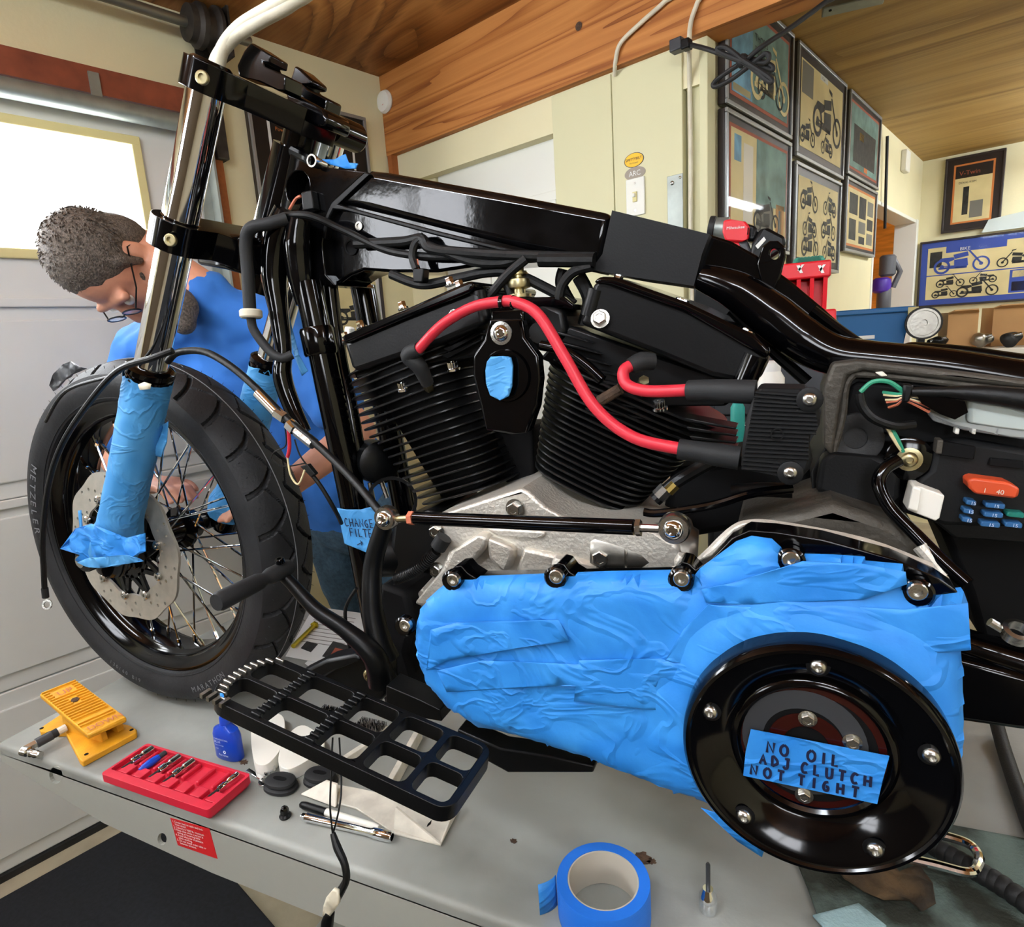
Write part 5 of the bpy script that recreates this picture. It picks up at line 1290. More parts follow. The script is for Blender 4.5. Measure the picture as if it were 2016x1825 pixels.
MB().plate([[Vector((-1.235, .635, DECK + .01)), Vector((-1.12, .635, DECK + .01)), Vector((-1.125, .635, .762)), Vector((-1.19, .635, .778)), Vector((-1.225, .635, .785))]], (0, .012, 0)).build('pedal_cheek', 'pedal_yellow', pd, bevel=.002)
pl_l = (PB - PL); pl_w = (PT - PL)
def pad(s, t, h=0.): return PL + pl_l * s + pl_w * t + n_ * h
for k in range(21):
    s = .03 + .94 * k / 20
    segs = [(.03, .97)]
    if .07 < s < .20: segs = [(.03, .2), (.8, .97)]
    if .84 < s < .97: continue
    if .30 < s < .44: segs = [(.03, .40), (.62, .97)]
    if .72 < s < .78: continue
    for t0, t1 in segs:
        MB().hexa([pad(s - .009, t0), pad(s + .009, t0), pad(s + .009, t1), pad(s - .009, t1), pad(s - .006, t0, .0034), pad(s + .006, t0, .0034), pad(s + .006, t1, .0034), pad(s - .006, t1, .0034)]).build('pad_rib', 'pedal_yellow', pd, smooth=0)
text('pad_letters', 'UP', pad(.19, .30, .0012), pl_w, -pl_l, .020, 'wire_copper', pd, depth=.001)
text('pad_letters', 'DOWN', pad(.95, .10, .0012), pl_w, -pl_l, .0165, 'wire_copper', pd, depth=.001)
bolt('pad_screw', pad(.36, .51, -.001), n_, .007, 'rust', pd, 'hex', .003)
for x, y in ((170, 1485), (259, 1437), (82, 1434)):
    MB().lathe([(.0035, 0), (.0035, .0006), (0, .0006)], pZ(x, y, DECK + .0121), Vector((0, 0, 1)), 12).build('screw_hole', 'deep_black', pd)
q0, q1 = pZ(130, 1432, DECK + .022), pZ(45, 1478, DECK + .016)
def along(a, b, t): return a + (b - a) * t
MB().cyl(along(q0, q1, .0), along(q0, q1, .25), .007, n=10).build('pipe_nipple', 'white_dirty', pd)
MB().cyl(along(q0, q1, .2), along(q0, q1, .34), .0078, n=12).build('pipe_collar', 'boot_rubber', pd)
MB().cyl(along(q0, q1, .34), along(q0, q1, .70), .0088, n=14).build('air_coupling', 'tool_grey', pd)
MB().cyl(along(q0, q1, .70), along(q0, q1, 1.0), .0075, n=6).build('elbow', 'steel', pd)
q2 = pZ(80, 1487, DECK + .010)
mb = MB(); d = (q2 - q1)
mb.lathe([(.0085, 0), (.0085, d.length * .3), (.006, d.length * .35), (.0075, d.length * .5), (.006, d.length * .6), (.007, d.length * .75), (.0055, d.length * .85), (.0065, d.length)], q1, d, 12); mb.build('hose_barb', 'steel', pd)
# ---- red socket tray and its bits
tr = thing('socket_tray', 'red plastic bit socket tray on the lift edge', 'tool tray', (-.895, .58, DECK))
tx0, tx1, ty0, ty1, tz = -1.018, -.772, .537, .620, DECK + .024
MB().hexa([Vector((tx0 + .004, ty0 + .006, DECK + .001)), Vector((tx1 - .006, ty0 + .006, DECK + .001)), Vector((tx1 - .006, ty1 - .002, DECK + .001)), Vector((tx0 + .004, ty1 - .002, DECK + .001)), Vector((tx0, ty0, tz - .008)), Vector((tx1, ty0, tz - .008)), Vector((tx1, ty1, tz - .008)), Vector((tx0, ty1, tz - .008))]).build('tray_body', 'red_plastic', tr, bevel=.004, bseg=3)
def rrect(x0, x1, y0, y1, r, z):
    o = []
    for cx, cy, a0 in ((x1 - r, y1 - r, 0), (x0 + r, y1 - r, PI / 2), (x0 + r, y0 + r, PI), (x1 - r, y0 + r, 1.5 * PI)):
        for k in range(5):
            a = a0 + PI / 2 * k / 4; o.append(Vector((cx + r * math.cos(a), cy + r * math.sin(a), z)))
    return o
MB().plate([rrect(tx0, tx1, ty0, ty1, .006, tz), rrect(tx0 + .005, tx1 - .005, ty0 + .014, ty1 - .005, .004, tz)], (0, 0, -.014)).build('tray_rim', 'red_plastic', tr, bevel=.0015)
ix0, ix1, iy0, iy1 = tx0 + .006, tx1 - .006, ty0 + .015, ty1 - .006
nS = 7
sw = (ix1 - ix0) / nS
for k in range(nS):
    x = ix0 + sw * k
    MB().box((x + sw * .72, iy0 + .011, tz - .006), (sw * .62, .020, .010)).build('size_pad', 'red_plastic', tr, bevel=.001)
    if k: MB().box((x, (iy0 + iy1) / 2 + .012, tz - .006), (.0055, (iy1 - iy0) - .026, .010)).build('divider', 'red_plastic', tr, bevel=.002)
def bit_socket(k, style):
    x = ix0 + sw * (k + .5)
    base = Vector((x - .002, iy0 + .018, tz - .002)); d = Vector((.10, 1, .06)).normalized()
    if style == 'blue':
        t = thing('nut_driver', 'blue handled nut driver bit in the red socket tray', 'nut driver', base)
        MB().lathe([(.003, -.004), (.0055, .004), (.0065, .016), (.0055, .028), (.005, .030)], base, d, 14).build('grip', 'bottle_blue', t)
        MB().lathe([(.0045, .028), (.0045, .042), (.003, .042), (.003, .038), (0, .038)], base, d, 14).build('shaft', 'tool_grey', t)
    else:
        lb = {'first': 'chrome bit socket at the end of the red tray next to the foot pedal', 'third': 'chrome bit socket beside the blue nut driver in the red tray', 'fourth': 'chrome bit socket bordering the empty slots of the red tray', 'last': 'slim chrome bit socket alone at the right end slot of the red tray'}[style]
        t = thing('bit_socket', lb, 'socket', base, group='chrome bit sockets in the red tray')
        s = 1 if style != 'last' else .8
        MB().lathe([(.0028, -.010), (.0028, .008)], base, d, 6).build('bit', 'rubber', t)
        MB().lathe([(.0058 * s, .006), (.0062 * s, .008), (.0062 * s, .018), (.0045 * s, .020), (.0045 * s, .024), (.0062 * s, .026), (.0062 * s, .042), (.0052 * s, .043), (.0035 * s, .043), (.0035 * s, .036), (0, .036)], base, d, 18).build('socket_body', 'chrome', t)
bit_socket(0, 'first'); bit_socket(1, 'blue'); bit_socket(2, 'third'); bit_socket(3, 'fourth'); bit_socket(6, 'last')
# ---- thread locker bottle
bo = pZ(454, 1489, DECK)
bt = thing('glue_bottle', 'small blue threadlocker bottle standing behind the red tray', 'bottle', bo)
def oval(c, rx, ry, z, k=2.6, n=28):
    o = []
    for i in range(n):
        a = 2 * PI * i / n; ca, sa = math.cos(a), math.sin(a)
        o.append(Vector((c.x + rx * abs(ca) ** (2 / k) * (1 if ca > 0 else -1), c.y + ry * abs(sa) ** (2 / k) * (1 if sa > 0 else -1), c.z + z)))
    return o
def stack(rings, name, material, parent):
    vs = [p for r in rings for p in r]; n = len(rings[0]); fs = []
    for j in range(len(rings) - 1):
        for i in range(n): fs.append((j * n + i, j * n + (i + 1) % n, (j + 1) * n + (i + 1) % n, (j + 1) * n + i))
    fs.append(tuple(range(n - 1, -1, -1))); fs.append(tuple((len(rings) - 1) * n + i for i in range(n)))
    return MB().add(vs, fs).build(name, material, parent)
stack([oval(bo, .0275, .012, .0005), oval(bo, .0285, .013, .003), oval(bo, .0285, .013, .045), oval(bo, .024, .012, .055), oval(bo, .011, .010, .061), oval(bo, .009, .009, .064)], 'bottle_body', 'bottle_blue', bt)
MB().lathe([(.0085, 0), (.008, .014), (.003, .024), (.002, .032), (0, .032)], bo + Vector((0, 0, .063)), Vector((0, 0, 1)), 18).build('nozzle_cap', 'bottle_blue', bt)
for tx, h, s in (('THREADLOCKER', .040, .0042), ('BLUE', .034, .0062), ('Medium Strength', .029, .003), ('24200', .022, .003), ('Permatex', .010, .0056)):
    text('bottle_print', tx, bo + Vector((-.016 if tx != 'Permatex' else -.010, -.0132, h)), Vector((1, 0, 0)), Vector((0, 0, 1)), s, 'bottle_print', bt, depth=.0004)
MB().lathe([(.003, 0), (.003, .0004), (.0018, .0004), (.0018, 0)], bo + Vector((.004, -.0132, .018)), -YD, 16, cap=False).build('bottle_emblem', 'bottle_print', bt)
# ---- white tubs, grommets, cap nut, marker, extension, wrench
w1 = dslab('plastic_tub', [(494, 1450), (498, 1428), (520, 1412), (545, 1404), (560, 1418), (556, 1465), (536, 1496), (518, 1506), (500, 1496)], DECK + .022, .0215, 'white_plastic', bevel=.006, rnd=4, bseg=3)
tag(w1, 'white plastic tub lying beside the blue bottle under the footboard', 'tub')
w2 = dslab('plastic_tub', [(548, 1500), (556, 1462), (582, 1432), (606, 1430), (638, 1458), (628, 1480), (596, 1502), (566, 1514)], DECK + .022, .0215, 'white_plastic', bevel=.006, rnd=4, bseg=3)
tag(w2, 'larger white plastic tub between the first tub and the rubber grommets', 'tub')
def grommet(px, py, r, rot, label):
    c = pZ(px, py, DECK)
    t = thing('rubber_grommet', label, 'grommet', c, group='black rubber grommets on the lift')
    rr = Matrix.Rotation(rot, 3, 'Z')
    rings = []
    for s, z in ((1.0, .001), (1.08, .004), (1.06, .009), (.86, .012), (.86, .014), (.98, .017), (.94, .022), (.80, .024), (.42, .024), (.40, .012)):
        rings.append([c + rr @ (p - c) for p in oval(c, r * s, r * s * (.68 if s > .5 else .30), z * .75, 2.3)])
    stack(rings, 'grommet_body', 'boot_rubber', t)
    stack([[c + rr @ (p - c) for p in oval(c, r * .46, r * .15, z, 2.3)] for z in (.0182, .0186)], 'grommet_slot', 'deep_black', t)
grommet(554, 1552, .027, .1, 'oval black rubber grommet next to the wrench')
grommet(632, 1540, .027, .1, 'oval black rubber grommet half under the footboard')
cn = pZ(562, 1608, DECK)
t = thing('cap_nut', 'small black cap nut standing on the lift edge', 'nut', cn)
MB().lathe([(.0085, .0005), (.009, .003), (.0065, .006)], cn, Vector((0, 0, 1)), 18).build('flange', 'satin_black', t)
MB().lathe([(.0065, .005), (.0065, .012), (.005, .016), (.0025, .018), (0, .0185)], cn, Vector((0, 0, 1)), 6).build('dome', 'gloss_black', t)
def ptz(x, y, h): return pZ(x, y, DECK + h)
mk = thing('marker_pen', 'white marker pen with black cap on the lift', 'marker pen', ptz(665, 1605, 0))
a, b = ptz(590, 1583, .007), ptz(746, 1630, .007)
MB().lathe([(.0015, 0), (.0045, .003), (.0058, .010), (.0058, (b - a).length * .35)], a, b - a, 16).build('pen_cap', 'satin_black', mk)
MB().lathe([(.0054, (b - a).length * .35), (.0054, (b - a).length * .92), (.0035, (b - a).length)], a, b - a, 16).build('pen_barrel', 'white_plastic', mk)
ex = thing('socket_extension', 'chrome socket extension bar lying beside the marker pen', 'tool', ptz(685, 1630, 0))
a, b = ptz(594, 1607, .0075), ptz(772, 1648, .0075); L = (b - a).length
MB().box(a + (b - a).normalized() * .004, (.009, .0075, .0075), (b - a).to_track_quat('X', 'Z').to_matrix()).build('square_drive', 'chrome', ex, bevel=.001)
MB().lathe([(.0065, .008), (.0058, .012), (.0058, L * .78), (.0075, L * .80), (.0075, L - .002), (.0068, L), (.005, L), (.005, L - .01), (0, L - .01)], a, b - a, 18).build('bar', 'chrome', ex)
wr = thing('combination_wrench', 'chrome combination wrench beside the red tray', 'wrench', ptz(515, 1530, 0))
a, b = ptz(490, 1516, .006), ptz(524, 1536, .006)
o = []
for i in range(22):
    an = .6 + (2 * PI - 1.2) * i / 21; o.append(b + Vector((math.cos(an + 2.6) * .0125, math.sin(an + 2.6) * .0125, 0)))
for i in range(10):
    an = 2 * PI - .9 - (2 * PI - 1.8) * i / 9; o.append(b + Vector((math.cos(an + 2.6) * .006, math.sin(an + 2.6) * .006, 0)))
MB().plate([o], (0, 0, -.005)).build('open_jaw', 'chrome', wr, bevel=.0012)
MB().box(along(a, b, .35) + Vector((0, 0, -.002)), ((b - a).length * .9, .008, .004), (b - a).to_track_quat('X', 'Z').to_matrix()).build('shank', 'chrome', wr, bevel=.001)
c2_ = ptz(531, 1516, .006)
MB().lathe([(.010, -.003), (.010, .003), (.0065, .003), (.0065, -.003), (.010, -.003)], c2_, Vector((0, 0, 1)), 20, cap=False).build('ring_end', 'chrome', wr)
# ---- white bracket and strips under the footboard
wb = thing('white_bracket', 'dirty white plastic bracket with triangular flange by the marker pen', 'bracket', ptz(780, 1610, 0))
dslab('bracket_floor', [(592, 1562), (640, 1540), (700, 1550), (900, 1594), (868, 1662), (776, 1640), (700, 1590)], DECK + .004, .0036, 'white_dirty', wb, bevel=.001)
p0, p1, p2 = ptz(775, 1632, .004), ptz(868, 1664, .004), ptz(778, 1590, .03)
MB().plate([[p0, p1, p2]], (0, .004, 0)).build('flange', 'white_dirty', wb, bevel=.0008)
p0, p1, p2 = ptz(868, 1664, .004), ptz(904, 1596, .004), ptz(900, 1580, .012)
MB().plate([[p0, p1, p2]], (-.003, 0, 0)).build('end_wall', 'white_dirty', wb, bevel=.0008)
p0, p1, p2, p3 = ptz(592, 1564, .004), ptz(660, 1590, .004), ptz(662, 1545, .02), ptz(640, 1538, .02)
MB().plate([[p0, p1, p2, p3]], (0, .004, 0)).build('flange', 'white_dirty', wb, bevel=.0008)
slot = [ptz(x, y, .0045) for x, y in ((842, 1622), (850, 1614), (848, 1622), (840, 1628))]
MB().plate([slot], (0, 0, -.0003)).build('slot', 'deep_black', wb, smooth=0)
for i, (x0, y0, x1, y1, lb) in enumerate(((664, 1512, 740, 1462, 'white plastic strip under the middle of the footboard'), (764, 1556, 826, 1442, 'long white plastic strip under the rear of the footboard'))):
    a, b = ptz(x0, y0, .012), ptz(x1, y1, .012)
    mb = MB().box((a + b) / 2, ((b - a).length, .010, .022), (b - a).to_track_quat('X', 'Z').to_matrix())
    tag(mb.build('plastic_strip', 'white_dirty', None, bevel=.001), lb, 'strip')
for i, (x, y, lb) in enumerate(((655, 1410, 'black bristled block with white base nearest the tyre'), (732, 1436, 'black bristled block with white base beside the long white strip'))):
    c = ptz(x, y + 10, 0)
    t = thing('bristle_block', lb, 'brush', c, group='bristle blocks under the footboard')
    MB().box(c + Vector((0, 0, .008)), (.055, .028, .014)).build('block_base', 'white_dirty', t, bevel=.002)
    mb = MB()
    random.seed(i)
    for k in range(160):
        xx = c.x - .025 + .05 * (k % 20) / 19; yy = c.y - .011 + .022 * (k // 20) / 7
        mb.cyl((xx, yy, c.z + .014), (xx + random.uniform(-.001, .001), yy, c.z + .024), .0007, n=4)
    o = mb.build('bristles', 'deep_black', t); o['kind'] = 'stuff'
# ---- papers behind the wheel and the yellow bolt
pp = thing('printed_sheet', 'printed instruction sheets lying on the far side of the lift', 'paper', ptz(650, 1250, 0))
dslab('sheet', [(562, 1292), (618, 1194), (720, 1208), (745, 1240), (700, 1300), (660, 1310)], DECK + .0022, .0006, 'paper', pp, bevel=0)
dslab('sheet', [(600, 1306), (640, 1270), (740, 1250), (750, 1280), (690, 1324), (620, 1322)], DECK + .0012, .0006, 'paper', pp, bevel=0)
for px in ([(592, 1276), (604, 1262), (626, 1268), (612, 1284)], [(634, 1292), (656, 1262), (690, 1272), (668, 1302)]):
    dslab('photo_print', px, DECK + .0026, .0002, 'print_dark', pp, bevel=0)
dslab('photo_print', [(650, 1290), (660, 1275), (680, 1280), (672, 1294)], DECK + .0029, .0002, 'mat_red', pp, bevel=0)
for k in range(9):
    y0 = 1206 + k * 7
    a, b = ptz(625 - k * 4, y0, .0025), ptz(700 - k * 3, y0 + 12, .0025)
    n = (b - a).normalized().cross(Vector((0, 0, 1))) * .0012
    MB().plate([[a - n, b - n, b + n, a + n]], (0, 0, -.0002)).build('text_line', 'print_grey', pp, smooth=0)
yb = thing('yellow_bolt', 'long yellow zinc bolt lying on the printed sheets', 'bolt', ptz(600, 1248, 0))
a, b = ptz(577, 1272, .008), ptz(618, 1232, .008)
MB().cyl(a, b, .0055, n=14).build('shank', 'gold_zinc', yb)
MB().lathe([(.010, 0), (.010, .006), (.008, .008)], b, b - a, 6).build('bolt_head', 'gold_zinc', yb)
# ---- roll of blue tape
rc_ = Vector((-.186, .598, DECK)); 
rl_ = thing('tape_roll', 'roll of blue masking tape lying on the lift', 'tape roll', rc_)
MB().lathe([(.0545, .0006), (.055, .002), (.055, .046), (.0545, .048), (.042, .048), (.042, .0006), (.0545, .0006)], rc_, Vector((0, 0, 1)), 64, cap=False).build('tape_winding', 'tape_roll', rl_)
MB().lathe([(.0418, .001), (.0418, .0475), (.0400, .0475), (.0400, .001), (.0418, .001)], rc_, Vector((0, 0, 1)), 64, cap=False).build('cardboard_core', 'tape_core', rl_)
fl = [rc_ + Vector((-.0553 - .0006 * k - .012 * (k / 5) ** 2, -.012 - .004 * k, 0)) for k in range(6)]
vs = []; 
for k, p in enumerate(fl): vs += [p + Vector((0, 0, .003)), p + Vector((0, 0, .046))]
MB().add(vs, [(2 * k, 2 * k + 2, 2 * k + 3, 2 * k + 1) for k in range(5)]).build('loose_end', 'blue_tape', rl_, solid=.0006)
# ---- screwdriver bit socket
sb = pZ(1394, 1792, DECK)
t = thing('hex_bit_socket', 'chrome socket with long hex bit standing on the lift beside the tape roll', 'bit socket', sb)
MB().lathe([(.0098, .0005), (.0105, .002), (.0105, .014), (.0098, .015), (.0098, .016), (.0105, .017), (.0105, .020), (.008, .024), (.0065, .030), (.006, .031)], sb, Vector((0, 0, 1)), 24).build('socket_body', 'chrome', t)
MB().lathe([(.0026, .030), (.0026, .064), (.0018, .066)], sb, Vector((0, 0, 1)), 6).build('hex_bit', 'tool_grey', t)
# ---- absorbent pad, rag, chrome loop, black chain
def sheet(name, px, z, amp, sc, material, label, cat, th=.002, step=.012, seed=0, lump=None):
    out = [pZ(x, y, z) for x, y in px]; P2 = [Vector((p.x, p.y)) for p in out]; n = len(P2); pts = list(P2)
    x = min(p.x for p in P2)
    while x < max(p.x for p in P2):
        y = min(p.y for p in P2)
        while y < max(p.y for p in P2): pts.append(Vector((x, y))); y += step
        x += step
    v2, _, f2, _, _, _ = delaunay_2d_cdt(pts, [(i, (i + 1) % n) for i in range(n)], [list(range(n))], 1, 1e-6)
    vs = []
    for q in v2:
        h = abs(noise.noise(Vector((q.x * sc, q.y * sc, seed)))) + .5 * abs(noise.noise(Vector((q.x * sc * 2.3, q.y * sc * 2.3, seed + 3))))
        d = min((q - p).length for p in P2)
        if lump: h = h * .6 + lump * min(1, d / .03)
        vs.append((q.x, q.y, z + amp * h))
    o = MB().add(vs, f2).build(name, material, None, smooth=60, solid=th)
    return tag(o, label, cat)
sheet('absorbent_pad', [(1556, 1668), (1640, 1662), (1760, 1640), (1850, 1622), (2016, 1652), (2120, 1690), (2200, 1880), (1900, 1905), (1640, 1850), (1612, 1810), (1590, 1750)], DECK + .0015, .004, 9, 'pad', 'oil stained pale blue absorbent pad on the lift', 'absorbent pad', seed=2)
sheet('pad_corner', [(1600, 1806), (1690, 1782), (1745, 1826), (1740, 1840), (1640, 1850)], DECK + .008, .004, 12, 'pad_clean', 'clean folded corner of pale absorbent cloth at the lift edge', 'cloth', seed=5)
sheet('shop_rag', [(1640, 1700), (1660, 1682), (1720, 1690), (1770, 1720), (1810, 1718), (1835, 1745), (1840, 1785), (1815, 1800), (1790, 1775), (1740, 1780), (1700, 1760), (1660, 1735)], DECK + .006, .020, 34, 'rag', 'crumpled brown oily shop rag on the absorbent pad', 'rag', th=.003, step=.006, seed=9, lump=.7)
lp = thing('chrome_loop', 'bent chrome wire loop lying on the absorbent pad', 'wire loop', ptz(1850, 1690, 0))
lpp = [ptz(x, y, .034) for x, y in ((1770, 1672), (1800, 1650), (1830, 1640), (1900, 1658), (1926, 1682), (1924, 1706), (1905, 1718), (1840, 1702), (1760, 1684))]
MB().tube(spline(lpp, 6), .0055, 10).build('loop_rod', 'chrome', lp)
MB().cyl(ptz(1796, 1690, .004), ptz(1793, 1655, .03), .0055, n=10).build('loop_stud', 'chrome', lp)
ch = thing('bead_chain', 'black rubber beaded strap running under the chrome loop', 'strap', ptz(1900, 1720, 0))
cp = spline([ptz(x, y, .014) for x, y in ((1812, 1648), (1850, 1672), (1890, 1696), (1930, 1718), (1975, 1745), (2030, 1785))], 5)
for k in range(0, len(cp), 2): MB().sphere(cp[k], .0125, 14, 8).build('bead', 'rubber', ch)
MB().tube(cp, .006, 8).build('cord', 'rubber', ch)
hz_ = bar('drain_hose', [ptz(1962, 1424, .02), ptz(1978, 1480, .012), ptz(2005, 1560, .012), ptz(2035, 1640, .012), ptz(2090, 1740, .012)], .010, 'rubber', None, n=12)
tag(hz_, 'black rubber hose lying across the lift behind the clutch cover', 'hose')
# ================================================================ mechanic leaning over the front wheel
ps = thing('person', 'bearded person in blue t-shirt and glasses bending over the front wheel', 'person', (-1.02, 1.46, 0))
def blob(name, parts, material, vox, smooth_it, parent=ps, folds=0.):
    """capsules and ellipsoids fused into one continuous skin"""
    mb = MB()
    for p in parts:
        if p[0] == 'c':
            _, a, b, r0, r1 = p; a = Vector(a); b = Vector(b)
            d = b - a; n = 6; pts = [a + d * i / n for i in range(n + 1)]
            mb.tube(pts, [r0 + (r1 - r0) * i / n for i in range(n + 1)], 14); mb.sphere(a, r0, 14, 8); mb.sphere(b, r1, 14, 8)
        else:
            _, c, sc, rot = p; mb.sphere(c, 1, 18, 12, sc, rot)
    o = mb.build(name, material, parent, smooth=0)
    m = o.modifiers.new('remesh', 'REMESH'); m.mode = 'VOXEL'; m.voxel_size = vox; m.use_smooth_shade = True
    m2 = o.modifiers.new('smooth', 'SMOOTH'); m2.factor = .6; m2.iterations = smooth_it
    if folds:
        tx = bpy.data.textures.new(name + '_folds', 'CLOUDS'); tx.noise_scale = .075; tx.noise_depth = 2
        d = o.modifiers.new('folds', 'DISPLACE'); d.texture = tx; d.strength = folds; d.mid_level = .5; d.texture_coords = 'LOCAL'
    return o
HC = pY(222, 526, 1.0)
toward = (CAM_POS - HC).normalized()
i_r = (pY(260, 512, 1.0) - pY(150, 512, 1.0)); i_r = (i_r - toward * i_r.dot(toward)).normalized(); i_u = toward.cross(i_r); i_u = i_u if i_u.z > 0 else -i_u
h_fwd = (i_r * .08 - i_u * .91 + toward * .28).normalized()          # he looks down at the hub
h_up = (i_r * -.82 + i_u * .23 + toward * .42); h_up = (h_up - h_fwd * h_up.dot(h_fwd)).normalized()   # crown towards the door
h_side = h_fwd.cross(h_up).normalized()
h_side = h_side if h_side.dot(i_r) > 0 else -h_side
HR = Matrix((h_side, h_fwd, h_up)).transposed()
def hd(s, f, u): return HC + h_side * s + h_fwd * f + h_up * u
neck = pY(405, 585, 1.10); chest = Vector((-1.30, 1.22, 1.38)); belly = Vector((-1.20, 1.36, 1.12)); hipc = Vector((-1.16, 1.42, .96))
Rs, Ls = Vector((-1.50, 1.10, 1.42)), Vector((-1.14, 1.19, 1.46))
Le, Lw = pY(705, 850, 1.16), pY(560, 962, 1.02); Lh = pY(470, 985, .93)
Re, Rw = Vector((-1.56, 1.02, 1.16)), pY(300, 950, .965); Rh = pY(372, 962, .93)
def hand(w, h, side):
    d = (h - w).normalized(); up = Vector((0, 0, 1)); s = d.cross(up).normalized(); u = s.cross(d)
    parts = [('e', w + d * .045, (.040, .018, .048), Matrix((s, u, d)).transposed())]
    for k, (off, L) in enumerate(((-.028, .062), (-.010, .072), (.009, .068), (.027, .054))):
        a = w + d * .082 + s * off; b = a + d * L * .5 - u * .008; c = b + d * L * .4 - u * .022
        parts += [('c', a - d * .02, b, .0092, .0086), ('c', b, c, .0086, .0072)]
    a = w + d * .03 + s * .034 * side; b = a + d * .030 + s * .022 * side - u * .01; c = b + d * .026 - u * .012
    parts += [('c', a, b, .0115, .0098), ('c', b, c, .0098, .0082)]
    return parts
feetL, feetR = Vector((-.95, 1.50, .05)), Vector((-1.22, 1.56, .05))
kneeL, kneeR = Vector((-.99, 1.44, .50)), Vector((-1.24, 1.50, .50))
body = [('c', neck, hd(.0, -.05, -.06), .058, .055), ('c', chest, neck, .06, .054), ('c', chest, belly, .09, .10), ('c', belly, hipc, .10, .10),
        ('e', hd(0, -.012, .025), (.074, .098, .098), HR), ('e', hd(0, .035, -.045), (.058, .062, .075), HR), ('e', hd(0, .060, -.092), (.034, .032, .036), HR),
        ('c', hd(0, .092, .010), hd(0, .116, -.030), .010, .015), ('e', hd(.0, .088, -.062), (.026, .014, .014), HR),
        ('e', hd(.075, -.018, -.015), (.010, .020, .032), HR), ('e', hd(-.075, -.018, -.015), (.010, .020, .032), HR),
        ('c', hd(.05, .082, .022), hd(-.05, .082, .022), .012, .012),
        ('c', chest, Ls, .06, .046), ('c', Ls, Le, .048, .042), ('c', Le, Lw, .043, .029), ('c', chest, Rs, .06, .046), ('c', Rs, Re, .048, .042), ('c', Re, Rw, .043, .028),
        ('c', hipc + Vector((.08, 0, 0)), kneeL, .085, .058), ('c', kneeL, feetL, .056, .038), ('c', hipc - Vector((.08, 0, 0)), kneeR, .085, .058), ('c', kneeR, feetR, .056, .038)]
body += hand(Lw, Lh, 1) + hand(Rw, Rh, -1)
blob('body', body, 'skin', .0055, 4)
sl = along(Ls, Le, .72); sr = along(Rs, Re, .72)
blob('t_shirt', [('c', chest, along(chest, neck, .98), .118, .068), ('c', chest, belly, .142, .152), ('c', belly, hipc + Vector((0, 0, .02)), .152, .158), ('c', along(chest, neck, .8), Ls, .074, .078), ('c', along(chest, neck, .8), Rs, .074, .078), ('c', chest, Ls, .115, .080), ('c', Ls, sl, .078, .070), ('c', chest, Rs, .115, .080), ('c', Rs, sr, .078, .074),
                 ('e', chest + Vector((-.06, -.03, -.05)), (.14, .12, .13), None)], 'shirt', .010, 12, folds=.026)
blob('jeans', [('c', hipc + Vector((0, 0, .06)), hipc, .148, .150), ('c', hipc + Vector((.08, 0, -.02)), kneeL, .105, .076), ('c', kneeL, feetL + Vector((0, 0, .04)), .075, .062), ('c', hipc + Vector((-.08, 0, -.02)), kneeR, .105, .076), ('c', kneeR, feetR + Vector((0, 0, .04)), .075, .062)], 'jeans', .010, 5, folds=.02)
for f in (feetL, feetR):
    blob('shoe', [('c', f + Vector((0, .05, -.01)), f + Vector((-.05, -.14, -.022)), .045, .036)], 'rubber', .008, 3)
# hair: crown, back and sides, with tufts standing off the scalp
blob('hair', [('e', hd(0, -.026, .046), (.084, .100, .092), HR), ('e', hd(0, -.062, -.010), (.076, .060, .084), HR), ('c', hd(.074, .012, .03), hd(.073, .005, -.02), .014, .010), ('c', hd(-.074, .012, .03), hd(-.073, .005, -.02), .014, .010)], 'hair', .006, 2)
random.seed(12); mb = MB()
for k in range(900):
    a = random.uniform(0, 2 * PI); b = random.uniform(-.25, 1.0)
    n = Vector((math.cos(a) * math.sqrt(max(0, 1 - b * b)), math.sin(a) * math.sqrt(max(0, 1 - b * b)), b))
    if n.y > .55 and n.z < .45: continue
    p = hd(n.x * .080, -.030 + n.y * .092, .042 + n.z * .090)
    d = (h_side * n.x + h_fwd * (n.y + .5) + h_up * n.z).normalized()
    mb.tube([p, p + d * .006 + Vector((random.uniform(-.003, .003), random.uniform(-.003, .003), 0)), p + d * .010 + h_fwd * .004], [.0022, .0016, .0003], 4)
o = mb.build('hair_tufts', 'hair', ps); o['kind'] = 'stuff'
blob('beard', [('e', hd(0, .058, -.095), (.052, .050, .046), HR), ('e', hd(.050, .025, -.062), (.018, .036, .046), HR), ('e', hd(-.050, .025, -.062), (.018, .036, .046), HR), ('e', hd(0, .060, -.130), (.042, .040, .046), HR), ('c', hd(.0, .060, -.13), pY(355, 606, .99), .044, .038), ('c', pY(355, 606, .99), pY(362, 636, .985), .036, .026)], 'hair', .006, 2)
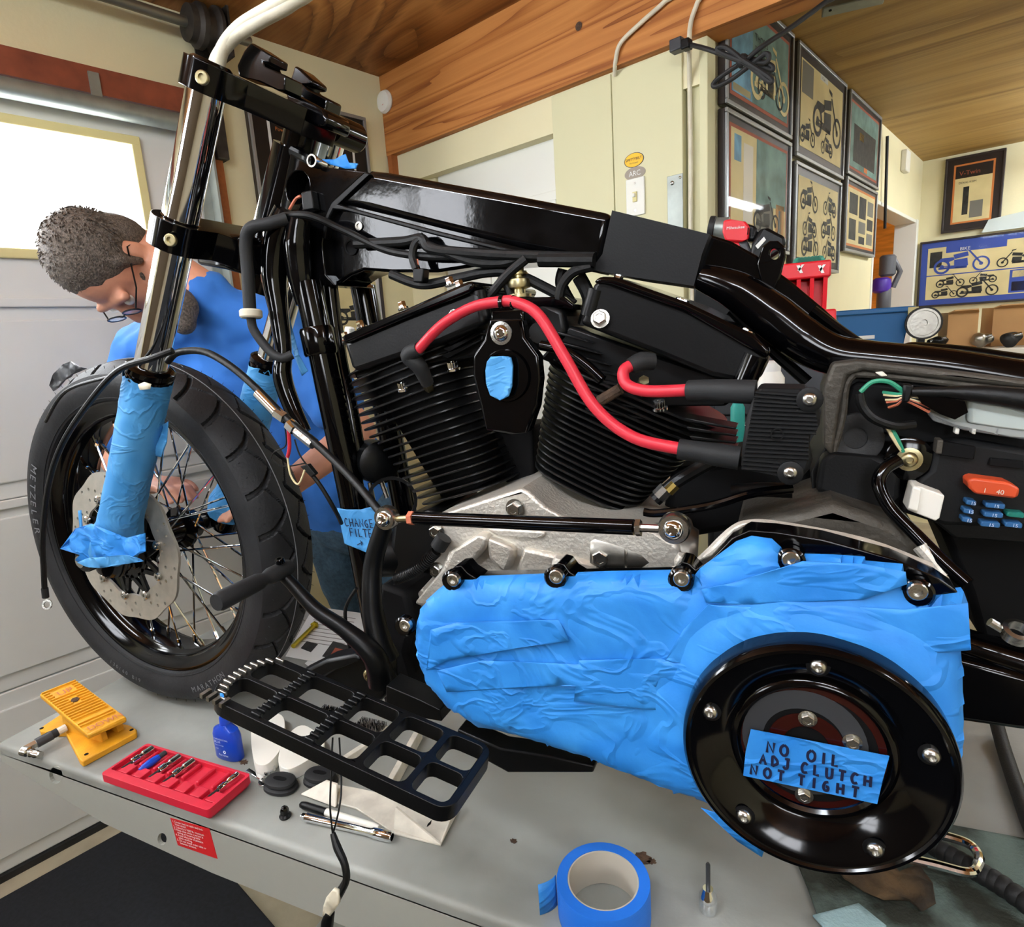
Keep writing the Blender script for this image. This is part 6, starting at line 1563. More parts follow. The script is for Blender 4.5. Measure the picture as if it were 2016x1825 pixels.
# glasses
gl = sub_empty('glasses', ps, hd(0, .11, .0))
for s in (-1, 1):
    ring = [hd(s * .032 + math.cos(2 * PI * i / 24) * .023, .112, .004 + math.sin(2 * PI * i / 24) * .017) for i in range(24)]
    MB().tube(ring, .0018, 6, closed=True).build('lens_rim', 'satin_black', gl)
    MB().plate([ring], h_fwd * .001).build('lens', 'lens_glass', gl, smooth=0)
    MB().tube([hd(s * .056, .110, .008), hd(s * .078, .07, .008), hd(s * .082, -.02, .006), hd(s * .080, -.03, -.010)], .0018, 6).build('temple_arm', 'satin_black', gl)
    MB().sphere(hd(s * .031, .084, .003), .012, 12, 8).build('eye', 'white_plastic', ps)
MB().tube([hd(-.010, .113, .008), hd(0, .116, .010), hd(.010, .113, .008)], .0018, 6).build('bridge', 'satin_black', gl)
rg_ = crumple('cleaning_rag', [(100, 758), (108, 738), (128, 716), (140, 712), (160, 722), (168, 726), (150, 736), (132, 748), (118, 762), (104, 770)], .815, .012, 'tool_grey', None, th=.004, seed=77, step=.006)
tag(rg_, 'crumpled grey rag on top of the front tyre', 'rag')
# ================================================================ background things
mats_ = thing('floor_mat', 'dark blue-black anti-fatigue floor mat beside the lift', 'floor mat', W(-1.3, -.2, 0))
mb = MB(); wbox(mb, -2.035, 1.2, -1.3, .512, .001, .012); mb.build('mat_sheet', 'mat_black', mats_, bevel=.004)
# ---- framed prints
def moto_print(o, rt, up, n, w, mtl, parent, flip=1):
    """flat printed motorcycle, w wide, o at its lower middle"""
    P = lambda x, y: o + rt * x * w * flip + up * y * w + n * .0006
    mb = MB()
    def ring(cx, cy, r, r2):
        k = 20
        mb.add([P(cx + math.cos(2 * PI * i / k) * r, cy + math.sin(2 * PI * i / k) * r) for i in range(k)] + [P(cx + math.cos(2 * PI * i / k) * r2, cy + math.sin(2 * PI * i / k) * r2) for i in range(k)], [(i, (i + 1) % k, k + (i + 1) % k, k + i) for i in range(k)])
    ring(-.34, .15, .15, .105); ring(.34, .15, .15, .115); ring(-.34, .15, .04, .0); ring(.34, .15, .035, .0)
    for poly in ([(-.15, .38), (.10, .42), (.12, .33), (-.12, .29)], [(-.36, .33), (-.14, .33), (-.12, .28), (-.22, .24), (-.40, .29)], [(-.13, .27), (.10, .29), (.12, .14), (.04, .09), (-.12, .1)], [(.10, .44), (.13, .45), (.36, .16), (.33, .14)], [(.02, .52), (.13, .50), (.13, .46), (.03, .49)], [(-.40, .10), (.10, .09), (.10, .13), (-.40, .14)], [(-.36, .16), (-.33, .17), (-.12, .16), (-.12, .13)]):
        mb.add([P(x, y) for x, y in poly], [tuple(range(len(poly)))])
    me = bpy.data.meshes.new('motorcycle_print'); me.from_pydata(mb.v, [], mb.f); me.update(); me.materials.append(M[mtl])
    ob = bpy.data.objects.new('motorcycle_print', me); COL.objects.link(ob); adopt(ob, parent)
def framed(label, o, rt, up, w, h, n, style):
    """o = lower left corner on the wall"""
    t = thing('framed_print', label, 'framed print', o, group=None)
    def quad(x0, x1, y0, y1, d0, d1, name, mtl, bevel=0.):
        P = [o + rt * x + up * y + n * d for d in (d0, d1) for x, y in ((x0, y0), (x1, y0), (x1, y1), (x0, y1))]
        return MB().hexa(P).build(name, mtl, t, smooth=0, bevel=bevel)
    e = .012
    quad(0, w, 0, h, .001, .020, 'backing', style.get('edge', 'frame_dark'), .002)
    for x0, x1, y0, y1 in ((0, w, 0, e), (0, w, h - e, h), (0, e, e, h - e), (w - e, w, e, h - e)):
        quad(x0, x1, y0, y1, .020, .028, 'frame_bar', style.get('frame', 'frame_silver'), .002)
    m = style.get('mat', .05)
    quad(e, w - e, e, h - e, .020, .0212, 'mat_board', style.get('matcol', 'frame_dark'))
    if 'line' in style: quad(m - .010, w - m + .010, m - .010, h - m + .010, .0212, .0218, 'mat_line', style['line'])
    quad(m, w - m, m, h - m, .0218, .0224, 'print_sheet', style.get('paper', 'print_cream'))
    pw, ph = w - 2 * m, h - 2 * m
    for (x0, x1, y0, y1, c) in style.get('blocks', []):
        quad(m + x0 * pw, m + x1 * pw, m + y0 * ph, m + y1 * ph, .0224, .0228, 'print_block', c)
    for (x, y, s, c, f) in style.get('motos', []):
        moto_print(o + rt * (m + x * pw) + up * (m + y * ph) + n * .0230, rt, up, n, s * pw, c, t, f)
    for (x, y, s, body, c) in style.get('text', []):
        text('print_title', body, o + rt * (m + x * pw) + up * (m + y * ph) + n * .0236, rt, up, s * ph, c, t, depth=.0004)
    if style.get('glass', True): quad(e, w - e, e, h - e, .0250, .0262, 'glazing', 'picture_glass')
    return t
mat('picture_glass', '#000000', .03, alpha=.05, spec=.6)
NU = RB; UPV = Vector((0, 0, 1))
def wallU(label, v0, v1, z0, z1, st): return framed(label, W(UP + .001, v0, z0), RA, UPV, v1 - v0, z1 - z0, NU, st)
wallU("framed teal poster with a white motorcycle and the title Thor's Roar", 1.80, 2.335, 1.995, 2.312, dict(line='mat_red', paper='print_teal', mat=.042, blocks=[(0, .33, 0, 1, 'print_blue'), (.02, .30, .02, .10, 'print_cream')], motos=[(.66, .06, .75, 'print_cream', 1), (.66, .10, .5, 'print_dark', 1)], text=[(.36, .72, .13, "THOR'S", 'ink'), (.36, .58, .13, 'ROAR', 'ink')]))
wallU('framed magazine page with a striped shape and close-up engine below the teal poster', 1.80, 2.335, 1.625, 1.985, dict(line='mat_red', paper='print_cream', mat=.040, blocks=[(.42, 1, .35, 1, 'print_teal'), (.05, .16, .7, .95, 'print_blue'), (.2, .36, .12, .9, 'bench_white'), (.42, .75, .0, .35, 'print_grey'), (.80, .97, .02, .40, 'cardboard'), (.86, .92, .06, .34, 'print_blue')], motos=[(.62, .04, .5, 'print_dark', 1)]))
wallU('framed cream poster with three motorcycles and a small title tag', 2.385, 2.972, 1.955, 2.312, dict(paper='print_cream', mat=.040, blocks=[(.42, .60, .93, 1.0, 'paper'), (.02, .26, .62, .98, 'print_grey')], motos=[(.62, .22, .72, 'print_dark', 1), (.16, .05, .34, 'print_dark', 1), (.62, .05, .3, 'print_dark', -1)], text=[(.44, .94, .05, 'V-Twin', 'ink')]))
wallU('framed cream poster with many small motorcycles under the three-motorcycle poster', 2.385, 2.955, 1.585, 1.940, dict(paper='print_cream', mat=.040, motos=[(.25, .60, .42, 'print_dark', 1), (.78, .62, .36, 'print_dark', -1), (.28, .28, .34, 'print_dark', -1), (.76, .30, .40, 'print_dark', 1), (.30, .02, .42, 'print_dark', 1), (.80, .02, .36, 'print_dark', -1)]))
wallU('framed dark blue-green cover poster at the end of the upper row', 3.035, 3.585, 1.990, 2.312, dict(line='mat_red', paper='print_teal', mat=.038, blocks=[(.1, .9, .1, .7, 'print_dark'), (.3, .45, .5, .62, 'smitty_yellow'), (.5, .62, .02, .10, 'mat_orange')]))
wallU('framed page of small dark pictures at the end of the lower row', 3.035, 3.575, 1.680, 1.980, dict(line='mat_orange', paper='print_cream', mat=.036, blocks=[(.05, .34, .55, .92, 'print_dark'), (.40, .66, .52, .92, 'print_dark'), (.72, .95, .62, .9, 'print_grey'), (.72, .95, .34, .56, 'print_dark'), (.06, .30, .08, .46, 'print_dark'), (.40, .66, .24, .46, 'print_grey'), (.42, .64, .04, .18, 'print_dark'), (.72, .95, .06, .28, 'print_grey')]))
def wallV(label, u0, u1, z0, z1, st): return framed(label, W(u0, VB - .001, z0), RB, UPV, u1 - u0, z1 - z0, -RA, st)
wallV('tall framed V-Twin magazine page with orange mat on the back wall', -.665, -.375, 1.872, 2.300, dict(mat=.055, line='mat_orange', paper='print_cream', frame='frame_dark', blocks=[(0, 1, .78, 1, 'frame_dark'), (.24, .40, .12, .62, 'print_dark'), (.45, .80, .05, .35, 'print_grey')], text=[(.10, .83, .11, 'V-Twin', 'mat_red'), (.10, .68, .05, 'DOUG KEIM', 'ink')]))
wallV('wide framed Bike magazine spread with blue mat on the back wall', -.770, -.050, 1.432, 1.835, dict(mat=.045, matcol='mat_blue', frame='frame_dark', paper='print_cream', blocks=[(.02, .12, .62, .92, 'print_dark'), (.0, 1, .455, .475, 'mat_blue'), (.15, .62, .88, 1.0, 'mat_blue'), (.66, .99, .02, .44, 'mat_blue'), (.68, .97, .30, .42, 'print_cream'), (.68, .97, .05, .22, 'frame_dark')], motos=[(.28, .48, .46, 'mat_blue', 1), (.70, .50, .30, 'print_dark', -1), (.20, .22, .24, 'print_dark', 1), (.46, .24, .22, 'print_dark', -1), (.16, .02, .22, 'print_dark', 1), (.42, .0, .34, 'print_dark', 1)], text=[(.26, .90, .085, 'BIKE', 'paper')]))
def wallL(label, v0, v1, z0, z1, st): return framed(label, W(U0 + .001, v0, z0), RA, UPV, v1 - v0, z1 - z0, RB, st)
wallL('black framed picture with a thin white mat line beside the garage door', 1.125, 1.60, 1.86, 2.265, dict(mat=.075, line='paper', matcol='ring_dark', paper='ring_dark', frame='frame_silver', blocks=[(.45, .8, .05, .55, 'print_dark'), (.50, .7, .15, .35, 'print_grey')], text=[(.05, .84, .07, 'Powered', 'mat_orange')]))
wallL('small framed cream motorcycle print low beside the wall corner', 1.30, 1.60, 1.42, 1.69, dict(mat=.030, frame='frame_dark', matcol='lamp_white', paper='print_cream', motos=[(.55, .2, .8, 'print_dark', 1)], blocks=[(0, 1, 0, .10, 'teal')]))
# ---- beam, cables, fixtures
def cable(name, pts, r, mtl, label, cat): 
    o = MB().tube(spline(pts, 8), r, 10).build(name, mtl, None); return tag(o, label, cat)
b1 = V0 - .010
cable('cream_cable', [W(uv(pV(1352, -50, b1))[0], b1, ZC - .002), pV(1330, -25, b1), pV(1308, 4, b1), pV(1262, 45, b1), pV(1222, 85, b1), pV(1212, 120, b1 + .006), pV(1210, 149, VP - .006)], .0062, 'ivory', 'cream electric cable bending down the beam to the panel seam', 'cable')
cable('cream_cable', [W(uv(pV(1398, -55, b1))[0], b1, ZC - .002), pV(1385, -30, b1), pV(1372, 8, b1), pV(1360, 45, b1), pV(1357, 90, b1), pV(1358, 180, VP + .008), pV(1360, 300, VP + .008), pV(1360, 460, VP + .008), pV(1365, 640, VP + .008)], .0062, 'ivory', 'cream electric cable running down the corner post', 'cable')
cb = thing('power_cord', 'black power cord tied in loops and hanging from the ceiling', 'power cord', pV(1440, 115, 1.62))
cv = 1.62
slabp = pV(1334, 90, V0 - .045)
MB().box(slabp, (.034, .03, .03), Matrix.Rotation(-AZ, 3, 'Z')).build('plug', 'tool_grey', cb, bevel=.003)
MB().box(pV(1352, 88, V0 - .052), (.022, .026, .024), Matrix.Rotation(-AZ, 3, 'Z')).build('plug_grip', 'satin_black', cb, bevel=.003)
P = lambda x, y, d=0: pV(x, y, cv + d)
for pts in ([pV(1358, 88, V0 - .052), P(1390, 96), P(1430, 110), P(1462, 122)],
            [P(1462, 122), P(1420, 150), P(1404, 166), P(1412, 170), P(1440, 156), P(1480, 126), P(1506, 106), P(1514, 112), P(1504, 124), P(1462, 122, .01)],
            [P(1462, 118, -.01), P(1430, 94, -.01), P(1412, 96, -.01), P(1424, 106, -.01), P(1470, 126, -.01), P(1510, 158, -.01), P(1520, 160, -.01), P(1508, 148, -.01), P(1462, 118, -.015)],
            [P(1462, 120, .01), P(1500, 132, .01), P(1520, 138, .01), P(1516, 128, .01), P(1480, 116, .01)],
            [P(1470, 118), P(1500, 92), P(1560, 52, .05), P(1620, 8, .1), P(1660, -25, .14), W(uv(P(1690, -45, .17))[0], uv(P(1690, -45, .17))[1] + .1, ZC2 - .002)]):
    MB().tube(spline(pts, 8), .0058, 10).build('cord', 'rubber', cb)
MB().lathe([(.014, -.008), (.016, 0), (.014, .008)], P(1462, 120), Vector((1, 0, -.5)), 14).build('tie', 'rubber', cb)
g = pZ(1680, 4, ZC2 - .03)
t = thing('ceiling_bracket', 'grey metal bracket screwed to the rear plywood ceiling', 'bracket', g)
MB().box(g + Vector((0, 0, .008)), (.16, .06, .04), Matrix.Rotation(-AZ + .35, 3, 'Z')).build('bracket_body', 'galv', t, bevel=.003)
q = g + Vector((-.06, -.02, -.014)); MB().cyl(q, q - Vector((0, 0, .003)), .004, n=10).build('screw', 'deep_black', t)
sd = pV(760, 201, V0 - .002)
t = thing('motion_sensor', 'white oval sensor on the beam end in the corner', 'sensor', sd)
MB().lathe([(.040, 0), (.042, .006), (.036, .018), (.020, .024), (0, .025)], sd, -RA, 28).build('sensor_dome', 'white_plastic', t)
MB().lathe([(.006, 0), (.006, .002), (0, .002)], sd - RA * .024 + Vector((.006, 0, -.012)), -RA, 12).build('sensor_eye', 'sticker_red', t)
# stickers and plates on the panel
def oval_sticker(px, py, rx, ry, rot, mtl, rim, label, words):
    c = pV(px, py, VP - .001)
    t = thing('oval_sticker', label, 'sticker', c)
    def pts(k): 
        cr, sr = math.cos(rot), math.sin(rot)
        return [c + RB * (math.cos(a) * rx * k * cr - math.sin(a) * ry * k * sr) + UPV * (math.cos(a) * rx * k * sr + math.sin(a) * ry * k * cr) for a in [2 * PI * i / 32 for i in range(32)]]
    MB().plate([pts(1)], RA * .0006).build('sticker_edge', rim, t, smooth=0)
    MB().plate([[p - RA * .0004 for p in pts(.93)]], RA * .0003).build('sticker_face', mtl, t, smooth=0)
    rt = RB * math.cos(rot) + UPV * math.sin(rot); up = -RB * math.sin(rot) + UPV * math.cos(rot)
    for w_, dx, dy, s, ml in words: text('sticker_text', w_, c - RA * .0012 + rt * dx + up * dy, rt, up, s, ml, t, depth=.0003, align='CENTER')
oval_sticker(1248, 315, .033, .020, .0, 'smitty_yellow', 'ink', 'yellow oval SMITTYBILT sticker above the light switch', [('SMITTYBILT', 0, -.001, .0105, 'ink'), ('The Originals', 0, -.010, .0055, 'ink')])
oval_sticker(1250, 341, .035, .018, .0, 'arc_grey', 'arc_grey', 'brown oval ARC sticker between yellow sticker and switch', [('ARC', 0, -.007, .020, 'paper')])
c = pV(1252, 388, VP - .001)
t = thing('light_switch', 'white toggle light switch plate below the oval stickers', 'light switch', c)
Rm = Matrix((RB, RA, UPV)).transposed()
MB().box(c - RA * .002, (.062, .006, .105), Rm).build('plate', 'door_white', t, bevel=.002)
MB().box(c - RA * .006, (.014, .006, .028), Rm).build('toggle_slot', 'door_trim', t, bevel=.001)
MB().box(c - RA * .010 + Vector((0, 0, .004)), (.008, .012, .010), Rm).build('toggle', 'door_white', t, bevel=.001)
for s in (-1, 1): MB().cyl(c - RA * .004 + Vector((0, 0, .038 * s)), c - RA * .006 + Vector((0, 0, .038 * s)), .003, n=10).build('screw', 'steel', t)
c = pV(1330, 400, VP - .001)
t = thing('latch_plate', 'bare metal latch plate on the corner of the cream panel', 'latch plate', c)
MB().box(c - RA * .0015, (.048, .003, .15), Rm).build('plate', 'galv', t, bevel=.001)
bolt('rivet', c - RA * .003 + Vector((0, 0, .055)) - RB * .008, -RA, .006, 'steel', t, 'dome', .004)
bolt('rivet', c - RA * .003 + Vector((0, 0, .065)) + RB * .016, -RA, .004, 'steel', t, 'dome', .003)
# rod and sensor on the poster wall
a, b = pU(1747, 268, UP + .02), pU(1742, 450, UP + .02)
tag(MB().tube([a, b], .007, 8).build('hanging_rod', 'satin_black', None), 'thin black rod hanging on the wall beside the doorway', 'rod')
c = pU(1783, 318, UP + .015)
tag(MB().box(c, (.030, .10, .11), Rm).build('wall_sensor', 'white_plastic', None, bevel=.006), 'white box sensor on the wall above the doorway', 'sensor')
# ---- tool cabinet with drill and bins behind the motorcycle
def frame_at(px, py, y): return pY(px, py, y)
c0, c1 = pY(1392, 600, 1.50), pY(1642, 606, 1.50)
cabz = 1.42
cabx0, cabx1 = c0.x, c1.x
cab = thing('tool_cabinet', 'red steel tool cabinet with drawers behind the motorcycle', 'tool cabinet', ((cabx0 + cabx1) / 2, 1.62, 0))
MB().box(((cabx0 + cabx1) / 2, 1.62, cabz / 2 + .03), (cabx1 - cabx0, .22, cabz - .06)).build('carcass', 'tool_grey', cab, bevel=.004)
for k in range(7):
    z = .12 + k * .18
    MB().box(((cabx0 + cabx1) / 2, 1.505, z + .08), (cabx1 - cabx0 - .03, .012, .165)).build('drawer', 'tool_grey', cab, bevel=.003)
    MB().box(((cabx0 + cabx1) / 2, 1.496, z + .15), (cabx1 - cabx0 - .06, .010, .012)).build('drawer_pull', 'steel', cab, bevel=.002)
for sx in (-1, 1):
    for sy in (-1, 1): MB().cyl(((cabx0 + cabx1) / 2 + sx * (cabx1 - cabx0) * .42, 1.62 + sy * .08, 0.0), ((cabx0 + cabx1) / 2 + sx * (cabx1 - cabx0) * .42, 1.62 + sy * .08, .07), .022, n=14).build('caster', 'rubber', cab)
MB().box(((cabx0 + cabx1) / 2, 1.62, cabz - .025), (cabx1 - cabx0 + .01, .235, .05)).build('cabinet_top', 'red_tool', cab, bevel=.004)
# black case under the drill
dz0 = pY(1470, 522, 1.56).z
dcx = pY(1440, 520, 1.56).x
kc = thing('tool_case', 'black tool case under the cordless drill', 'tool case', (dcx, 1.60, cabz))
MB().box((dcx, 1.60, (cabz + dz0) / 2), (.16, .14, dz0 - cabz - .002)).build('case_body', 'satin_black', kc, bevel=.005)
MB().box((dcx, 1.525, (cabz + dz0) / 2), (.05, .012, .02)).build('case_latch', 'tool_grey', kc, bevel=.002)
dr = thing('impact_driver', 'red and black cordless impact driver on the tool case', 'power tool', (dcx, 1.58, dz0))
YQ = 1.55
def ds(nm, px, y0, y1, mt, bv=.004): return slab(nm, px, y0, y1, mt, dr, bevel=bv, bseg=3)
a, b = pY(1396, 447, YQ + .03), pY(1432, 450, YQ + .03)
MB().lathe([(.016, 0), (.021, .006), (.022, .012), (.024, .035), (.026, (b - a).length)], a, b - a, 22).build('nose_cone', 'galv', dr)
MB().lathe([(.024, 0), (.025, .004), (.025, .012), (.022, .014)], a, b - a, 22).build('nose_bumper', 'rubber', dr)
ds('motor_housing', [(1424, 434), (1436, 431), (1468, 436), (1476, 446), (1474, 470), (1460, 476), (1428, 474), (1422, 456)], YQ, YQ + .058, 'red_tool', .012)
ds('rear_cap', [(1468, 438), (1490, 446), (1494, 460), (1486, 476), (1470, 474)], YQ + .004, YQ + .054, 'satin_black', .010)
ds('handle', [(1436, 472), (1462, 474), (1474, 500), (1486, 522), (1464, 524), (1448, 500)], YQ + .010, YQ + .048, 'red_tool', .008)
ds('handle_grip', [(1452, 476), (1472, 474), (1484, 506), (1488, 520), (1476, 520)], YQ + .006, YQ + .052, 'tool_grey', .006)
bp_ = ds('battery_pack', [(1476, 506), (1480, 480), (1496, 450), (1512, 448), (1546, 466), (1548, 482), (1530, 500), (1500, 520)], YQ - .006, YQ + .062, 'satin_black', .008)
ds('battery_label', [(1487, 484), (1504, 466), (1508, 472), (1492, 490)], YQ - .0075, YQ - .005, 'paper', 0)
for k in range(3): ds('vent_slot', [(1472 + k * 5, 448 + k), (1474 + k * 5, 448 + k), (1473 + k * 5, 462 + k), (1471 + k * 5, 462 + k)], YQ - .001, YQ + .004, 'deep_black', 0)
text('maker_script', 'Milwaukee', pY(1430, 452, YQ - .001), Vector((1, 0, -.04)), Vector((.04, 0, 1)), .009, 'paper', dr, depth=.0006)
# red organiser with clear-lidded bins
ob = thing('parts_organiser', 'red parts organiser with ribbed green lids beside the drill', 'organiser', pY(1590, 606, 1.55))
bx0, bx1 = pY(1538, 520, 1.50).x, pY(1637, 520, 1.50).x
oz1 = pY(1590, 515, 1.50).z; oz2 = pY(1590, 548, 1.50).z
MB().box(((bx0 + bx1) / 2, 1.56, (oz1 + oz2) / 2), (bx1 - bx0, .12, oz1 - oz2)).build('organiser_head', 'red_tool', ob, bevel=.004)
for k in range(4):
    x = bx0 + (bx1 - bx0) * (.1 + .8 * k / 3)
    MB().hexa([Vector((x - .004, 1.52, cabz + .001)), Vector((x + .004, 1.52, cabz + .001)), Vector((x + .004, 1.61, cabz + .001)), Vector((x - .004, 1.61, cabz + .001)), Vector((x - .004, 1.505, oz2)), Vector((x + .004, 1.505, oz2)), Vector((x + .004, 1.615, oz2)), Vector((x - .004, 1.615, oz2))]).build('side_rib', 'red_tool', ob, smooth=0)
MB().box(((bx0 + bx1) / 2, 1.575, (cabz + oz2) / 2), (bx1 - bx0 - .02, .07, oz2 - cabz - .002)).build('organiser_core', 'red_tool', ob, bevel=.004)
for k in range(7):
    x = pY(1572 + k * 7, 492, 1.52).x
    MB().cyl((x, 1.53, oz1 + .002), (x, 1.60, oz1 + .004), .011, n=10).build('lid_rib', 'green_box', ob)
for px in (1574, 1616):
    z = pY(px, 530, 1.499).z; x = pY(px, 530, 1.499).x
    MB().plate([[Vector((x - .006, 1.498, z + .008)), Vector((x, 1.498, z + .008)), Vector((x + .007, 1.498, z - .008)), Vector((x + .001, 1.498, z - .008))]], (0, .001, 0)).build('brand_mark', 'paper', ob, smooth=0)
    MB().plate([[Vector((x + .004, 1.498, z + .009)), Vector((x + .009, 1.498, z + .009)), Vector((x + .0, 1.498, z - .004)), Vector((x - .004, 1.498, z - .002))]], (0, .001, 0)).build('brand_mark', 'paper', ob, smooth=0)
# ---- bench with blue bin, wheel, boxes
BY = 2.55
bz = pY(1800, 690, BY).z
bxa, bxb = pY(1560, 690, BY).x, 2.3
bench = thing('workbench', 'white-topped workbench along the back of the garage', 'workbench', ((bxa + bxb) / 2, BY + .3, 0))
MB().box(((bxa + bxb) / 2, BY + .25, bz - .02), (bxb - bxa, .70, .04)).build('bench_top', 'bench_white', bench, bevel=.004)
for x in (bxa + .06, bxb - .06):
    for y in (BY - .04, BY + .54): MB().box((x, y, (bz - .04) / 2), (.06, .06, bz - .04)).build('leg', 'bench_white', bench, bevel=.003)
MB().box(((bxa + bxb) / 2, BY + .25, .35), (bxb - bxa - .1, .6, .03)).build('lower_shelf', 'bench_white', bench)
bb = thing('storage_bin', 'blue plastic storage bin with white label on the workbench', 'storage bin', Vector((pY(1730, 660, BY).x, BY + .1, bz)))
zt_ = pY(1730, 612, BY).z; xa, xb = pY(1640, 640, BY).x, pY(1800, 640, BY).x
MB().hexa([Vector((xa + .03, BY + .01, bz + .001)), Vector((xb - .03, BY + .01, bz + .001)), Vector((xb - .03, BY + .16, bz + .001)), Vector((xa + .03, BY + .16, bz + .001)), Vector((xa + .01, BY, zt_)), Vector((xb - .01, BY, zt_)), Vector((xb - .01, BY + .18, zt_)), Vector((xa + .01, BY + .18, zt_))]).build('bin_body', 'blue_bin', bb, bevel=.004)
MB().box(((xa + xb) / 2, BY + .09, zt_), (xb - xa, .21, .018)).build('bin_rim', 'blue_bin', bb, bevel=.004)
MB().box((pY(1706, 664, BY).x, BY + .004, pY(1706, 664, BY).z), (.05, .006, .012)).build('bin_label', 'paper', bb)
MB().box((pY(1795, 630, BY).x, BY - .016, zt_ - .012), (.03, .004, .035)).build('price_tag', 'door_trim', bb)
gw = pY(1818, 636, BY - .045)
gwt = thing('bench_pulley', 'grey spoked pulley wheel with black belt on the workbench', 'pulley', Vector((gw.x, gw.y, bz)))
rw_ = .048
MB().lathe([(rw_, -.008), (rw_, .008), (rw_ * .86, .008), (rw_ * .84, .003), (.012, .003), (.012, -.004), (.004, -.004)], gw, -YD, 30).build('pulley_disc', 'brushed', gwt)
MB().lathe([(rw_ + .006, -.008), (rw_ + .006, .008), (rw_, .008), (rw_, -.008), (rw_ + .006, -.008)], gw, -YD, 30, cap=False).build('belt', 'rubber', gwt)
MB().box((gw.x, gw.y + .03, (gw.z + bz) / 2), (.02, .03, gw.z - bz)).build('pulley_stand', 'satin_black', gwt)
def carton(px0, px1, py0, y, label, d=.14):
    x0, x1 = pY(px0, 660, y).x, pY(px1, 660, y).x; z1 = pY(px0, py0, y).z
    t = thing('cardboard_box', label, 'box', Vector(((x0 + x1) / 2, y + d / 2, bz)))
    MB().box(((x0 + x1) / 2, y + d / 2, (bz + z1) / 2 + .0005), (x1 - x0, d, z1 - bz - .001)).build('box_body', 'cardboard', t, bevel=.001)
    MB().hexa([Vector((x0, y - .002, z1 - .004)), Vector((x1, y - .002, z1 - .004)), Vector((x1, y, z1)), Vector((x0, y, z1)), Vector((x0 + .01, y - .04, z1 + .004)), Vector((x1 - .01, y - .04, z1 + .004)), Vector((x1 - .01, y - .038, z1 + .008)), Vector((x0 + .01, y - .038, z1 + .008))]).build('flap', 'cardboard', t, smooth=0)
carton(1864, 1924, 616, BY - .02, 'small open cardboard box beside the pulley wheel')
carton(1952, 2080, 606, BY + .02, 'larger open cardboard box at the end of the workbench')
random.seed(21)
for k, (px, lb, mt) in enumerate(((1846, 'black folded bracket beside the small carton', 'satin_black'), (1934, 'silver carburettor part between the cartons', 'brushed'), (1992, 'dark plastic wrapped part in front of the large carton', 'rubber'), (2052, 'crumpled black plastic bag at the bench end', 'deep_black'))):
    c = pY(px, 676, BY - .06); c = Vector((c.x, BY - .05, bz + .022))
    parts = [('e', c + Vector((random.uniform(-.014, .014), random.uniform(-.012, .012), random.uniform(-.006, .012))), (random.uniform(.016, .028), .020, random.uniform(.012, .022)), Matrix.Rotation(random.uniform(0, 3), 3, 'Z')) for _ in range(5)]
    t = thing('bench_part', lb, 'spare part', Vector((c.x, c.y, bz)))
    blob('part_body', parts, mt, .006, 1, parent=t)
    MB().cyl(c + Vector((-.022, -.01, .01)), c + Vector((.022, -.018, .020)), .006, n=10).build('part_stub', 'steel', t)
for k, (px, py0, mt, lb) in enumerate(((1512, 735, 'white_plastic', 'white spray can on the shelf behind the ignition coil'),)):
    y = 1.30
    c = pY(px, 790, y)
# red tote seen through the frame gap
def crate(px0, px1, py0, py1, y, mt, nm, lb, cat, zbase=None):
    x0, x1 = pY(px0, py1, y).x, pY(px1, py1, y).x; z0, z1 = pY(px0, py1, y).z, pY(px0, py0, y).z
    t = thing(nm, lb, cat, Vector(((x0 + x1) / 2, y, z0)))
    return t, x0, x1, z0, z1
# rolling cart behind the engine, carrying cans and boxes
cy = 1.34
cz = pY(1500, 880, cy).z
ca, cb2 = pY(1330, 900, cy).x, pY(1640, 900, cy).x
cart = thing('rolling_cart', 'dark rolling tool cart behind the engine', 'cart', ((ca + cb2) / 2, cy + .02, 0))
MB().box(((ca + cb2) / 2, cy + .03, cz - .012), (cb2 - ca, .16, .022)).build('cart_top', 'tool_grey', cart, bevel=.003)
for x in (ca + .02, cb2 - .02):
    for y in (cy - .035, cy + .095): MB().cyl((x, y, 0), (x, y, cz - .02), .010, n=10).build('leg', 'tool_grey', cart)
MB().box(((ca + cb2) / 2, cy + .03, .25), (cb2 - ca - .02, .14, .02)).build('cart_shelf', 'red_tool', cart, bevel=.003)
def can(px, py1, r, h, mt, cap_, lb):
    c = pY(px, py1, cy); c = Vector((c.x, cy, cz))
    t = thing('spray_can', lb, 'can', c)
    MB().lathe([(r * .95, .001), (r, .004), (r, h * .82), (r * .7, h * .9), (r * .7, h * .91)], c, Vector((0, 0, 1)), 22).build('can_body', mt, t)
    MB().lathe([(r * .72, h * .9), (r * .7, h), (r * .5, h * 1.02), (0, h * 1.02)], c, Vector((0, 0, 1)), 20).build('can_cap', cap_, t)
can(1516, 800, .026, .17, 'white_plastic', 'lamp_white', 'white can with round red mark on the cart behind the engine')
can(1452, 850, .014, .10, 'teal', 'teal', 'short teal can on the cart beside the ignition coil')
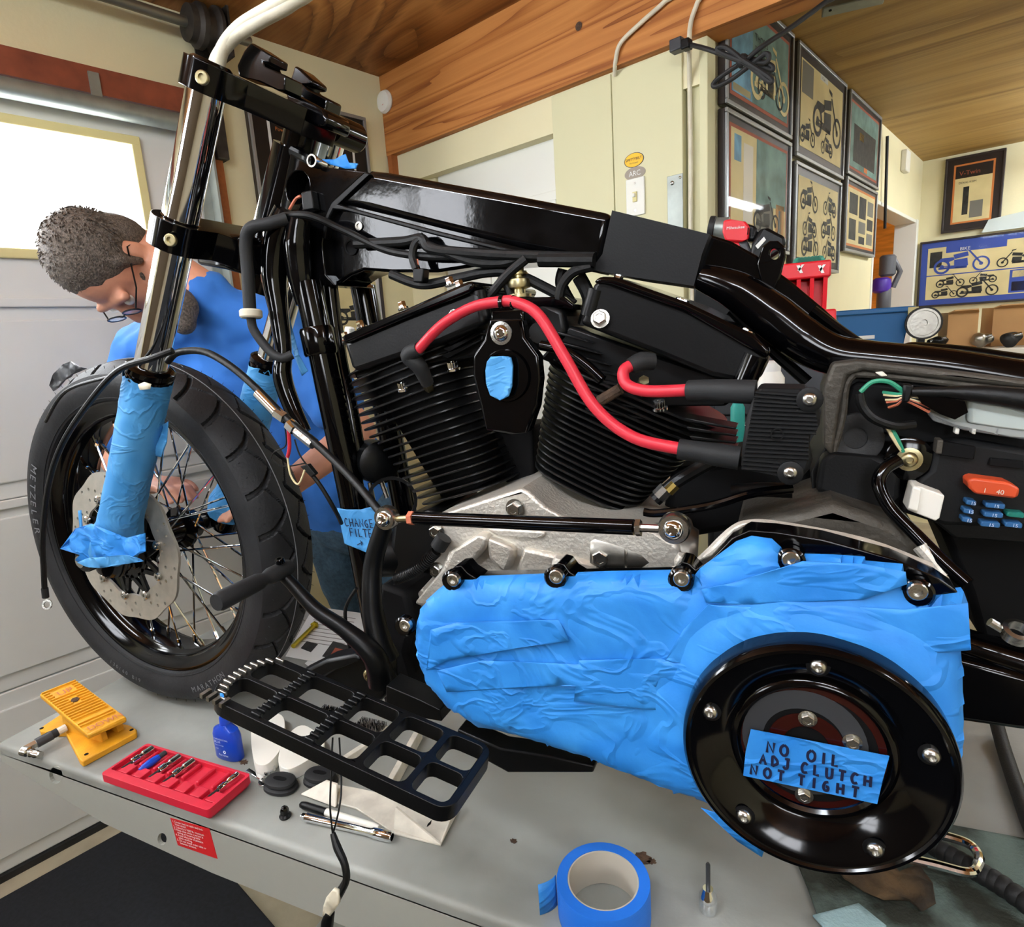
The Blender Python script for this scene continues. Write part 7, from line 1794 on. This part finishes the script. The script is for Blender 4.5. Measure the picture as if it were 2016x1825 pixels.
t = thing('marking_box', 'small red and white box on the cart behind the frame', 'box', (pY(1570, 760, cy).x, cy, cz))
bxx = pY(1578, 760, cy).x
MB().box((bxx, cy, cz + .055), (.07, .07, .108)).build('box_body', 'tool_grey', t, bevel=.002)
MB().box((bxx, cy - .0355, cz + .07), (.06, .001, .03)).build('box_label', 'red_tool', t)
# ---- vacuum in the doorway
VYD = 4.0
vq = pY(1737, 560, VYD)
vc = thing('stick_vacuum', 'grey and purple stick vacuum hanging in the doorway', 'vacuum', Vector((vq.x, VYD, 1.1)))
ax_ = Vector((0, 0, 1)); vx = vq.x
MB().lathe([(.03, -.14), (.035, -.13), (.035, -.03), (.03, -.02)], Vector((vx + .01, VYD, vq.z)), ax_, 20).build('dust_cup', 'vac_grey', vc)
MB().lathe([(.030, -.04), (.044, -.03), (.050, 0), (.044, .03), (.030, .04)], Vector((vx - .005, VYD, vq.z - .005)), ax_, 20).build('cyclone', 'purple', vc)
MB().lathe([(.028, .04), (.040, .05), (.040, .14), (.030, .15), (0, .15)], Vector((vx + .02, VYD, vq.z)), ax_, 20).build('motor', 'vac_grey', vc)
MB().tube([Vector((vx + .05, VYD, vq.z + .12)), Vector((vx + .08, VYD, vq.z + .06)), Vector((vx + .05, VYD, vq.z - .02))], .014, 10).build('handle', 'vac_grey', vc)
MB().cyl((vx + .005, VYD, vq.z - .14), (vx + .005, VYD, .12), .018, n=14).build('wand', 'steel', vc)
MB().box((vx + .005, VYD, .06), (.16, .10, .10)).build('floor_head', 'vac_grey', vc, bevel=.02)
# papers on the wall above the Bike frame
c = W(-.36, VB - .035, 1.845)
MBp = MB().hexa([c + RB * -.10, c + RB * .20, c + RB * .20 - RA * .001, c - RB * .10 - RA * .001, c - RB * .07 + UPV * .07, c + RB * .17 + UPV * .10, c + RB * .17 + UPV * .10 - RA * .001, c - RB * .07 + UPV * .07 - RA * .001])
tag(MBp.build('loose_paper', 'clear_plastic', None, smooth=0), 'loose clear sleeve of paper on top of the wide Bike frame', 'paper')
